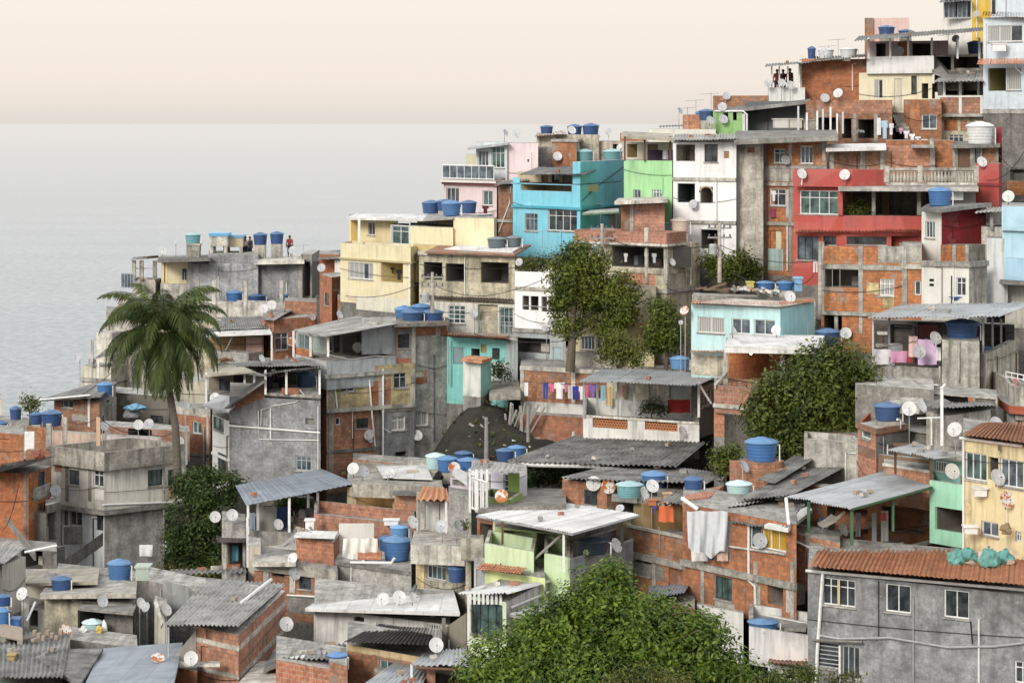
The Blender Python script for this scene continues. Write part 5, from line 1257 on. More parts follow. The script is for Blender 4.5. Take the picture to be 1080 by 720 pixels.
h = House('hut', 'small concrete lean-to with dark doorway and two dishes beside the dark green tree')
h.block([(234, 141), (259, 139.8)], 550, 610, 'stucco', [(240, 571, 256, 600, 'v:roomd:2')], d=4); h.roof([(229, 568.5, 139.6), (259, 569, 138.4), (259, 565.5, 141.2), (233, 565, 142.5)], 'tiled', 'flat', th=.15, name='awning'); h.post(237, 570, 604, 139.8, .2, 'concl')
h.boxp('brick_stack', 239, 596, 253, 602, 139.4, .5, 'brick')

# ---- left grey house
h = House('house', 'two storey grey house with rough stucco parapet wrapping around its corner left of the palm')
h.block([(53.5, 154), (110, 151), (196, 155)], 488.5, 533, ['#bdb9ae~', '#e4e0d4~'], [(57.5, 489.5, 65, 497.5, 'x:brickr'), (73, 495.5, 83.5, 511, 'w2x1Dd'), (98.5, 494, 109, 513, 'w2x2Wd'), (156, 495, 171.5, 512, 'w3x1Dg'), (177, 495, 185, 512, 'w2Dg')], d=6)  # right face painted paler to make up for the shade it falls in
h.patch(100, 515, 109.5, 526, '#d0cfc8'); h.patch(177, 512, 184, 527, '#cfa97f'); h.patch(69, 512, 81, 521, '#aeb0ac'); h.cols([71, 95], 490, 528, .25, .04, 'concd')
h.block([(52, 153.6), (110, 150.4), (197, 154.6)], 470, 489, ['conc', 'conc'], [], d=6.4, ext=0, par=.9)
h.W = [Vector(((x - 540) / F * y * YK, y * YK, 0)) for x, y in ((53.5, 154), (110, 151), (196, 155))]; h.px = [53.5, 110, 196]
h.band(530, .28, .16, 'concd'); h.pipe([(110, 532), (182, 529)], .06, .12); h.pipe([(172, 492), (172, 590)], .05, .08, 'woodg')
h.block([(66, 153.8), (110, 151.5), (173, 154.2)], 533, 612, ['#ccd1d4~', 'stucco'], [(73.5, 536, 86.5, 554, 'w2x1Ad'), (102, 537, 109, 559, 'w1x2Dd'), (66.5, 536, 72, 554, 'v:roomd:1')], d=5)
h.boxp('balcony_front', 67, 556, 86, 574, 151.5, .3, 'concd')
g = MB(); g.hexa(P(66, 606, 146), P(108, 562, 149.5) - P(66, 592, 146), Vector((0, .25, 0)), Vector((0, 0, .75)), 'concd'); g.build('stair_wall', h.root)
h.block([(104, 159.5), (170, 158)], 459, 480, '#d6c5c5~', [], d=1, ext=0); h.block([(52, 158.5), (104, 157)], 455, 480, '#cbb09b~', [], d=1, ext=0)
h.cols([110], 458, 470); h.post(51, 447, 475, 154.8, .3, 'concl'); h.post(68, 440, 470, 155, .25, 'concl'); h.post(103.5, 440, 470, 154, .22, '#d3ab85'); h.post(196.5, 450, 490, 154.5, .12, 'steel')
h.block([(110, 163), (200, 160)], 449, 480, 'brickd', [(135, 452, 160, 462, 'v:roomd:2')], d=3, ext=0)

h = House('brick_house', 'dark red brick house in the left edge foreground with a tiled roof edge')
h.block([(-14, 149), (30, 147.5), (54, 151)], 496, 590, ['brickr', 'brick'], [(40, 497, 48, 513, 'w1x2Dd'), (40, 530, 46, 555, 'x:concd')], d=6)
h.roof([(-14, 502, 146.6), (32, 490, 146), (56, 482, 149.8), (-14, 492, 152)], 'tiled', 'tile'); h.cols([27], 497, 570, .2, .04, 'concd'); h.patch(35, 515, 52, 530, 'stucco')
h.block([(-14, 153.5), (25, 152)], 455, 495, 'brick', [], d=4); h.pipe([(-5, 560), (28, 552)], .05)
h.boxp('brick_stack', 27, 475, 41, 485, 150.5, .8, 'brickr'); h.boxp('white_board', 26, 455, 36, 476, 152, .1, 'whitef')
h.pipe([(28, 575), (31, 533), (56, 524)], .07); h.block([(48, 148), (64, 149.5)], 533, 600, 'concd', [(50, 540, 60, 570, 'v:roomd:1')], d=3)
h.roof([(7, 544, 146.5), (9, 545, 146.2), (38, 583, 141.8), (36, 583, 142)], 'concd', 'flat', th=.4, name='stair_stringer')
h.block([(-10, 144), (60, 142)], 575, 640, 'concd', [(22, 580, 45, 600, 'v:roomd:2')], d=3); h.beam((26, 582, 141.5), (60, 575, 141.5), .07)

h = House('brick_house', 'patchy brick house with dark sloping roof and a blue tank at the left')
h.block([(57, 171), (105, 167.5), (123, 171)], 418, 480, ['brickw', 'conc'], [(66, 421, 77, 430, 'w2Wd'), (112, 420.5, 116, 424, 'v:roomd:.5')], d=6); h.cols([94], 416, 450, .2, .04, 'pvc'); h.patch(76, 436, 92, 443, 'concl')
h.roof([(42, 421, 170), (107, 416.5, 166), (124, 402, 174), (95, 405, 178)], 'fibred', 'flat', th=.14)
h.beam((42, 421.5, 169.8), (95, 416.5, 166.5), .06)
h.block([(122, 173.5), (178, 171)], 414, 480, '#6f6a60', [(127, 415, 138, 428, 'x:concd'), (158, 438, 172, 446, 'w2Dd')], d=4)
h.block([(28, 163), (56, 161.5)], 449, 480, 'brickw', [], d=4, par=.5); h.block([(-14, 166), (30, 164)], 444, 480, 'mould', [], d=4); h.block([(-12, 172), (2, 171.5)], 421, 460, '#c7b9a6', [], d=4)

# ---- grey house bottom right
h = House('house', 'long grey cement house with terracotta roof and white framed windows at bottom right')
h.block([(852, 102.5), (1094, 97)], 602, 740, 'stuccob', [(867, 610, 902, 638.5, 'w4x2Wd'), (934, 616, 960.5, 645.5, 'w2Wd'), (995.5, 622, 1022, 651.5, 'w2Wd'), (861, 677, 885, 704, 'w1x6Ad'), (888, 681, 906.5, 716, 'w3x1Ad'), (1070, 697, 1086, 720, 'w2x2Wd')], d=9)
h.roof([(851, 598.5, 101.6), (1096, 619.5, 95.8), (1096, 585, 106), (868, 572.5, 111)], 'tile', 'tile'); h.pipe([(852, 601), (1092, 622)], .06, .14)
h.pipe([(869, 604), (863, 690), (862, 725)], .07, .1); h.patch(884, 611, 886.5, 638, '#d9c38a', .06); h.pipe([(863, 669), (885, 673), (940, 672), (1000, 682), (1050, 681), (1092, 676)], .05, .06, 'steel'); h.pipe([(860, 674), (912, 676)], .06, .2, 'concd', 'ledge')
h.pipe([(927, 612), (927, 671)], .02, .03, 'dark'); h.pipe([(1024, 655), (1026, 678)], .03, .03, 'dark'); h.pipe([(887, 680), (887, 720)], .05, .1)
h.block([(858, 112.8), (948, 110.5), (1003, 114)], 569, 620, ['brickw', 'brickw'], [], d=6, par=1.2); h.patch(889, 569, 900, 586, 'concl'); h.cols([950], 572, 590, .3, .05, 'concl'); h.band(569, .14, .06, 'concl')

h = House('house', 'white stained terrace wall house with low tiles behind the leafy tree')
h.block([(790, 105.5), (856, 103.5)], 660, 700, '#d6d5d2~', [], d=5, par=.35)
h.block([(790, 110.4), (856, 107.6)], 644, 670, '#dddcda', [], d=.3); h.block([(810, 104.5), (854, 103)], 699, 740, '#d0cfca', [], d=3)
h.roof([(809, 700, 103.6), (853, 703, 102), (852, 696.5, 104), (812, 694.5, 105.4)], 'tile', 'tile', name='eave_tiles')
h.roof([(812, 661, 106.5), (850, 663, 105), (853, 655, 108.5), (818, 655, 109.5)], 'concd', 'flat', th=.12)
h.block([(735, 112.5), (784, 110.5)], 637, 690, '#d4d2ce', [], d=.4); h.block([(684, 113.5), (733, 111)], 630, 680, 'brickd', [], d=3)
h.roof([(680, 632, 111), (722, 625, 112), (733, 608, 117), (690, 611, 119)], 'metalb')
h.post(854.5, 650, 720, 103, .1)
# ================================================================== TERRAIN, SEA, SKY, CAMERA
def ridge(X, Y):
    px = 540 + X / max(Y, 1) * F
    pts = [(-400, 176), (0, 176), (120, 200), (200, 216), (430, 200), (540, 194), (720, 196), (900, 198), (1080, 200), (1500, 205)]
    for (a, ya), (b, yb) in zip(pts, pts[1:]):
        if px <= b: return ya + (yb - ya) * max(0, (px - a)) / (b - a)
    return 205
LOW = [(x, y, min(c for a, b, c in BASES if (a - x) ** 2 + (b - y) ** 2 < 64) - 1.2) for x, y, z in BASES]
SLOPE = [(500, 418, 151), (518, 420, 151.5), (485, 447, 149), (510, 442, 149), (542, 447, 149), (480, 480, 147), (505, 474, 147), (535, 472, 147), (455, 505, 146), (430, 520, 145), (470, 512, 143), (500, 508, 143), (535, 505, 142), (400, 530, 146)]
BX = [(x, y, z - .8) for x, y, z in LOW if not (458 < 540 + x / y * F < 560 and 138 < y < 166)] + [tuple(P(*q)) for q in SLOPE for _ in range(2)]
def ground_z(X, Y):
    sw = sz = 0
    for bx, by, bz in BX:
        d2 = (X - bx) ** 2 + ((Y - by) * 1.0) ** 2 + 2.0
        w = 1 / d2 ** 1.6; sw += w; sz += w * bz
    z = sz / sw
    ry = ridge(X, Y)
    if Y > ry: z = z * math.exp(-((Y - ry) / 60)) - max(0, Y - ry) * .9 
    if Y < 92: z -= (92 - Y) * .25
    return max(-4, z + noise.noise(Vector((X * .3, Y * .3, 0))) * .3 + noise.noise(Vector((X * 1.1, Y * 1.1, 3))) * .35)
def build_ground():
    bm = bmesh.new(); NX, NY = 300, 260
    xs = [-75 + 150 * i / NX for i in range(NX + 1)]; ys = [60 + 230 * (j / NY) for j in range(NY + 1)]
    vs = [[bm.verts.new((x, y, ground_z(x, y))) for x in xs] for y in ys]
    for j in range(NY):
        for i in range(NX): bm.faces.new((vs[j][i], vs[j][i + 1], vs[j + 1][i + 1], vs[j + 1][i])).smooth = True
    me = bpy.data.meshes.new('hillside'); bm.to_mesh(me); bm.free()
    m, nt, b = newmat('dark_earth'); pv = pvec(nt)
    a = noi(nt, pv, .5, 8, .7); c = mixc(nt, ramp(nt, a, [(.35, 0), (.65, 1)]), (.014, .0135, .012), (.05, .044, .036))
    g = noi(nt, pv, .9, 6, .7); c = mixc(nt, ramp(nt, g, [(.55, 0), (.68, .8)]), c, (.045, .058, .022))
    l = noi(nt, pv, 4, 4, .7); c = mixc(nt, ramp(nt, l, [(.68, 0), (.72, .8)]), c, (.35, .33, .29))
    nt.links.new(c, b.inputs['Base Color']); b.inputs['Roughness'].default_value = .95; bump(nt, b, noi(nt, pv, 2.5, 8, .7), 1, .25)
    me.materials.append(m); o = bpy.data.objects.new('hillside', me); col.objects.link(o); o['kind'] = 'structure'
for hs in HOUSES: hs.finish()
build_ground()

def scatter(name, n, make, keys, boxes, seed):
    rng = random.Random(seed); mb = MB()
    for _ in range(n):
        px0, px1, Y0, Y1 = rng.choice(boxes); Y = rng.uniform(Y0, Y1); X = (rng.uniform(px0, px1) - 540) / F * Y
        make(mb, Vector((X, Y, ground_z(X, Y))), rng, rng.choice(keys))
    o = mb.build(name); o['kind'] = 'stuff'
def weed(mb, p, rng, key):
    for _ in range(9):
        a = rng.uniform(0, 6.28); d = Vector((math.cos(a) * .6, math.sin(a) * .6, rng.uniform(.4, 1))) * rng.uniform(.12, .4); w = d.cross(UP).normalized() * .04
        mb.face([p - w, p + w, p + d + w * .3, p + d - w * .3], key)
def chip(mb, p, rng, key):
    s = rng.uniform(.05, .2); a = Vector((rng.uniform(-1, 1), rng.uniform(-1, 1), rng.uniform(-.3, .3))).normalized() * s; b = a.cross(UP).normalized() * s * .7
    mb.hexa(p, a, b, Vector((0, 0, s * .5)), key)
# ================================================================== TREES AND PLANTS
def leaf_mats():
    MATS['leaf1'] = m_leaf((.019, .048, .007), (.098, .160, .014), (.19, .25, .024), .75)     # leafy front tree
    MATS['leaf2'] = m_leaf((.020, .036, .008), (.080, .105, .015), (.15, .17, .026), .7)    # dark round tree
    MATS['leaf3'] = m_leaf((.026, .048, .009), (.105, .132, .018), (.18, .20, .03), .6)      # olive tall tree
    MATS['leaf4'] = m_leaf((.035, .055, .010), (.105, .125, .022), (.18, .17, .03), .8)       # yellowish bush
    MATS['leaf5'] = m_leaf((.013, .030, .009), (.045, .078, .016), (.09, .125, .024), .6)      # dark green valley tree
    MATS['leaf6'] = m_leaf((.022, .042, .009), (.062, .088, .018), (.12, .13, .034), .5)     # palm
# palm
leaf_mats()
def crown_mb(lobes, n, size, key, rng, inner=.25, up=.3, gap=-.46):
    """lobes: (centre, (rx, ry, rz)).  Leaves gather in sprays scattered through the outer shell."""
    lobes = [(c, tuple(x * .9 for x in r)) for c, r in lobes]; mb = MB(); vol = [l[1][0] * l[1][2] + .01 for l in lobes]; tot = sum(vol)
    for (c, r), v in zip(lobes, vol):
        sprays = max(6, int(n * v / tot / 14))
        for _ in range(sprays):
            while True:
                d = Vector((rng.uniform(-1, 1), rng.uniform(-1, 1), rng.uniform(-1, 1)))
                if .05 < d.length <= 1: break
            d.normalize()
            k = 1 - abs(rng.gauss(0, .16)) if rng.random() > inner else rng.uniform(.3, .9)
            bump_ = 1 + .22 * noise.noise(d * 2.6 + c * .7) + .12 * noise.noise(d * 6 + c)
            q = c + Vector((d.x * r[0], d.y * r[1], d.z * r[2])) * k * bump_
            if noise.noise(q * (.9 / max(.4, size * 5))) < gap: continue
            axis = (d + Vector((rng.uniform(-.6, .6), rng.uniform(-.6, .6), rng.uniform(-.2, .7)))).normalized()
            for _k in range(14):
                o = q + Vector((rng.gauss(0, 1), rng.gauss(0, 1), rng.gauss(0, .8))) * size * 1.25
                nn = (axis + Vector((rng.uniform(-1, 1), rng.uniform(-1, 1), rng.uniform(-.5, 1))) * .9 + UP * up).normalized()
                a = nn.cross(Vector((rng.uniform(-1, 1), rng.uniform(-1, 1), rng.uniform(-1, 1))))
                if a.length < .1: continue
                a.normalize(); b = nn.cross(a); L = size * rng.uniform(.6, 1.45); w = L * .42
                mb.face([o - a * L * .5, o - b * w * .5 + nn * w * .1, o + a * L * .5, o + b * w * .5 + nn * w * .1], key)
    return mb
def limb_mb(base, top, lobes, r, key, rng):
    mb = MB(); mid = base.lerp(top, .5) + Vector((rng.uniform(-.2, .2), 0, 0))
    mb.tube([base, mid, top], r, key, 8, True, r * .55)
    for c, rr in lobes:
        s = base.lerp(top, rng.uniform(.55, .95)); e = c + Vector((rng.uniform(-.3, .3) * rr[0], rng.uniform(-.3, .3) * rr[1], rr[2] * .2))
        m_ = s.lerp(e, .5) + Vector((rng.uniform(-.3, .3), rng.uniform(-.2, .2), .15))
        mb.tube([s, m_, e], r * .5, key, 6, True, r * .1)
        for _ in range(3):
            e2 = c + Vector((rng.uniform(-.8, .8) * rr[0], rng.uniform(-.8, .8) * rr[1], rng.uniform(-.3, .8) * rr[2]))
            mb.tube([m_, m_.lerp(e2, .5) + UP * .1, e2], r * .22, key, 5, True, r * .05)
    return mb
def tree(name, label, cat, Y, lobes_px, base_px, top_px, r, n, size, key, seed, depth=.8, group=None, up=.3, gap=-.46):
    rng = random.Random(seed); k = Y / F
    lobes = [(P(x, y, Y + dy), (rx * k, (rx + ry) * .5 * k * depth, ry * k)) for x, y, rx, ry, dy in lobes_px]
    base, top = P(*base_px, Y), P(*top_px, Y)
    root = thing(name, label, cat, base, group)
    limb_mb(base, top, lobes, r, 'trunk', rng).build('trunk', root)
    crown_mb(lobes, n, size, key, rng, up=up, gap=gap).build('crown', root)
    return root
tree('tree', 'big bright green leafy tree in the foreground at the bottom centre', 'tree', 93,
     [(640, 672, 95, 58, 0), (560, 690, 68, 38, -.6), (520, 712, 44, 26, -.8), (720, 690, 62, 48, 0), (765, 712, 40, 30, .5), (632, 624, 36, 34, .4), (655, 650, 50, 36, .6), (690, 655, 40, 30, .8), (600, 655, 52, 30, .3), (620, 720, 110, 40, -1.5), (585, 672, 45, 30, -.5), (735, 668, 32, 24, .6), (648, 607, 13, 15, .6)],
     (645, 780), (640, 690), .35, 62000, .19, 'leaf1', 3, gap=-.26)
tree('tree', 'dense dark round tree in front of the open brick garage on the right', 'tree', 127,
     [(852, 425, 56, 52, 0), (816, 434, 36, 36, -.3), (880, 388, 36, 32, .4), (900, 420, 26, 40, .2), (838, 462, 42, 24, -.3), (860, 395, 40, 30, 0), (880, 450, 35, 32, -.3), (905, 398, 18, 24, .5)],
     (852, 520), (852, 450), .3, 34000, .24, 'leaf2', 4, gap=-.34)
tree('tree', 'tall two lobed dark olive tree standing before the brick terraced house', 'tree', 150.5,
     [(598, 288, 21, 28, 0), (620, 276, 24, 20, 0), (652, 312, 24, 27, 0), (632, 306, 22, 22, .4), (655, 332, 16, 16, 0), (594, 316, 12, 18, .2), (640, 342, 18, 13, 0), (612, 326, 15, 18, .2), (604, 345, 10, 12, .3), (612, 264, 16, 12, .2), (596, 335, 17, 22, .4)],
     (601, 392), (604, 330), .28, 24000, .22, 'leaf3', 5, gap=-.22)
tree('tree', 'small dark green tree right of the tall olive tree', 'tree', 149.5,
     [(700, 342, 21, 24, 0), (695, 330, 16, 16, 0), (708, 355, 16, 18, .3), (690, 360, 12, 14, 0)], (702, 392), (701, 360), .14, 8500, .2, 'leaf3', 6, gap=-.2)
tree('shrub', 'yellowish green bush below the two dark trees', 'shrub', 147.5,
     [(655, 367, 22, 16, 0), (643, 374, 14, 12, -.2), (668, 374, 14, 12, 0), (650, 358, 12, 10, .2)], (656, 394), (656, 378), .08, 4200, .17, 'leaf4', 7)
tree('tree', 'shaggy dark green tree growing around the foot of the palm', 'tree', 147,
     [(210, 520, 22, 24, 0), (222, 545, 26, 24, -.2), (203, 566, 24, 24, 0), (193, 510, 13, 13, .2), (240, 523, 13, 13, .4), (226, 585, 22, 18, 0), (200, 594, 18, 14, -.4), (246, 506, 9, 8, .4), (228, 502, 11, 8, .4), (186, 540, 9, 12, 0), (183, 566, 8, 10, .2), (214, 500, 9, 8, .3)],
     (208, 625), (210, 560), .2, 17000, .21, 'leaf5', 8, gap=-.2)
tree('shrub', 'low yellow green scrub at the base of the shaggy dark tree', 'shrub', 144.5, [(180, 603, 16, 10, 0), (205, 606, 22, 9, 0), (232, 603, 20, 9, .2)], (200, 625), (200, 606), .06, 3200, .16, 'leaf4', 9)
tree('shrub', 'dark scrubby bush behind the utility pole above the mint house', 'shrub', 156, [(782, 278, 16, 16, 0), (765, 285, 14, 14, 0), (752, 272, 10, 10, 0), (795, 285, 8, 12, 0)], (775, 310), (775, 290), .1, 4200, .2, 'leaf3', 10)
tree('shrub', 'sparse bushy plant under the drain pipe at the bottom right', 'shrub', 92, [(830, 716, 30, 12, 0), (850, 710, 14, 10, .2), (806, 720, 16, 10, 0)], (828, 750), (828, 724), .06, 2600, .14, 'leaf3', 11)
tree('shrub', 'pale feathery shrub at the bottom edge in front of the leafy tree', 'shrub', 88, [(680, 714, 34, 16, 0), (655, 722, 22, 12, 0), (712, 720, 24, 12, 0)], (682, 760), (682, 730), .06, 4000, .12, 'leaf4', 12)
tree('plant', 'green roof plants along the white narrow house terrace', 'plant', 160.3, [(562, 279, 9, 8, 0), (572, 277, 8, 10, .3), (553, 281, 6, 6, 0)], (563, 292), (563, 283), .05, 1300, .17, 'leaf4', 13)
tree('plant', 'fern like plants on the red house veranda', 'plant', 150.6, [(897, 221, 7, 5, 0), (905, 219, 8, 7, 0), (912, 222, 5, 5, 0)], (902, 227), (902, 223), .04, 900, .16, 'leaf4', 14)
tree('plant', 'dark bush behind the posts under the pale canopy in the lower middle', 'plant', 146, [(302, 534, 14, 9, 0), (316, 532, 10, 7, .2)], (305, 558), (305, 540), .05, 1600, .16, 'leaf1', 15)
tree('plant', 'green potted shrub among flowers on the lattice parapet terrace', 'plant', 141, [(688, 428, 9, 8, 0), (697, 432, 7, 7, 0), (680, 433, 6, 6, 0)], (688, 442), (688, 434), .05, 1200, .14, 'leaf5', 16)
tree('plant', 'scruffy weeds growing beside the left brick house tank', 'plant', 166, [(31, 427, 7, 8, 0), (37, 424, 4, 6, 0), (27, 421, 3, 5, 0)], (31, 448), (31, 432), .05, 500, .2, 'leaf4', 17)
tree('plant', 'bushy creeper under the wide ribbed grey roof', 'plant', 133.8, [(575, 503, 22, 8, 0), (560, 507, 12, 8, 0), (600, 500, 10, 6, 0)], (575, 520), (575, 508), .05, 2200, .15, 'leaf5', 18)
tree('shrub', 'green shrub at the lower edge of the round tree beside the turquoise awning', 'shrub', 124, [(763, 490, 10, 14, 0), (770, 478, 12, 12, .4), (757, 480, 6, 10, 0)], (764, 520), (764, 496), .07, 2200, .16, 'leaf3', 19)
tree('plant', 'small potted plant beside three dishes on the cream concrete house', 'plant', 124.6, [(489.5, 553, 3, 3, 0)], (489.5, 559), (489.5, 555), .04, 160, .12, 'leaf4', 20)
tree('plant', 'vine with white laundry dangling beside the palm trunk wall', 'plant', 146, [(183, 565, 7, 14, 0), (180, 585, 6, 10, 0)], (183, 600), (183, 575), .05, 800, .17, 'leaf5', 21)
tree('plant', 'leafy plant beside the louvred window at the bottom right', 'plant', 96.5, [(880, 716, 10, 6, 0), (895, 714, 8, 5, 0)], (885, 735), (885, 720), .04, 500, .13, 'leaf4', 22)

tree('plant', 'dark speckled plant against the turquoise house wall behind the little hut', 'plant', 154, [(524, 391, 6, 8, 0), (531, 393, 6, 7, 0), (527, 385, 5, 5, 0)], (527, 404), (527, 394), .04, 700, .17, 'leaf5', 23)
# palm
def palm():
    rng = random.Random(5); Y = 148.0
    base = P(188, 520, Y); crown = P(173, 352, Y)
    root = thing('palm_tree', 'tall shaggy palm tree with drooping fronds left of the grey gable house', 'palm', base)
    mb = MB(); pts = [base, P(187, 490, Y), P(185, 450, Y), P(179, 415, Y), P(174, 380, Y), crown]
    mb.tube(pts, .25, 'palmt', 10, True, .17)
    for i in range(40):
        f = i / 40; j = min(4, int(f * 5)); g = f * 5 - j; c = pts[j].lerp(pts[j + 1], g); rr = .25 - .08 * f
        mb.lathe([(rr, -.02), (rr + .025, 0), (rr, .03)], 'palmt', 10, c)
    mb.build('trunk', root)
    n = 64
    for i in range(n):
        a = i * 2.39996; el = 0
        if i < 9: el = 1.38 - i * .05
        elif i < 38: el = 1.0 - (i - 9) * .032
        else: el = .05 - (i - 38) * .036
        L = rng.uniform(4.3, 5.0) * (1 if i < 38 else .84)
        dirh = Vector((math.cos(a), math.sin(a), 0)); seg = 14; p = crown + UP * (.2 if i < 20 else -.15); th = el
        fb = MB(); rach = [p]; tang = []
        droop = rng.uniform(.11, .16) if i < 9 else rng.uniform(.15, .21)
        for k in range(seg):
            d = dirh * math.cos(th) + UP * math.sin(th); p = p + d * L / seg; rach.append(p); th -= droop * (.5 + k / seg * 1.2)
            th = max(th, -1.5)
        fb.tube(rach, .035, 'leaf6', 4, False, .008)
        side = Vector((-dirh.y, dirh.x, 0))
        for k in range(2, seg * 5):
            f = k / (seg * 5); j = min(seg - 1, int(f * seg)); q = rach[j].lerp(rach[j + 1], f * seg - j); d = (rach[j + 1] - rach[j]).normalized()
            ll = L * .22 * math.sin(math.pi * min(1, .18 + f * .8)) * rng.uniform(.8, 1.15)
            for sgn in (-1, 1):
                nn = side.cross(d).normalized()
                v = (side * sgn * .75 + d * .65 - UP * rng.uniform(.25, .75)).normalized()
                tip = q + v * ll - UP * ll * .25; mid = q + v * ll * .55
                w = d * .04
                fb.face([q - w, mid - w * 1.1, tip, mid + w * 1.1], 'leaf6'); 
        fb.build('frond', root)
    db = MB()
    for i in range(26):
        a = rng.uniform(0, 6.28); q = crown + Vector((math.cos(a) * .2, math.sin(a) * .2, -.1)); e = q + Vector((math.cos(a) * rng.uniform(.2, .6), math.sin(a) * .4, -rng.uniform(.7, 1.9)))
        db.tube([q, q.lerp(e, .5) + Vector((math.cos(a) * .15, 0, 0)), e], .04, 'palmt', 4, True, .015)
    db.build('dead_fronds', root)
palm()

SB = [(440, 560, 143, 152), (470, 540, 146, 154), (150, 240, 140, 150), (60, 200, 118, 132), (420, 520, 138, 150)]
scatter('weeds', 110, weed, ['leaf4', 'leaf3', 'leaf5'], SB, 3)
scatter('litter', 70, chip, ['rubble', 'concl', 'brickr', 'woodg', 'pvc', '=c9c7c0'], SB, 4)
# ================================================================== THINGS ON AND AROUND THE HOUSES
bpy.context.view_layer.update()
DG = bpy.context.evaluated_depsgraph_get()
CAM = Vector((0, 0, CAMZ))
def ray(o, d, dist=1e4):
    ok, loc, n, idx, ob, mt = scene.ray_cast(DG, o, d.normalized(), distance=dist)
    return (loc, n) if ok else None
def hitY(px, py):
    h = ray(CAM, P(px, py, 100) - CAM)
    return (h[0], h[1]) if h and h[0].y < 240 else None
def floor_gap(p, mx=6):
    h = ray(p + UP * .05, -UP, mx)
    return (p.z - h[0].z) if h else None
LOG = []

# ---- water tanks
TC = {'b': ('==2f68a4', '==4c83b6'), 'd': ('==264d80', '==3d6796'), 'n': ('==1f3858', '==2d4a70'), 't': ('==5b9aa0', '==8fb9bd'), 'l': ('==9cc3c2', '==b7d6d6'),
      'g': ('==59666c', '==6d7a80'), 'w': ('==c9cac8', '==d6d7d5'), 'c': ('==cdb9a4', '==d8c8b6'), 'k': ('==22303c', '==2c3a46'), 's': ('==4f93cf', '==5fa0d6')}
TM = {}
def tank_meshes(c):
    if c in TM: return TM[c]
    b = MB(); prof = [(.0, 0), (.80, 0), (.82, .02)]
    for i in range(5):
        z = .05 + i * .15; r = .82 + .16 * z
        prof += [(r, z), (r + .012, z + .02), (r + .018, z + .10), (r + .010, z + .13)]
    prof = [(r, z * .93) for r, z in prof] + [(.965, .75), (1.0, .76), (1.0, .79), (.94, .79)]
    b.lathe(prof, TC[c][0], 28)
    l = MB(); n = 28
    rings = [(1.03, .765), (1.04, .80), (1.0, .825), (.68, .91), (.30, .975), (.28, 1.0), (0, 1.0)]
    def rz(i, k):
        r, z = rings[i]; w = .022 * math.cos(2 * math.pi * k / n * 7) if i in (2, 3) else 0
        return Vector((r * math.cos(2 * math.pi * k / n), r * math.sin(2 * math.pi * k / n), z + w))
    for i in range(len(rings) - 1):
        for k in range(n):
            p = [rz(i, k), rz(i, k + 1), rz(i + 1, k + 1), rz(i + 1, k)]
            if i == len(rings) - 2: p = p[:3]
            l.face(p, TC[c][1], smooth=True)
    TM[c] = (b.mesh('tank_body', merge=True), l.mesh('tank_lid', merge=True)); return TM[c]
def tank(cx, y0, y1, wpx, c, label, Y=None, cat='water tank', lid=True, group='rooftop water tanks'):
    if Y is None:
        h = hitY(cx, y1 + 1.0)
        if h is None: LOG.append(('tank', cx, y1)); return
        Y = h[0].y + wpx / 2 / F * h[0].y + (.15 if abs(h[1].z) < .5 else 0)
    r = wpx / 2 / F * Y; base = P(cx, y1, Y); hh = (y1 - y0) / F * Y
    t = thing('water_tank', label, cat, base, group)
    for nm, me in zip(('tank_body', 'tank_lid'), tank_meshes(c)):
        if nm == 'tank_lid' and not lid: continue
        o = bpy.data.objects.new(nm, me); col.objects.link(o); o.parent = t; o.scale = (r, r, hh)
    g = floor_gap(base)
    if g is not None and .06 < g < 5:
        mb = MB(); mb.box(-r * .75, r * .75, -r * .75, r * .75, -g - .02, -.004, 'conc' if c != 'w' else 'brickw'); o = mb.build('plinth', t, off=Vector((0, 0, 0)))
    pm = MB(); pm.tube([(r * .93, -r * .3, hh * .7), (r * 1.06, -r * .38, hh * .7), (r * 1.06, -r * .38, -.05)], .03, 'pvc'); pm.build('inlet_pipe', t, off=Vector((0, 0, 0)))
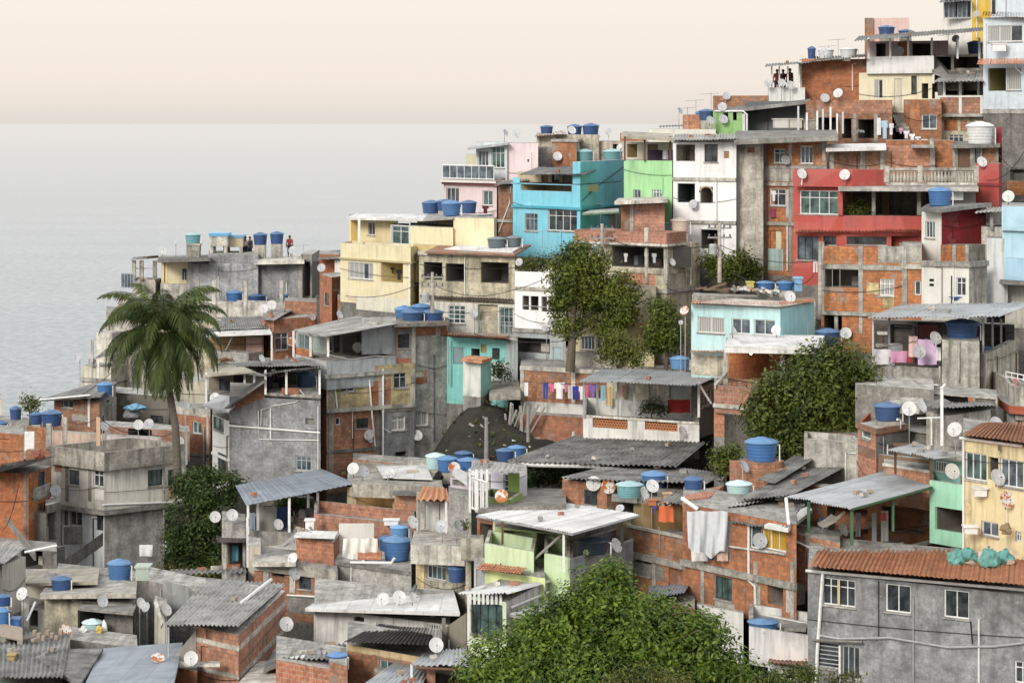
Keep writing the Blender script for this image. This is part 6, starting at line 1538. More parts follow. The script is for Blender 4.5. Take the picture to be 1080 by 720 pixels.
for a in [
    (1028.5, 43, 57, 17, 'n', 'dark blue water tank under the yellow tower', 174), (935, 27, 38, 18, 'd', 'blue water tank in front of the pink rooftop tower', 180), (955, 31, 40, 15, 'd', 'blue tank lid peeping over the long canopy right of the pink tower', 179),
    (871, 50.5, 62, 17, 'w', 'left of two round off white tanks on the far roof by the skyline', 178), (895, 50, 61, 19, 'w', 'right of two round off white tanks on the far roof by the skyline', 177), (856, 49, 62, 9, 'd', 'small blue tank at the left end of the skyline roof', 178),
    (1033.5, 128, 152, 29, 'w', 'large white tank on the unfinished stair house', None),
    (745, 115, 127, 17, 'd', 'dark blue tank left of the small lime green house', 172), (737, 117, 127, 8, 'b', 'narrow blue drum behind the small lime green house', 174),
    (556, 135, 149, 19, 'd', 'blue tank with white pipe on the pink tower', None), (576.5, 132, 141, 14, 'd', 'lone blue tank behind the orange tile roof', 192), (606, 131, 144, 16, 'd', 'left of a blue tank pair on the cream ridge wall', None), (623, 130, 144, 18, 'd', 'right of a blue tank pair on the cream ridge wall', None),
    (616, 157, 170.5, 19, 't', 'teal tank with pale lid left of two above the cyan house', 186), (646, 157, 170.5, 22, 't', 'teal tank with pale lid right of two above the cyan house', 185),
    (455, 211, 225, 21, 'd', 'leftmost of four blue tanks on the yellow house roof', None), (476, 211, 227.5, 21, 'b', 'bright blue front tank of four on the yellow house roof', None), (494, 211, 225, 18, 'd', 'rightmost of four blue tanks on the yellow house roof', None), (469, 210, 222, 18, 'd', 'rear tank of four on the yellow house roof', 177),
    (524, 249.5, 261, 21, 'g', 'left grey tank on the olive house roof', None), (542, 248.5, 260, 17, 'g', 'right grey tank on the olive house roof', None),
    (991, 197, 217, 25, 'b', 'blue tank on the annex of the red house', 146.5), (717, 229, 246, 21, 'c', 'cream pink tank beside the lime green house corner', 157.5),
    (807, 296, 306, 20, 'b', 'left low blue tank on the mint house roof', 147), (828, 296, 306, 19, 'b', 'right low blue tank on the mint house roof', 147),
    (1013, 310, 322, 31, 'd', 'flat blue tank behind the wide grey canopy', 142), (1014.5, 336, 357.5, 35, 'd', 'big blue tank on the stained concrete block beside the pink bedsheets', 131.2),
    (873, 346, 364, 26, 'd', 'blue tank behind the round tree top', 137.5), (752, 375, 392, 25, 'd', 'dark blue tank at the mint house corner', 146), (716.5, 375, 389, 21, 's', 'light blue uncovered barrel tank beside the light sheet canopy', 148.5),
    (936, 424, 443, 29, 'd', 'blue tank on the small brick tower', 119.2), (803, 460.5, 486, 35, 'b', 'big blue tank with pale lid on the round brick plinth', 121),
    (689.5, 496, 516, 27, 'b', 'blue tank with plastic cover in the shack clutter', 121.5), (664, 507, 525, 29, 't', 'grey teal tank with white lid on the ochre shack', 119.5), (779.5, 506, 526, 28, 'l', 'pale green tank on the brick house parapet', 118), (731.5, 501.5, 519.5, 21, 'd', 'tapered blue barrel behind the orange cloth', 119),
    (626, 566, 583, 34, 'k', 'black blue tank on the light green terrace', 113.6), (482, 595, 613, 20, 'd', 'small blue tank on a post stand beside the cream concrete house', 122.5),
    (418.5, 564, 590, 30, 'b', 'big blue tank next to the white cloth covered bricks', 129.6), (408, 564, 580, 18, 'd', 'blue tank half hidden behind the big blue tank near the white cloth', 131.5), (421, 553, 566, 20, 's', 'light blue box tank with white lid behind the big blue tank', 132.5),
    (459.5, 477, 494, 22, 'l', 'pale mint tank at the left of the tank row near the earth slope', 145), (472, 480, 497, 23, 'b', 'blue tank second in the tank row near the earth slope', 144), (494, 482, 496, 24, 'b', 'blue tank fourth in the tank row near the earth slope', 143), (489, 475, 487, 20, 'd', 'rear blue tank in the row near the earth slope', 146),
    (533, 472, 486, 20, 'd', 'blue tank at the left corner of the wide ribbed roof', 134.5), (545, 469, 482, 20, 'b', 'second blue tank above the corner of the wide ribbed roof', 137),
    (356, 687, 703, 22, 'b', 'blue lidded tank on the bottom edge brick shack', 105.5), (426, 322, 341, 20, 'b', 'left rear blue tank of the cluster on the slim grey house', 163), (435, 326, 341, 24, 'd', 'left front blue tank of the cluster on the slim grey house', 160), (456, 326, 341, 24, 'd', 'right front blue tank of the cluster on the slim grey house', 160.5), (444, 320, 334, 22, 'b', 'middle rear blue tank of the cluster on the slim grey house', 163.5),
    (322.5, 391.5, 408, 22, 'n', 'dark navy tank in the gable house terrace', 153.5), (203.5, 245, 257, 17, 't', 'teal tank on block legs on the far grey roof', 206), (274.5, 245, 258, 15.5, 'd', 'blue tank left of the post on the far grey roof', 206.5), (292, 244, 257, 15, 'd', 'blue tank right of the post on the far grey roof', 206),
    (247, 306, 318, 18, 'b', 'big blue open tank in the grey block house yard', 202), (271, 310, 319, 20, 'd', 'covered blue tank in the grey block house yard', 202), (299, 310, 318, 11, 'd', 'partly hidden blue tank at the right of the grey block house yard', 201.5),
    (16.5, 428, 443, 13, 'd', 'small blue tank on pale roof at the far left edge', 167), (38, 434, 447, 14, 'd', 'smaller blue tank of the pair on the left brick house', 164.5), (54.5, 432, 448.5, 23, 'd', 'larger blue tank of the pair on the left brick house', 163.2), (1, 443, 457, 14, 'd', 'blue tank cut off by the left edge of the photo', 165), (110.5, 402.5, 416.5, 17, 'b', 'blue tank on the grey end of the sloping roofed brick house', 168.5),
    (64.5, 607, 622, 22, 'd', 'small blue tank on the old flat roof at lower left', None), (126, 589, 611, 26, 'b', 'bright blue tank at the right of the old flat roof', None), (98, 652, 671, 23, 'l', 'pale mint tank in the dark niche at lower left', 121.5), (4, 626, 638, 16, 'd', 'blue tank at the left edge beside the plank shed', 120.5), (3, 640, 660, 14, 'b', 'lower blue tank at the left edge below the plank shed', 119.5),
    (805, 652, 667, 33, 'b', 'wide blue tank with flat lid on the white stained terrace wall', 105.9), (283, 536, 552, 22, 'n', 'dark tank behind the tarpaulin under the pale canopy', 144), (300, 534, 550, 20, 'n', 'dark blue tank in shade under the pale canopy', 145)]: tank(*a)
# low covered tanks, boxes on legs
def boxthing(name, label, cat, x0, y0, x1, y1, Y, d, key, legs=None, lidkey=None, group=None):
    a, b = P(x0, y1, Y), P(x1, y0, Y); base = Vector(((a.x + b.x) / 2, Y + d / 2, a.z)); t = thing(name, label, cat, base, group)
    w = (b.x - a.x) / 2; hh = b.z - a.z; off = Vector((0, 0, 0)); z0 = 0
    mb = MB(); e = .06
    mb.box(-w, w, -d / 2, d / 2, hh * (.4 if legs else 0), hh * .86, key); mb.build('body', t, off=off)
    mb = MB(); mb.box(-w - e, w + e, -d / 2 - e, d / 2 + e, hh * .86 + .003, hh, lidkey or key); mb.build('lid', t, off=off)
    if legs:
        for sx in (-1, 1):
            for sy in (-1, 1):
                mb = MB(); x = sx * (w - .15); y = sy * (d / 2 - .15); mb.box(x - .12, x + .12, y - .12, y + .12, -.5, hh * .4 - .003, legs); mb.build('leg', t, off=off)
    return t
boxthing('cistern', 'block cistern with bright blue sheet cover on legs on the far grey roof', 'water tank', 221, 246, 240, 269, 206, 2.2, 'concl', 'concl', '==4f9fd0')
boxthing('cistern', 'beige block cistern with blue edged cover beside the teal tank', 'water tank', 235, 248, 256, 269, 207, 2, '#c0b192', 'concl', '==5b9cc4')
boxthing('pillar', 'short block pillars carrying the teal tank on the far roof', 'pillar', 197.5, 257, 210.5, 271, 205.5, 1, 'conc', 'conc')
boxthing('cistern', 'left of two off white box tanks in front of the dark grey house', 'water tank', 817, 125, 832, 135, 168.5, 1.2, '#cfcdc4', None)
boxthing('cistern', 'right of two off white box tanks in front of the dark grey house', 'water tank', 833, 125, 846, 135, 168.3, 1.2, '#c6c2b4', None)
boxthing('cistern', 'grey box tank right of the two off white box tanks', 'water tank', 848, 126, 861, 137, 168.1, 1.2, 'conc', None)
boxthing('cooler_box', 'white foam box on the brick wall behind the big blue tank', 'box', 405, 548, 420, 554, 133, .6, 'whitef', None)
boxthing('cabinet', 'white washing cabinet beside the lower middle blue tank cluster', 'cabinet', 978, 200, 1003, 0 + 211, 150.2, .5, '#d5d3ca', None) if 0 else None
boxthing('air_conditioner', 'white air conditioner on brackets below the light blue house window', 'air conditioner', 1047, 45.5, 1061, 54, 163.9, .5, 'whitef', None, 'pvc')
boxthing('air_conditioner', 'white air conditioner with a small plant under the yellow house window', 'air conditioner', 1028, 514.5, 1041, 523.5, 105.6, .5, 'whitef', None, 'pvc')
boxthing('air_conditioner', 'white air conditioner behind the blue annex tank on the red house', 'air conditioner', 1003.5, 200, 1016, 211, 148.5, .5, 'whitef', None, 'pvc')
boxthing('air_conditioner', 'small white air conditioner beside garbage bags on the terracotta roof', 'air conditioner', 1018, 555, 1031, 563, 105.5, .5, 'whitef', None, 'pvc')
boxthing('air_conditioner', 'grey boxed air conditioner on the peeling gable wall', 'air conditioner', 322.5, 441.5, 331, 447.5, 156, .4, 'steel', None, 'pvc')

# ---- satellite dishes
def dish_meshes(kind):
    key = 'dish' + kind
    if key in TM: return TM[key]
    k = {'g': 'dish', 'w': 'dishw', 'r': 'rust'}[kind]
    d = MB(); n = 22; prof = [(0, 0), (.16, .006), (.32, .03), (.44, .06), (.5, .085), (.515, .08)]
    for (r0, z0), (r1, z1) in zip(prof, prof[1:]):       # dish axis along -Y
        for i in range(n):
            a, b = 2 * math.pi * i / n, 2 * math.pi * (i + 1) / n
            q = [Vector((r * math.cos(t), -z, r * math.sin(t) * 1.06)) for r, z, t in ((r0, z0, a), (r0, z0, b), (r1, z1, b), (r1, z1, a))]
            if r0 == 0: q = [q[0], q[2], q[3]]
            d.face(q, k, smooth=True)
    f = MB(); f.tube([(0, -.03, -.5), (0, -.30, -.34), (0, -.46, -.14)], .016, 'steel', 5); f.tube([(0, -.46, -.14), (0, -.36, -.09)], .045, 'lnb', 8)
    f.tube([(0, .005, 0), (0, .14, -.02), (0, .16, -.15)], .04, 'steel', 6)
    m = MB(); m.tube([(0, 0, 0), (0, 0, 1)], .025, 'steel', 6)
    TM[key] = (d.mesh('reflector', merge=True), f.mesh('feed_arm', merge=True), m.mesh('mast', merge=True)); return TM[key]
def dish(px, py, dpx, label, kind='g', yaw=0, el=28, Y=None, group='satellite dishes on the roofs'):
    if Y is None:
        h = hitY(px, py + dpx * .8)
        if h is None: LOG.append(('dish', px, py)); Y = 160
        else: Y = h[0].y - (.35 if abs(h[1].z) < .5 else 0)
    D = dpx / F * Y; c = P(px, py, Y); back = Vector((math.sin(R(yaw)) * -1, math.cos(R(yaw)), 0))
    foot = c + back * D * .16 + Vector((0, 0, -D * .15))
    dn = ray(foot, -UP, 2.2); bk = ray(foot, Vector((0, 1, 0)), 2.5)
    L = (foot.z - dn[0].z) if dn else (.45 * D)
    if dn is None and bk is None:
        dn = ray(foot, -UP, 7)
        if dn: L = foot.z - dn[0].z
    if dn is None and bk is None: LOG.append(('float', px, py, round(Y, 1)))
    t = thing('satellite_dish', label, 'satellite dish', foot - UP * L, group)
    for nm, me in zip(('reflector', 'feed_arm', 'mast'), dish_meshes(kind)):
        o = bpy.data.objects.new(nm, me); col.objects.link(o); o.parent = t
        if nm == 'mast': o.scale = (1, 1, L + .05)
        else: o.location = c - (foot - UP * L); o.scale = (D, D, D); o.rotation_euler = (R(-el), 0, R(yaw))
    if dn is None or L > 1.4:
        if bk:
            mb = MB(); mb.tube([Vector((0, 0, L)), Vector((0, bk[0].y - foot.y + .03, L))], .03, 'steel', 5); mb.build('wall_bracket', t, off=Vector((0, 0, 0)))
for a in [
    (870, 103.5, 9.5, 'grey dish on the brick wall left of a taller dish below the skyline balcony'), (884, 98.5, 10, 'white dish on a tall post below the skyline balcony', 'w', -25), (869, 55, 9, 'dish leaning on the left off white tank at the skyline', 'g', -20, 28, 176.5), (948, 54.5, 10.5, 'dish standing inside the long white parapet terrace', 'g', -10, 25, 172.9),
    (766, 101.5, 8.5, 'uppermost dish on the raw brick wall behind the lime green house', 'g', 10, 30, 175.6), (762, 113, 9.5, 'dish above the roof of the small lime green house', 'g', -15, 28, 170.8), (763, 126, 9.5, 'dish mounted on the lime green house front', 'g', 10), (749, 127, 9, 'dish beside the blue drum left of the lime green house', 'g', 25, 30, 170), (717, 117, 7, 'dish on a thin mast at the left end of the low pale roof', 'g', 55, 25, 172.5),
    (810, 88, 8, 'leftmost of three dishes on the people terrace', 'g', -15, 25, 174.4), (824.5, 87.5, 8.5, 'middle of three dishes on the people terrace', 'w', 10, 28, 174.3), (834, 90, 9, 'rightmost of three dishes on the people terrace', 'w', 20, 28, 174.2), (871, 103, 0 + 9, 'dish on the orange brick wall right of dark grey house', 'w', 10, 28, 170.4) if 0 else None,
    (828.5, 169, 10, 'dish beside the barred window of the slab banded brick house', 'g', 15), (845.5, 183.5, 10.5, 'white dish on top of the red parapet left end', 'w', 20, 25), (731, 215.5, 9.5, 'dish on the tall white house under the open windows', 'g', -25, 28), (891, 184.5, 11, 'white dish in front of the red parapet corner', 'w', -15, 25),
    (1035.5, 171, 11, 'white dish in front of the doorway of the stair house', 'w', 15, 28, 151.3), (1063.5, 207.5, 12.5, 'large white dish above the pale sky blue house', 'w', -15, 28, 144.5),
    (533, 140, 7, 'dish seen edge on left of the pink tower tank', 'g', 55, 25, 182.6), (545, 140.5, 9, 'dish leaning on the pink tower tank', 'g', -20, 28, 181.6), (603, 137.5, 9, 'white dish against the blue tank pair', 'w', 25, 30, 186.5), (641.5, 139.5, 8, 'dish above the teal tanks of the cyan house', 'g', -30, 30, 187), (588, 165, 9.5, 'dish on the small brick wall above the cyan roof', 'w', 5, 25), (653.5, 155, 7, 'dish tilted on the lid of the right teal tank', 'w', -45, 30, 183.2),
    (582, 340.5, 8.5, 'right dish on the narrow white house wall', 'g', 15, 28), (576, 345, 9.5, 'left lower dish on the narrow white house wall', 'g', -15, 28), (709, 276.5, 8, 'dish on the olive house wall near the pole', 'w', 40, 25), (833, 313, 12, 'white dish on the mint house roof edge', 'w', 15, 30), (863, 332, 10.5, 'grey dish behind the mint house corner', 'g', 20, 25), (892, 351.5, 12, 'white dish beside the blue tank above the round tree', 'w', -5, 25),
    (774, 349, 9, 'dish seen sideways before the mint house middle window', 'w', 60, 25), (818.5, 348, 10, 'dish before the mint house right window', 'w', -20, 25), (722, 327.5, 9.5, 'rust stained dish at the left edge of the mint house', 'r', -30, 25, 140.5), (718, 340, 5, 'small dish under the rust stained dish near mint house', 'g', 0, 25, 141),
    (986.5, 356.5, 13.5, 'upper white dish in front of the pink bedsheets', 'w', 25, 28, 130.6), (969.5, 371, 13.5, 'lower grey dish in front of the pink bedsheets', 'g', 5, 25, 130.7), (940, 381, 9, 'sideways white dish on the concrete terrace left end', 'w', 50, 25, 132.2),
    (650.5, 380, 9.5, 'white dish on the long brick wall near the yellowish bush', 'w', 50, 28), (666.5, 431, 11, 'white dish on the lattice parapet', 'w', 35, 25, 138.9), (719.5, 455, 11, 'white dish on the broken brick below the lattice parapet', 'w', 45, 25),
    (959, 431, 15, 'left white dish of the pair behind the small brick tower', 'w', -10, 28, 118.5), (972, 428, 14, 'right edge on white dish of the pair behind the small brick tower', 'w', 50, 25, 118.3), (1007, 453, 15, 'white dish with blue cover behind the yellow house roof', 'w', -25, 28, 113.5), (1050.5, 446.5, 14, 'grey dish rising behind the terracotta roof of the yellow house', 'g', 20, 30, 112.8), (1004, 497, 16, 'white dish on the pale green wall', 'w', 15, 25), (1052, 503.5, 17, 'white dish in front of the yellow house windows', 'w', 25, 28), (1062, 527, 17, 'rusty orange dish on the yellow house wall', 'r', 20, 25),
    (889, 558, 14, 'dish on the brick parapet above the terracotta roof', 'w', 50, 25, 112), (785, 492, 12.5, 'dish before the round brick plinth', 'g', 55, 28, 119.5), (679.5, 520, 12.5, 'left sideways dish of the pair in front of the plastic covered tank', 'w', 50, 28, 118.6), (688, 512.5, 13.5, 'right dish of the pair in front of the plastic covered tank', 'w', 15, 28, 118.4), (801.5, 570, 15.5, 'big grey dish beside the yellow curtains', 'g', 5, 25), (664.5, 531, 0 + 9, 'small dish under the teal tank', 'g', -20, 20, 118) if 0 else None,
    (626, 510, 15, 'left of two dishes against the ribbed roof brick shack', 'w', -5, 25), (641.5, 513, 15, 'right rust edged dish against the ribbed roof brick shack', 'r', 10, 25), (529, 523, 13.5, 'rusty dish beside the green balcony under the white railing', 'r', -10, 28), (649.5, 575, 15, 'white dish on the grey wall behind the leafy tree', 'w', 50, 25, 114.6), (654, 536, 9, 'small tilted dish behind the diamond canopy corner', 'g', -20, 45, 117.5),
    (372.5, 494, 12, 'left of two dishes at the stained slab roof edge', 'w', -10, 28), (383.5, 497, 12.5, 'second of two dishes at the stained slab roof edge', 'g', 45, 28), (410.5, 498.5, 10.5, 'white dish on the stained slab roof patch', 'w', 10, 35), (479, 493.5, 12.5, 'rusty dish before the tank row near the earth slope', 'r', 10, 25, 141.8), (435, 550.5, 13.5, 'left of three dishes on the cream concrete house', 'w', 45, 28, 125.6), (466, 555, 13.5, 'middle of three dishes on the cream concrete house', 'g', -10, 28, 124), (483, 554.5, 12.5, 'right of three dishes on the cream concrete house', 'g', 50, 28, 123.6),
    (309, 589, 12, 'upper cream dish on the brick house below the pale canopy', 'w', -35, 28), (310.5, 605, 13, 'lower grey dish on the brick house below the pale canopy', 'g', 35, 28), (404, 632, 13.5, 'leftmost of the dishes on the white peeling house', 'w', -15, 28, 118.2), (421, 629.5, 13.5, 'second of the dishes on the white peeling house', 'w', 10, 28, 117.8), (436, 630, 11, 'third sideways dish on the white peeling house', 'w', 50, 28, 117.4), (459, 644, 13, 'fourth dish on the white peeling house beside its dark post', 'w', -50, 28, 115.6), (460, 680, 15, 'dish against the dark tiled roof at the bottom centre', 'w', 10, 25, 103.5), (302, 658, 14.5, 'dish on the right wall of the big brick house', 'w', 15, 25, 116.5),
    (201.5, 694, 14.5, 'dish on the terrace of the big brick house', 'w', 5, 25, 110), (166.5, 694, 14, 'broken rusty dish lying by the blue grey roof', 'r', 20, 60, 110.3), (227, 545, 11.5, 'left of two dishes above the concrete lean to', 'w', 10, 25), (245, 543, 12, 'right of two dishes above the concrete lean to', 'w', 15, 25), (293.5, 553, 11, 'dish on the parapet under the pale canopy', 'w', 35, 25, 138.8),
    (58.5, 517, 11.5, 'grey dish on the corner of the left edge brick house', 'g', 20, 25), (109, 449.5, 9.5, 'left sideways dish on the stucco house terrace', 'g', 45, 28, 156), (146, 448, 10.5, 'middle dish on the stucco house terrace', 'w', 10, 28, 156), (157, 447, 10.5, 'right dish on the stucco house terrace', 'g', -10, 28, 156), (83, 378, 9, 'dish at the sea side corner left of the palm', 'g', -50, 25, 188), (97, 382, 9, 'dish below the post left of the palm', 'g', 20, 25, 187.2), (23.5, 626, 13, 'dish on the post beside the plank shed', 'w', -25, 25, 121.7), (108, 634, 12, 'dish in front of the olive grey house', 'g', 35, 25, 122.5), (148.5, 636, 11.5, 'sideways dish at the dark gap in the lower left', 'w', 50, 25, 122), (175.5, 643, 12, 'dish on the dark mouldy wall', 'w', 45, 25), (68.5, 665, 13, 'rust spotted dish beside the dark corrugated roof', 'r', 25, 25, 118.5), (154, 640, 10, 'grey dish behind the sideways dish at the dark gap', 'g', -30, 25, 123),
    (171.5, 264, 9, 'dish on the sea view terrace roof', 'w', 25, 30, 206), (184.5, 256, 7.5, 'raised edge on dish left of the teal legged tank', 'g', -50, 30, 206), (308.5, 264, 8.5, 'dish right of the red shirted person', 'g', -10, 30, 202.5), (339, 282.5, 8.5, 'dish on the dark brick house wall left of the yellow house', 'g', -10, 25), (278, 325.5, 9.5, 'left of two dishes on the pale block parapet', 'w', 0, 28), (286.5, 321.5, 9.5, 'right of two dishes on the pale block parapet', 'w', 10, 28), (307.5, 360.5, 9.5, 'rust coloured dish on the corner post of the brick house', 'r', 10, 25), (329, 334, 8, 'dish on the lean to brick house end', 'g', 35, 28), (358, 332, 8.5, 'dish left of the yellow house lower door', 'g', 50, 28), (377, 366.5, 10.5, 'white dish in front of the grey terrace opening', 'w', 10, 25),
    (276, 378, 8, 'sideways dish on the ochre terrace corner', 'w', 50, 28), (255, 408.5, 9.5, 'upper dish inside the shaded terrace near the palm', 'g', 10, 28, 166.6), (226.5, 419.5, 10.5, 'lower dish inside the shaded terrace near the palm', 'w', -10, 28, 162.5), (389.5, 458.5, 11, 'dish on the brick storey pipe', 'w', -25, 25), (440, 459, 11, 'dish on the slim grey house lower wall', 'w', 15, 28), (391, 464, 5, 'tiny dish under the brick storey pipe', 'w', 0, 25), (500, 331, 9, 'dish left of the mint recess of the olive house', 'g', -15, 25), (547.5, 276.5, 8, 'dish at the left end of the narrow white house roof', 'g', -20, 25, 158.8), (440, 461.5, 0, '', 'g') if 0 else None,
    (986, 130, 0, '') if 0 else None, (979, 110, 8, 'dish on the brick stair wall below the cream house', 'g', -30, 40, 167.6), (1030, 15, 7, 'dish on the bright yellow tower house', 'g', -35, 25, 177.3), (1008, 41, 8, 'dish in the dark terrace below the yellow tower', 'w', -30, 25, 174), (190, 465, 9, 'dish at the right end of the stucco parapet', 'w', 40, 25, 156), (196, 427, 8, 'dish by the palm under the brick house roof', 'g', 30, 25, 164)]:
    if a: dish(*a)

# ---- laundry
def garment(px, py, wpx, hpx, Y, colour, kind, label, group=None, name=None):
    w = wpx / F * Y; hh = hpx / F * Y; rng = random.Random(int(px * 7 + py)); base = P(px, py, Y); key = '=' + colour.lstrip('#'); mb = MB(); ph = rng.uniform(0, 6)
    def S(u, v): return (u * w * (1 - .06 * v * math.sin(ph)), math.sin(u * 9 + ph) * .05 * w * (.3 + v) + math.sin(v * 4 + ph) * .02, -v * hh - abs(math.sin(u * 6.3 + ph)) * .03 * hh)
    def patch(us, vs):
        for a, b in zip(us, us[1:]):
            for c, d in zip(vs, vs[1:]):
                q = [S(a, c), S(a, d), S(b, d), S(b, c)]; mb.face(q, key, smooth=True)
    L = lambda a, b, n: [a + (b - a) * i / n for i in range(n + 1)]
    if kind == 'shirt': patch(L(-.3, .3, 6), L(0, 1, 5)); patch(L(-.5, -.3, 2), L(.0, .38, 2)); patch(L(.3, .5, 2), L(0, .38, 2))
    elif kind == 'trousers': patch(L(-.45, .45, 8), L(0, .3, 2)); patch(L(-.45, -.06, 3), L(.3, 1, 4)); patch(L(.06, .45, 3), L(.3, 1, 4))
    elif kind == 'briefs': patch(L(-.5, .5, 6), L(0, .35, 2)); patch(L(-.2, .2, 3), L(.35, 1, 3))
    else:
        if wpx > 30: S0 = S; S = lambda u, v: tuple(Vector(S0(u, v)) + Vector((0, math.sin(u * 21 + v * 3) * .09 * (.3 + v) + math.sin(u * 38 + 1) * .04, (-.10 * hh * math.sin(u * 5 + 1.2) - .05 * hh * math.sin(u * 14)) * v))); patch(L(-.5, .5, 26), L(0, 1, 14))
        else: patch(L(-.5, .5, 12), L(0, 1, 8))
    o = bpy.data.objects.new(name or {'shirt': 'shirt', 'trousers': 'trousers', 'briefs': 'briefs'}.get(kind, 'towel'), mb.mesh('garment', merge=True)); col.objects.link(o); o.location = base
    tag(o, label, {'shirt': 'shirt', 'trousers': 'trousers', 'briefs': 'underwear'}.get(kind, 'cloth'), group); return o
def line(pts, label, name='clothesline', r=.015, key='cable', cat='clothesline', sag=.25):
    q = [P(*p) for p in pts]; out = []
    for a, b in zip(q, q[1:]):
        n = 12
        for i in range(n): f = i / n; v = a.lerp(b, f); v.z -= sag * 4 * f * (1 - f); out.append(v)
    out.append(q[-1]); mb = MB(); mb.tube(out, r, key, 5); return single(mb, name, label, cat, q[0])
line([(549, 404, 152.4), (616, 408, 139.5)], 'clothesline across the long brick wall with bright washing', sag=.15) if 0 else None
line([(551, 402, 151.8), (648, 404, 149)], 'clothesline along the long brick wall with bright washing', sag=.1)
G = 'washing on the long brick wall line'
for a in [(555, 403, 4, 14, '#dcdad8', 'towel', 'narrow white towel at the left end of the brick wall washing'), (575.5, 403, 6, 17, '#2c3f9a', 'trousers', 'blue leggings second on the brick wall washing'), (0, 0, 0, 0, '', '', ''), (582, 404, 7, 9, '#d95c86', 'shirt', 'pink top beside the blue leggings on the brick wall washing'), (590, 403, 11, 17, '#e4e3e4', 'shirt', 'white football shirt with blue trim on the brick wall washing'), (597, 405, 5, 8, '#d8688e', 'briefs', 'small pink garment beside the white football shirt'), (601.5, 406, 5, 14, '#b9b7b6', 'towel', 'grey towel in the middle of the brick wall washing'), (607, 407, 7, 14, '#26309a', 'trousers', 'dark blue shorts on the brick wall washing'), (613, 407, 5, 14, '#dcdcdf', 'shirt', 'white vest on the brick wall washing'), (619, 405, 4, 14, '#d8516e', 'towel', 'red pink towel near the canopy post'), (624.5, 405, 8, 18, '#7d5aa5', 'shirt', 'purple shirt near the canopy post'), (636, 406, 5, 16, '#7fb6c8', 'towel', 'light blue towel under the light canopy'), (643, 407, 5, 20, '#cdb36a', 'towel', 'yellow towel under the light canopy'), (656, 406, 10, 12, '#b98a78', 'shirt', 'dusty pink shirt under the light canopy')]:
    if a[2]: garment(*(a[:4] + (151.6 - (a[0] - 555) * .027 if a[0] < 630 else 147,) + a[4:] + (G,)))
garment(570, 403, 6, 15, 151.6, '#3c52b0', 'trousers', 'bright blue trousers beside narrow white towel', G) if 0 else None
line([(926, 122, 166.2), (951, 133, 165), (981, 150, 163)], 'clothesline slanting down the alley stairs above the red house', sag=.2)
G = 'washing on the slanted alley line'
for i, (x, y, w, hh, c, k, l) in enumerate([(927, 124, 4, 18, '#e4e6e8', 'towel', 'long white towel at the top of the slanted alley line'), (933, 127, 7, 19, '#9cc3d8', 'shirt', 'pale blue printed shirt on the slanted alley line'), (940, 130, 5, 12, '#d8d8dc', 'shirt', 'white shirt third on the slanted alley line'), (946, 133, 5, 6, '#3b3b45', 'briefs', 'black underwear on the slanted alley line'), (950, 135, 4, 6, '#c48bb0', 'briefs', 'pink underwear on the slanted alley line'), (956, 138, 6, 8, '#d9d4e2', 'shirt', 'lilac top on the slanted alley line'), (962, 141, 6, 7, '#dcdcde', 'shirt', 'white top low on the slanted alley line'), (968, 144, 6, 6, '#d9dbe6', 'briefs', 'white underwear low on the slanted alley line'), (975, 147, 7, 5, '#e2e2e4', 'towel', 'small white cloth at the bottom of the slanted alley line')]):
    garment(x, y, w, hh, 166.1 - i * .34, c, k, l, G)
G = 'bedsheets drying on the concrete terrace'
for a in [(930, 368, 20, 16, 132.6, '#d8d4dc', 'towel', 'white bedsheet at the left of the concrete terrace line'), (948, 370, 18, 12, 132.2, '#d78fb8', 'towel', 'pink patterned sheet in the middle of the concrete terrace'), (963, 354, 9, 22, 131.9, '#e3b8b6', 'towel', 'pale rose cloth behind the lower grey dish'), (978, 357, 20, 27, 131.6, '#d9b6de', 'towel', 'lilac flowered bedsheet behind the two terrace dishes'), (990, 366, 5, 14, 131.3, '#e2dfe2', 'towel', 'thin white cloth beside the concrete block'), (960, 370, 5, 12, 132, '#b3202e', 'towel', 'small red cloth on the concrete terrace')]: garment(*a, G)
line([(921, 367, 132.7), (992, 352, 131.2)], 'clothesline with bedsheets on the concrete terrace', sag=.1)
garment(979, 342, 20, 14, 134.5, '#7a3c3c', 'towel', 'dark red checked cloth hanging in the shade of the wide canopy', None)
garment(716, 421, 23, 14, 141, '#b3121d', 'towel', 'bright red towel on the lattice parapet terrace', None)
garment(1071, 398.5, 4, 9, 122.9, '#c96268', 'briefs', 'red garment over the round cornered balcony', None)
G = 'washing on the brick house with yellow curtains'
garment(746, 538, 43, 43, 111.7, '#c3c7cb', 'towel', 'large grey sheet hanging over the brick house wall', G, 'bedsheet')
for a in [(738, 579, 18, 12, 112.9, '#d8d8d6', 'towel', 'white cloths below the large grey sheet'), (751, 581, 8, 9, 112.3, '#2b4f7c', 'shirt', 'blue shirt below the large grey sheet'), (762, 575, 11, 16, 111.8, '#c8a894', 'towel', 'striped cream cloth right below the large grey sheet'), (690.5, 533, 5, 8, 118.2, '#5a4a92', 'briefs', 'purple garment on the ochre shack'), (702.5, 533, 15, 17, 117.6, '#e0651f', 'towel', 'orange cloth hanging on the ochre shack')]: garment(*a, G)
G = 'washing near the plaid blanket'
garment(693, 158, 20, 11, 164.5, '#3a2c44', 'towel', 'dark plaid blanket on the lime green house terrace', G, 'blanket'); garment(702, 158, 6, 10, 164.2, '#d4d4da', 'towel', 'white towel beside the plaid blanket', G); garment(707, 158, 5, 10, 164.1, '#3b3a8c', 'towel', 'indigo towel beside the plaid blanket', G)
garment(194.5, 283, 5, 12, 205, '#22306a', 'trousers', 'navy trousers on the yellow sea view terrace', None)
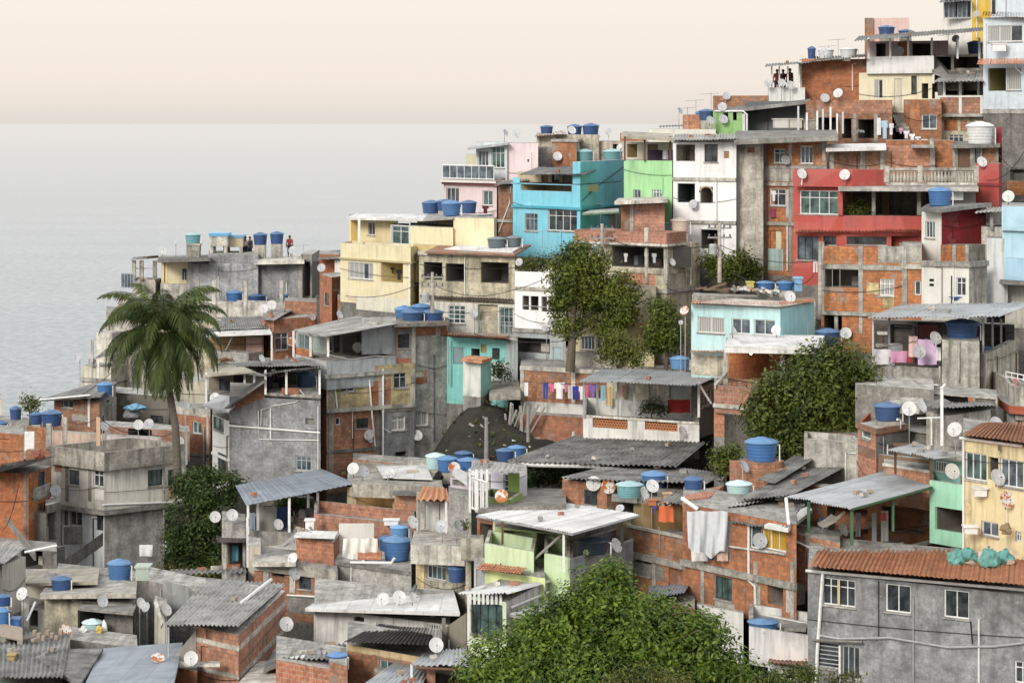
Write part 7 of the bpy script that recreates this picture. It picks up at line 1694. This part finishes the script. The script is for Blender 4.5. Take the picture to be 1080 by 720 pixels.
garment(380, 567, 36, 22, 128.6, '#dcd9cf', 'towel', 'crumpled white cloth over stacked bricks in the lower middle', None, 'dust_sheet')
garment(154, 574, 14, 12, 147, '#d2d4d3', 'towel', 'white rag drying beside the palm foot wall', None); garment(176.5, 570, 8, 12, 147.5, '#c8d3da', 'shirt', 'pale shirt hanging by the palm foot wall', None)
garment(860, 274, 5, 13, 151, '#d8d4d8', 'trousers', 'white trousers outside the red house lower window', None); garment(870, 364, 0.1, .1, 140, '#ffffff', 'briefs', 'x') if 0 else None
garment(818, 220, 13, 9, 158.4, '#8c3450', 'towel', 'dark pink washing under the slab banded house window', None); garment(512, 217, 7, 8, 181, '#5a2338', 'shirt', 'maroon garment under the pink house window', None)
garment(816, 201, 5, 11, 158.5, '#d9dce2', 'shirt', 'white shirt in the slab banded house window', None)
garment(281, 534, 22, 30, 140.5, '#8f8d84', 'towel', 'grey tarpaulin hanging slantwise under the pale canopy', None, 'tarpaulin'); garment(296, 534, 18, 22, 141.5, '#22467a', 'towel', 'blue tarpaulin hanging under the pale canopy', None, 'tarpaulin'); garment(265, 540, 8, 22, 139.6, '#7a8aa0', 'towel', 'blue grey laundry at the left end of the pale canopy', None)
garment(922, 540, 5, 32, 110.6, '#8a8d90', 'towel', 'grey curtain cloth under the light canopy on the right', None); garment(933, 538, 8, 32, 110.8, '#9a9c9c', 'towel', 'pale grey curtain under the light canopy', None); garment(932, 540, 6, 9, 110.2, '#a0342e', 'towel', 'small red rag under the light canopy', None); garment(868, 545, 8, 12, 110.5, '#233a5e', 'towel', 'navy cloth on the planks beside green canopy post', None); garment(905, 540, 6, 25, 111, '#6d7276', 'trousers', 'dark trousers under the light canopy', None)
garment(248, 575, 7, 16, 140.4, '#3a7d94', 'towel', 'teal cloth in the lean to doorway', None)
garment(682, 266, 5, 10, 154.2, '#cfd0d4', 'shirt', 'white shirt under the pergola of the olive house', None); garment(690, 267, 5, 10, 154, '#b8bcc8', 'shirt', 'grey shirt under the pergola of the olive house', None); garment(660, 267, 4, 9, 154.8, '#d3d0cf', 'shirt', 'white top left under the pergola of the olive house', None)
garment(414, 282, 4, 6, 170, '#1e1e22', 'briefs', 'black underwear in the yellow house balcony', None); garment(421, 284, 6, 11, 169.2, '#26262b', 'shirt', 'black shirt in the yellow house balcony', None)

# ---- people
def skin_body(name, joints, edges, radii, key, parent, lv=1):
    me = bpy.data.meshes.new(name); me.from_pydata(joints, edges, []); o = bpy.data.objects.new(name, me); col.objects.link(o)
    m = o.modifiers.new('skin', 'SKIN'); s = o.modifiers.new('sub', 'SUBSURF'); s.levels = s.render_levels = lv
    for i, r in enumerate(radii): me.skin_vertices[0].data[i].radius = (r, r)
    me.skin_vertices[0].data[0].use_root = True
    o.parent = parent
    dg = bpy.context.evaluated_depsgraph_get(); dg.update(); nm = bpy.data.meshes.new_from_object(o.evaluated_get(dg)); o.modifiers.clear(); o.data = nm; nm.materials.clear(); nm.materials.append(mat(key))
    nm.polygons.foreach_set('use_smooth', [True] * len(nm.polygons)); return o
def person(px, pyfeet, Y, rz, shirt, trouser, label, pose='stand'):
    t = thing('person', label, 'person', P(px, pyfeet, Y), None); t.rotation_euler.z = R(rz)
    ah = {'stand': (.27, .02), 'bent': (.2, -.25), 'lean': (.24, -.2)}[pose]
    J = [(0, 0, .95), (0, .0, 1.15), (0, -.01, 1.38), (0, -.02, 1.50), (0, -.03, 1.60), (0, -.04, 1.70), (.19, 0, 1.42), (.25, ah[1] * .4, 1.14), (ah[0], ah[1], .9 if pose == 'stand' else 1.1), (-.19, 0, 1.42), (-.25, ah[1] * .4, 1.14), (-ah[0], ah[1], .9 if pose == 'stand' else 1.1),
         (.1, 0, .9), (.11, -.02, .5), (.11, .02, .09), (.11, -.14, .04), (-.1, 0, .9), (-.11, -.02, .5), (-.11, .02, .09), (-.11, -.14, .04), (ah[0], ah[1] - .05, .82 if pose == 'stand' else 1.06), (-ah[0], ah[1] - .05, .82 if pose == 'stand' else 1.06)]
    E = [(0, 1), (1, 2), (2, 3), (3, 4), (4, 5), (2, 6), (6, 7), (7, 8), (2, 9), (9, 10), (10, 11), (0, 12), (12, 13), (13, 14), (14, 15), (0, 16), (16, 17), (17, 18), (18, 19), (8, 20), (11, 21)]
    rad = [.13, .125, .15, .055, .095, .085, .07, .05, .038, .07, .05, .038, .095, .065, .045, .04, .095, .065, .045, .04, .035, .035]
    skin_body('body', J, E, rad, 'skin', t)
    skin_body('shirt', [J[0], J[1], J[2], J[6], ((.19 + .25) / 2, ah[1] * .2, 1.26), J[9], (-(.19 + .25) / 2, ah[1] * .2, 1.26)], [(0, 1), (1, 2), (2, 3), (3, 4), (2, 5), (5, 6)], [.155, .15, .175, .09, .075, .09, .075], '=' + shirt, t)
    skin_body('trousers', [J[0], J[12], J[13], (.11, .01, .25), J[16], J[17], (-.11, .01, .25)], [(0, 1), (1, 2), (2, 3), (0, 4), (4, 5), (5, 6)], [.15, .11, .085, .07, .11, .085, .07], '=' + trouser, t)
    hb = MB(); hb.lathe([(.103, -.02), (.108, .03), (.085, .085), (.045, .115), (0, .12)], 'hair', 12, (0, -.015, 1.66)); hb.build('hair', t, off=Vector((0, 0, 0)))
def fy(px, py, Y):       # feet drop to the floor below
    p = P(px, py, Y); g = floor_gap(p, 3); return py + (g or 0) * F / Y
for a in [(305.5, 272, 207, 20, 'c02a35', '2b2b33', 'person in a red shirt standing on the far grey roof'), (259, 273, 208, -30, 'c4cdd8', '2a3550', 'person in a pale shirt behind the cisterns on the far grey roof'), (263.5, 273, 208.5, 40, '2c3440', '3a3a44', 'person in dark clothes beside the cisterns on the far grey roof'),
          (819.5, 101, 177, 10, '9c3540', '2c2c30', 'leftmost person in dark red on the skyline terrace'), (826, 101, 177.5, -20, '7a2a3a', '30303a', 'middle person on the skyline terrace between the dishes'), (833, 100, 177, 30, '8c2f38', '25252a', 'rightmost person in maroon on the skyline terrace'),
          (284.5, 415, 153, 20, 'b9aec8', '2b2b33', 'person in a pale top on the gable house terrace'), (296.5, 415, 153.4, -30, '1e1c20', '1c1c22', 'person in black sitting on the gable house terrace rail')]:
    person(*a)

# ---- poles, cables, antennas
def pole(px, y0, y1, Y, label, arms=True, r=.13, key='conc', name='utility_pole', cat='pole'):
    a, b = P(px, y1, Y), P(px, y0, Y); t = thing(name, label, cat, a); off = Vector((0, 0, 0)); H = b.z - a.z
    mb = MB(); mb.tube([(0, 0, 0), (0, 0, H)], r, key, 8, True, r * .7); mb.build('shaft', t, off=off)
    if arms:
        for zz in (.25, .8):
            mb = MB(); mb.box(-.7, .7, -.06, .06, H - zz - .1, H - zz, 'woodg'); ar = mb.build('crossarm', t, off=off)
            mb = MB()
            for x in (-.6, -.25, .25, .6): mb.lathe([(.05, 0), (.06, .08), (.02, .16), (0, .16)], 'lnb', 8, (x, 0, H - zz + .002))
            mb.build('insulator', ar, off=off)
        mb = MB(); mb.lathe([(0, 0), (.22, 0), (.24, .5), (.2, .6), (0, .6)], 'steel', 12, (-.4, -.3, H - 1.8)); mb.build('transformer', t, off=off)
pole(759, 235, 298, 152, 'grey utility pole before the tall white house'); pole(635, 236, 262, 155, 'concrete utility pole with tangled cables above the dark olive tree'); pole(456, 287, 330, 158, 'grey utility pole in front of the olive house'); pole(865, 255, 332, 144, 'concrete utility pole at the left of the orange brick house', False); pole(513, 440, 500, 145, 'rough timber pole on the dark earth slope', False, .14, 'woodg'); pole(557, 428, 466, 146, 'leaning timber pole near the lumber heap', False, .1, 'woodg'); pole(605, 455, 475, 148, 'short grey pole at the end of the long brick wall', False, .14, 'concl') ; pole(168, 585, 540, 148, 'x', False) if 0 else None
pole(270, 0 + 560, 600, 140, 'x', False) if 0 else None
def cable(pts, label, sag=.5, r=.022): line(pts, label, 'power_cable', r, 'cable', 'cable', sag)
for a in [([(759, 256, 152), (640, 252, 155)], 'power cable from the white house pole to the tangled pole'), ([(759, 258, 152), (865, 274, 144)], 'upper power cable from the white house pole to the right pole'), ([(770, 286, 150), (830, 291, 147), (858, 290, 145)], 'pale cable bundle above the mint house roof'), ([(635, 250, 155), (540, 306, 158), (456, 300, 158)], 'power cable crossing in front of the olive house'), ([(456, 292, 158), (365, 312, 172)], 'cable from the olive house pole to the yellow house'), ([(704, 304, 152), (759, 292, 152)], 'cable along the olive terraced house'), ([(60, 436, 162), (104, 440, 154)], 'black cable over the left patchy brick house'), ([(104, 438, 154), (150, 452, 154), (190, 450, 154)], 'cable over the stucco parapet house terrace'), ([(635, 352, 151), (500, 352, 158)], 'cable drooping past the narrow white house'), ([(1047, 152, 150), (1080, 178, 149)], 'cable slanting across the grey rendered right house'), ([(1040, 190, 148), (1080, 160, 147)], 'second crossing cable at the right edge'), ([(300, 440, 154), (340, 400, 154)], 'thin cable on the gable house wall'), ([(20, 510, 144), (2, 560, 144)], 'yellow grey cable on the left edge brick house'), ([(130, 380, 170), (60, 425, 168)], 'cable from the palm to the sloping roof house')]: cable(*a)
def antenna(px, y0, y1, Y, label):
    a, b = P(px, y1, Y), P(px, y0, Y); t = thing('antenna', label, 'antenna', a); H = b.z - a.z; off = Vector((0, 0, 0)); mb = MB(); mb.tube([(0, 0, 0), (0, 0, H)], .022, 'steel', 5); mb.build('mast', t, off=off)
    mb = MB(); mb.tube([(-.7, 0, H - .1), (.5, 0, H - .02)], .015, 'steel', 4)
    for i in range(7): x = -.6 + i * .17; mb.tube([(x, -.3, H - .09 + .011 * i), (x, .3, H - .09 + .011 * i)], .01, 'steel', 4)
    mb.build('elements', t, off=off)
for a in [(884, 41, 62, 176, 'tall thin antenna beside the off white skyline tanks'), (734, 105, 122, 173, 'antenna rising left of the lime green house'), (750, 98, 118, 173, 'antenna above the blue tank by the lime green house'), (725, 113, 136, 172, 'short antenna on the small brick block'), (320, 258, 268, 204, 'small antenna on the far grey roof right end'), (874, 48, 60, 178, 'thin antenna between the off white skyline tanks'), (572, 243, 262, 164, 'pale bent antenna below the cyan house windows'), (500, 452, 466, 150, 'little white antenna on the dark earth slope'), (409, 500, 520, 139, 'thin aerial on the stained slab roof'), (1000, 36, 44, 176, 'aerial above the long canopy')]: antenna(*a)

# ---- garbage bags, lumber, clutter
def bag(px, py, wpx, hpx, Y, key, label, seed, name='garbage_bag', cat='bag', group=None):
    bm = bmesh.new(); bmesh.ops.create_icosphere(bm, subdivisions=4, radius=1); r = wpx / 2 / F * Y; hh = hpx / F * Y
    for v in bm.verts:
        d = v.co.normalized(); n = noise.noise(d * 1.5 + Vector((seed * 3.1, 0, 0))) * .42 + noise.noise(d * 3.2 + Vector((0, seed * 2.3, 0))) * .26 - abs(noise.noise(d * 6.5 + Vector((0, seed, 5)))) * .22
        s = 1 + n; z = d.z
        v.co = Vector((d.x * r * s * (1 - .25 * max(0, z)), d.y * r * .8 * s * (1 - .25 * max(0, z)), (max(-.75, z * s) + .75) / 1.75 * hh))
    me = bpy.data.meshes.new('bag'); bm.to_mesh(me); bm.free(); me.polygons.foreach_set('use_smooth', [True] * len(me.polygons)); me.materials.append(mat(key))
    p0 = P(px, py, Y); g = floor_gap(p0 + UP * .3, 2.5)
    if g is not None and g - .3 < .9: p0.z -= g - .3 + .02
    t = thing(name, label, cat, p0, group); o = bpy.data.objects.new('sack', me); col.objects.link(o); o.parent = t
    kb = MB(); kb.lathe([(r * .12, hh * .85), (r * .07, hh * .99), (r * .17, hh * 1.07), (r * .1, hh * 1.08), (0, hh * 1.04)], key, 9); kb.build('knot', t, off=Vector((0, 0, 0)))
G = 'garbage bags on the terracotta roof'
for i, a in enumerate([(1008, 587, 20, 16, 102.6, 'bag', 'leftmost teal garbage bag on the terracotta roof'), (1021, 580, 22, 14, 103.6, 'bag', 'second teal garbage bag from the left on the terracotta roof'), (1043, 592, 22, 21, 101.6, 'bag', 'front large teal garbage bag on the terracotta roof'), (1060, 580, 20, 16, 102.6, 'bag', 'rightmost teal garbage bag on the terracotta roof'), (1054, 571, 16, 10, 103.4, 'bag', 'upper teal garbage bag behind the pile on the terracotta roof'), (1028, 571, 20, 9, 104.2, '=b79c78', 'woven brown sack behind the teal bags'), (1061, 563, 12, 11, 104, '=8c7350', 'dark brown sack on top of the teal bags'), (1036, 577, 10, 14, 103, '=b9b4b0', 'white sack squeezed between the teal bags'), (1066, 586, 8, 7, 102.2, '=a89076', 'small tan sack right of the teal bags'), (1024, 588, 10, 6, 102.3, '=9c8878', 'small torn sack in front of the teal bags')]):
    bag(*a, i + 1, group=G)
for i, a in enumerate([(105, 675, 8, 8, 120, '=c9a92e', 'yellow bag beside the pale mint tank'), (110, 673, 6, 12, 120.3, '=d2d3d3', 'white bottle bag beside the yellow bag'), (88, 674, 9, 7, 120.2, '=cfd0ce', 'white bag left of the pale mint tank'), (463, 512, 10, 9, 141, '=1d1b1d', 'black bag on the slab roof beside the tank row'), (620, 584, 10, 9, 113.2, '=77855a', 'grey green ball shaped bag on the light green terrace'), (1040, 0 + 520, .1, .1, 100, 'bag', '') if 0 else (140, 441, 18, 14, 169, '=8f979c', 'grey covered bundle under blue tarpaulin on the left terraces'), (143, 432, 24, 6, 168.5, '=5b9fc0', 'blue tarpaulin bundle on the left terraces'), (41, 484, 12, 9, 149.5, '=8a4530', 'heap of broken red tiles on the left brick house'), (597, 290, 0, 0, 0, '', '')]):
    if a[2] > 1: bag(*a, i + 30, 'bundle' if 'bundle' in a[6] or 'heap' in a[6] else 'bag')
def planks(cx, cy, Y, n, lpx, label, ang=(60, 110), spread=10, key='woodg', seed=1, name='lumber_pile'):
    rng = random.Random(seed); t = thing(name, label, 'lumber', P(cx, cy, Y))
    for i in range(n):
        mb = MB(); a = R(rng.uniform(*ang)); L = lpx * rng.uniform(.6, 1.1) / F * Y; o = Vector((rng.uniform(-spread, spread) / F * Y, rng.uniform(-.4, .4), 0)); d = Vector((math.cos(a), rng.uniform(-.1, .25), math.sin(a)))
        mb.hexa(o, d * L, Vector((0, .05, 0)), d.cross(Vector((0, 1, 0))) * rng.uniform(.08, .16), key); mb.build('plank', t, off=Vector((0, 0, 0)))
planks(548, 456, 150, 13, 32, 'tangled heap of grey timber planks on the dark slope', (58, 100), 13, 'woodg', 1)
planks(530, 462, 149.5, 6, 30, 'fallen boards lying left of the timber heap', (120, 150), 8, 'woodg', 2)
planks(512, 470, 148, 6, 55, 'long weathered boards stacked flat below the timber heap', (0, 8), 3, 'woodg', 3)
planks(868, 556, 109.5, 6, 26, 'pale planks stacked beside the green canopy post', (22, 40), 6, 'woodg', 4)
planks(760, 306, 147, 10, 18, 'scrap boards scattered on the mint house roof', (-8, 18), 26, 'wood', 5)
planks(225, 382, 181, 6, 16, 'orange scrap boards on the streaked terrace roof', (0, 20), 12, 'wood', 6)
planks(302, 578, 133, 5, 20, 'metal rods leaning on the brick house below the pale canopy', (20, 60), 8, 'steel', 7)
for i, (x, y, Y, label) in enumerate([(783, 305, 146, 'pale rubble heap on the mint house roof'), (800, 307, 146, 'white rubble sacks before the low blue tanks'), (815, 307, 145.5, 'bundle of rubble before the right low blue tank'), (522, 440, 162, 'rubble scattered on the dark earth slope'), (701, 530, 119, 'heap of junk in front of the ochre shack'), (320, 560, 133, 'junk heap on the brick terrace')]):
    rng = random.Random(40 + i); t = thing('rubble_heap', label, 'rubble', P(x, y, Y))
    mb = MB()
    for k in range(22):
        o = Vector((rng.gauss(0, .22), rng.gauss(0, .14), abs(rng.gauss(0, .07)))); s = rng.uniform(.14, .3); a = Vector((rng.uniform(-1, 1), rng.uniform(-1, 1), rng.uniform(-.3, .3))).normalized() * s; b = a.cross(UP + Vector((.2, .1, 0))).normalized() * s * .7; mb.hexa(o, a, b, a.cross(b).normalized() * s * .5, rng.choice(['rubble', 'concl', 'brickr', 'woodg', '=c9c7c0']))
    mb.build('debris', t, off=Vector((0, 0, 0)))
boxthing('barrel', 'light blue drum beside the low blue tanks on the mint house roof', 'barrel', 838, 292, 846, 307, 146.5, .55, '==6fa9d6', None, '==86b9de'); boxthing('crate', 'yellow tilted crate among scrap on the mint house roof', 'crate', 788, 297, 795, 306, 146.5, .5, '=b9b04e', None)
boxthing('plastic_bin', 'turquoise plastic bin under the mint house dish pile', 'bin', 700, 235, 706, 246, 158, .6, '==4fb0b6', None)
# lit bulbs
for i, (x, y, Y, label) in enumerate([(792, 370, 131.8, 'lit bulb under the flat white garage roof'), (409, 514.5, 141.5, 'lit bulb in the long dim slab house room')]):
    t = thing('light_bulb', label, 'lamp', P(x, y, Y)); mb = MB(); mb.lathe([(0, -.16), (.06, -.13), (.085, -.06), (.05, 0), (0, 0)], 'bulbglow', 12) if 0 else None
    m = bpy.data.materials.new('glowing_bulb'); m.use_nodes = True; m.node_tree.nodes['Principled BSDF'].inputs['Emission Color'].default_value = (1, .78, .45, 1); m.node_tree.nodes['Principled BSDF'].inputs['Emission Strength'].default_value = 14; MATS['glow'] = m
    mb = MB(); mb.lathe([(0, -.18), (.07, -.15), (.1, -.07), (.05, 0)], 'glow', 12); mb.build('bulb', t, off=Vector((0, 0, 0)))
    mb = MB(); mb.lathe([(.05, .001), (.045, .09), (0, .09)], 'iron', 10); mb.build('socket', t, off=Vector((0, 0, 0)))
    L = bpy.data.lights.new('bulb_light', 'POINT'); L.energy = 45; L.color = (1, .75, .45); L.shadow_soft_size = .1; lo = bpy.data.objects.new('bulb_light', L); col.objects.link(lo); lo.parent = t; lo.location = (0, -.15, -.3)
print('LOG', LOG)

for a in [('crate', 'blue plastic crate at the left edge below the plank shed', 'crate', 6, 652, 20, 664, 119.6, .6, '==2f68a4', None), ('crate', 'white sink box at the left edge under the blue tanks', 'box', -4, 660, 8, 669, 119.2, .6, '==c6c6c2', None),
          ('wooden_crate', 'brown wooden crate lying on the black corrugated roof', 'crate', 8, 690, 15, 698, 111.5, .5, '=a58a4f', None), ('barrel', 'light mint drum beside the bright blue tank on the old flat roof', 'barrel', 143, 597, 157, 612, 131, 1, '==a9b8aa', None),
          ('washing_machine', 'white washing machine on the lower middle brick terrace', 'washing machine', 322, 548, 331, 558, 134.8, .6, 'whitef', None), ('cabinet', 'brown cupboard under the pale canopy', 'cabinet', 316, 548, 321, 557, 140, .5, 'wood', None),
          ('crate', 'beige crate on the big slab roof near the tank row', 'crate', 430, 497, 440, 503, 143.5, .6, '=b6a581', None), ('box', 'cardboard box on the ochre shack roof', 'box', 700, 520, 708, 527, 118.6, .5, '=b59468', None),
          ('crate', 'orange crate among the shack clutter by the teal tank', 'crate', 684, 527, 692, 533, 118.3, .5, '==c46a2c', None), ('bucket', 'blue bucket on the mouldy terrace beside the bedsheets', 'bucket', 1038, 366, 1044, 374, 132, .4, '==2f68a4', None),
          ('box', 'white box on the brick parapet of the skyline house', 'box', 890, 60, 897, 64.5, 173.5, .6, 'whitef', None)]: boxthing(*a)
def build_sea():
    me = bpy.data.meshes.new('sea')
    me.from_pydata([(-40000, -3000, 0), (40000, -3000, 0), (40000, 70000, 0), (-40000, 70000, 0)], [], [(0, 1, 2, 3)])
    m, nt, b = newmat('sea_water'); pv = pvec(nt)
    mp = nt.nodes.new('ShaderNodeMapping'); mp.inputs['Scale'].default_value = (.30, .15, 1); nt.links.new(pv, mp.inputs[0])
    w1 = noi(nt, mp.outputs[0], 1, 6, .62)
    mp2 = nt.nodes.new('ShaderNodeMapping'); mp2.inputs['Scale'].default_value = (.004, .012, 1); nt.links.new(pv, mp2.inputs[0])
    w2 = noi(nt, mp2.outputs[0], 1, 4, .6)
    mp3 = nt.nodes.new('ShaderNodeMapping'); mp3.inputs['Scale'].default_value = (.9, .42, 1); nt.links.new(pv, mp3.inputs[0])
    w3 = noi(nt, mp3.outputs[0], 1, 3, .6)
    ad = nt.nodes.new('ShaderNodeMath'); ad.operation = 'MULTIPLY_ADD'; ad.inputs[1].default_value = .45; nt.links.new(w3, ad.inputs[0]); nt.links.new(w1, ad.inputs[2])
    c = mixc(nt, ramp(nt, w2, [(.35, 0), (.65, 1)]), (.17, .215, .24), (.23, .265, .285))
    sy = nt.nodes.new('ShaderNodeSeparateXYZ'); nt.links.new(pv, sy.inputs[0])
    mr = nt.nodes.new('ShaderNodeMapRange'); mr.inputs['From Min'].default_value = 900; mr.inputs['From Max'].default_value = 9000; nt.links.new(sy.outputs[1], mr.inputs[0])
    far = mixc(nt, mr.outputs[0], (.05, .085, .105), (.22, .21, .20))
    c = mixc(nt, mr.outputs[0], c, (.27, .255, .24))  # distance haze put into the base colour, paler and warmer far out
    c = mixc(nt, ramp(nt, w1, [(.38, .8), (.6, 0)]), c, far)  # dark wave facets painted into the colour on top of the bump
    nt.links.new(c, b.inputs['Base Color']); b.inputs['Roughness'].default_value = .22; b.inputs['IOR'].default_value = 1.33; b.inputs['Specular IOR Level'].default_value = .5
    bump(nt, b, ad.outputs[0], .55, 1.2)
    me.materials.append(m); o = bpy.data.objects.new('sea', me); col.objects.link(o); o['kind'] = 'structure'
def build_sky_cam():
    w = bpy.data.worlds.new('World'); scene.world = w; w.use_nodes = True; nt = w.node_tree; nt.nodes.clear()
    out = nt.nodes.new('ShaderNodeOutputWorld'); bg = nt.nodes.new('ShaderNodeBackground'); bg.inputs['Strength'].default_value = .1
    sk = nt.nodes.new('ShaderNodeTexSky'); sk.sky_type = 'NISHITA'; sk.sun_disc = False
    sk.sun_elevation = R(SUN_EL); sk.sun_rotation = R(SUN_AZ); sk.air_density = 1.6; sk.dust_density = 4; sk.ozone_density = 1
    tc = nt.nodes.new('ShaderNodeTexCoord'); sp = nt.nodes.new('ShaderNodeSeparateXYZ'); nt.links.new(tc.outputs['Generated'], sp.inputs[0])
    # thin bright haze that thickens to a cream veil at the horizon
    hz = ramp(nt, sp.outputs[2], [(0, (7.7, 7.1, 6.6)), (.006, (8.4, 7.6, 6.85)), (.016, (9.2, 8.25, 7.3)), (.05, (9.8, 8.95, 8.0)), (.2, (15.5, 15.2, 14.8)), (.5, (17, 17.3, 17.7))])
    f = ramp(nt, sp.outputs[2], [(0, 1.0), (.1, .97), (.5, .72), (1, .6)])
    c = mixc(nt, f, sk.outputs[0], hz)
    nt.links.new(c, bg.inputs[0]); nt.links.new(bg.outputs[0], out.inputs[0])
    L = bpy.data.lights.new('sun', 'SUN'); L.energy = SUN_E; L.angle = R(18); L.color = (1, .95, .87)
    so = bpy.data.objects.new('sun', L); col.objects.link(so)
    az, el = R(SUN_AZ), R(SUN_EL)     # azimuth clockwise from +Y
    d = Vector((math.sin(az) * math.cos(el), math.cos(az) * math.cos(el), math.sin(el)))
    so.rotation_euler = d.to_track_quat('Z', 'Y').to_euler()
    cam = bpy.data.cameras.new('camera'); co = bpy.data.objects.new('camera', cam); col.objects.link(co)
    co.location = (0, 0, CAMZ); co.rotation_euler = (math.pi / 2, 0, 0)
    cam.sensor_width = 36; cam.lens = 36 * F / 1080; cam.shift_y = -(360 - HZ) / 1080
    cam.clip_end = 100000; cam.clip_start = 1
    scene.camera = co
    scene.view_settings.view_transform = 'Standard'; scene.view_settings.look = 'None'; scene.view_settings.exposure = 0
    scene.render.engine = 'CYCLES'; scene.cycles.max_bounces = 6; scene.cycles.diffuse_bounces = 4; scene.cycles.glossy_bounces = 2
SUN_EL, SUN_AZ, SUN_E = 27, -150, 2.5
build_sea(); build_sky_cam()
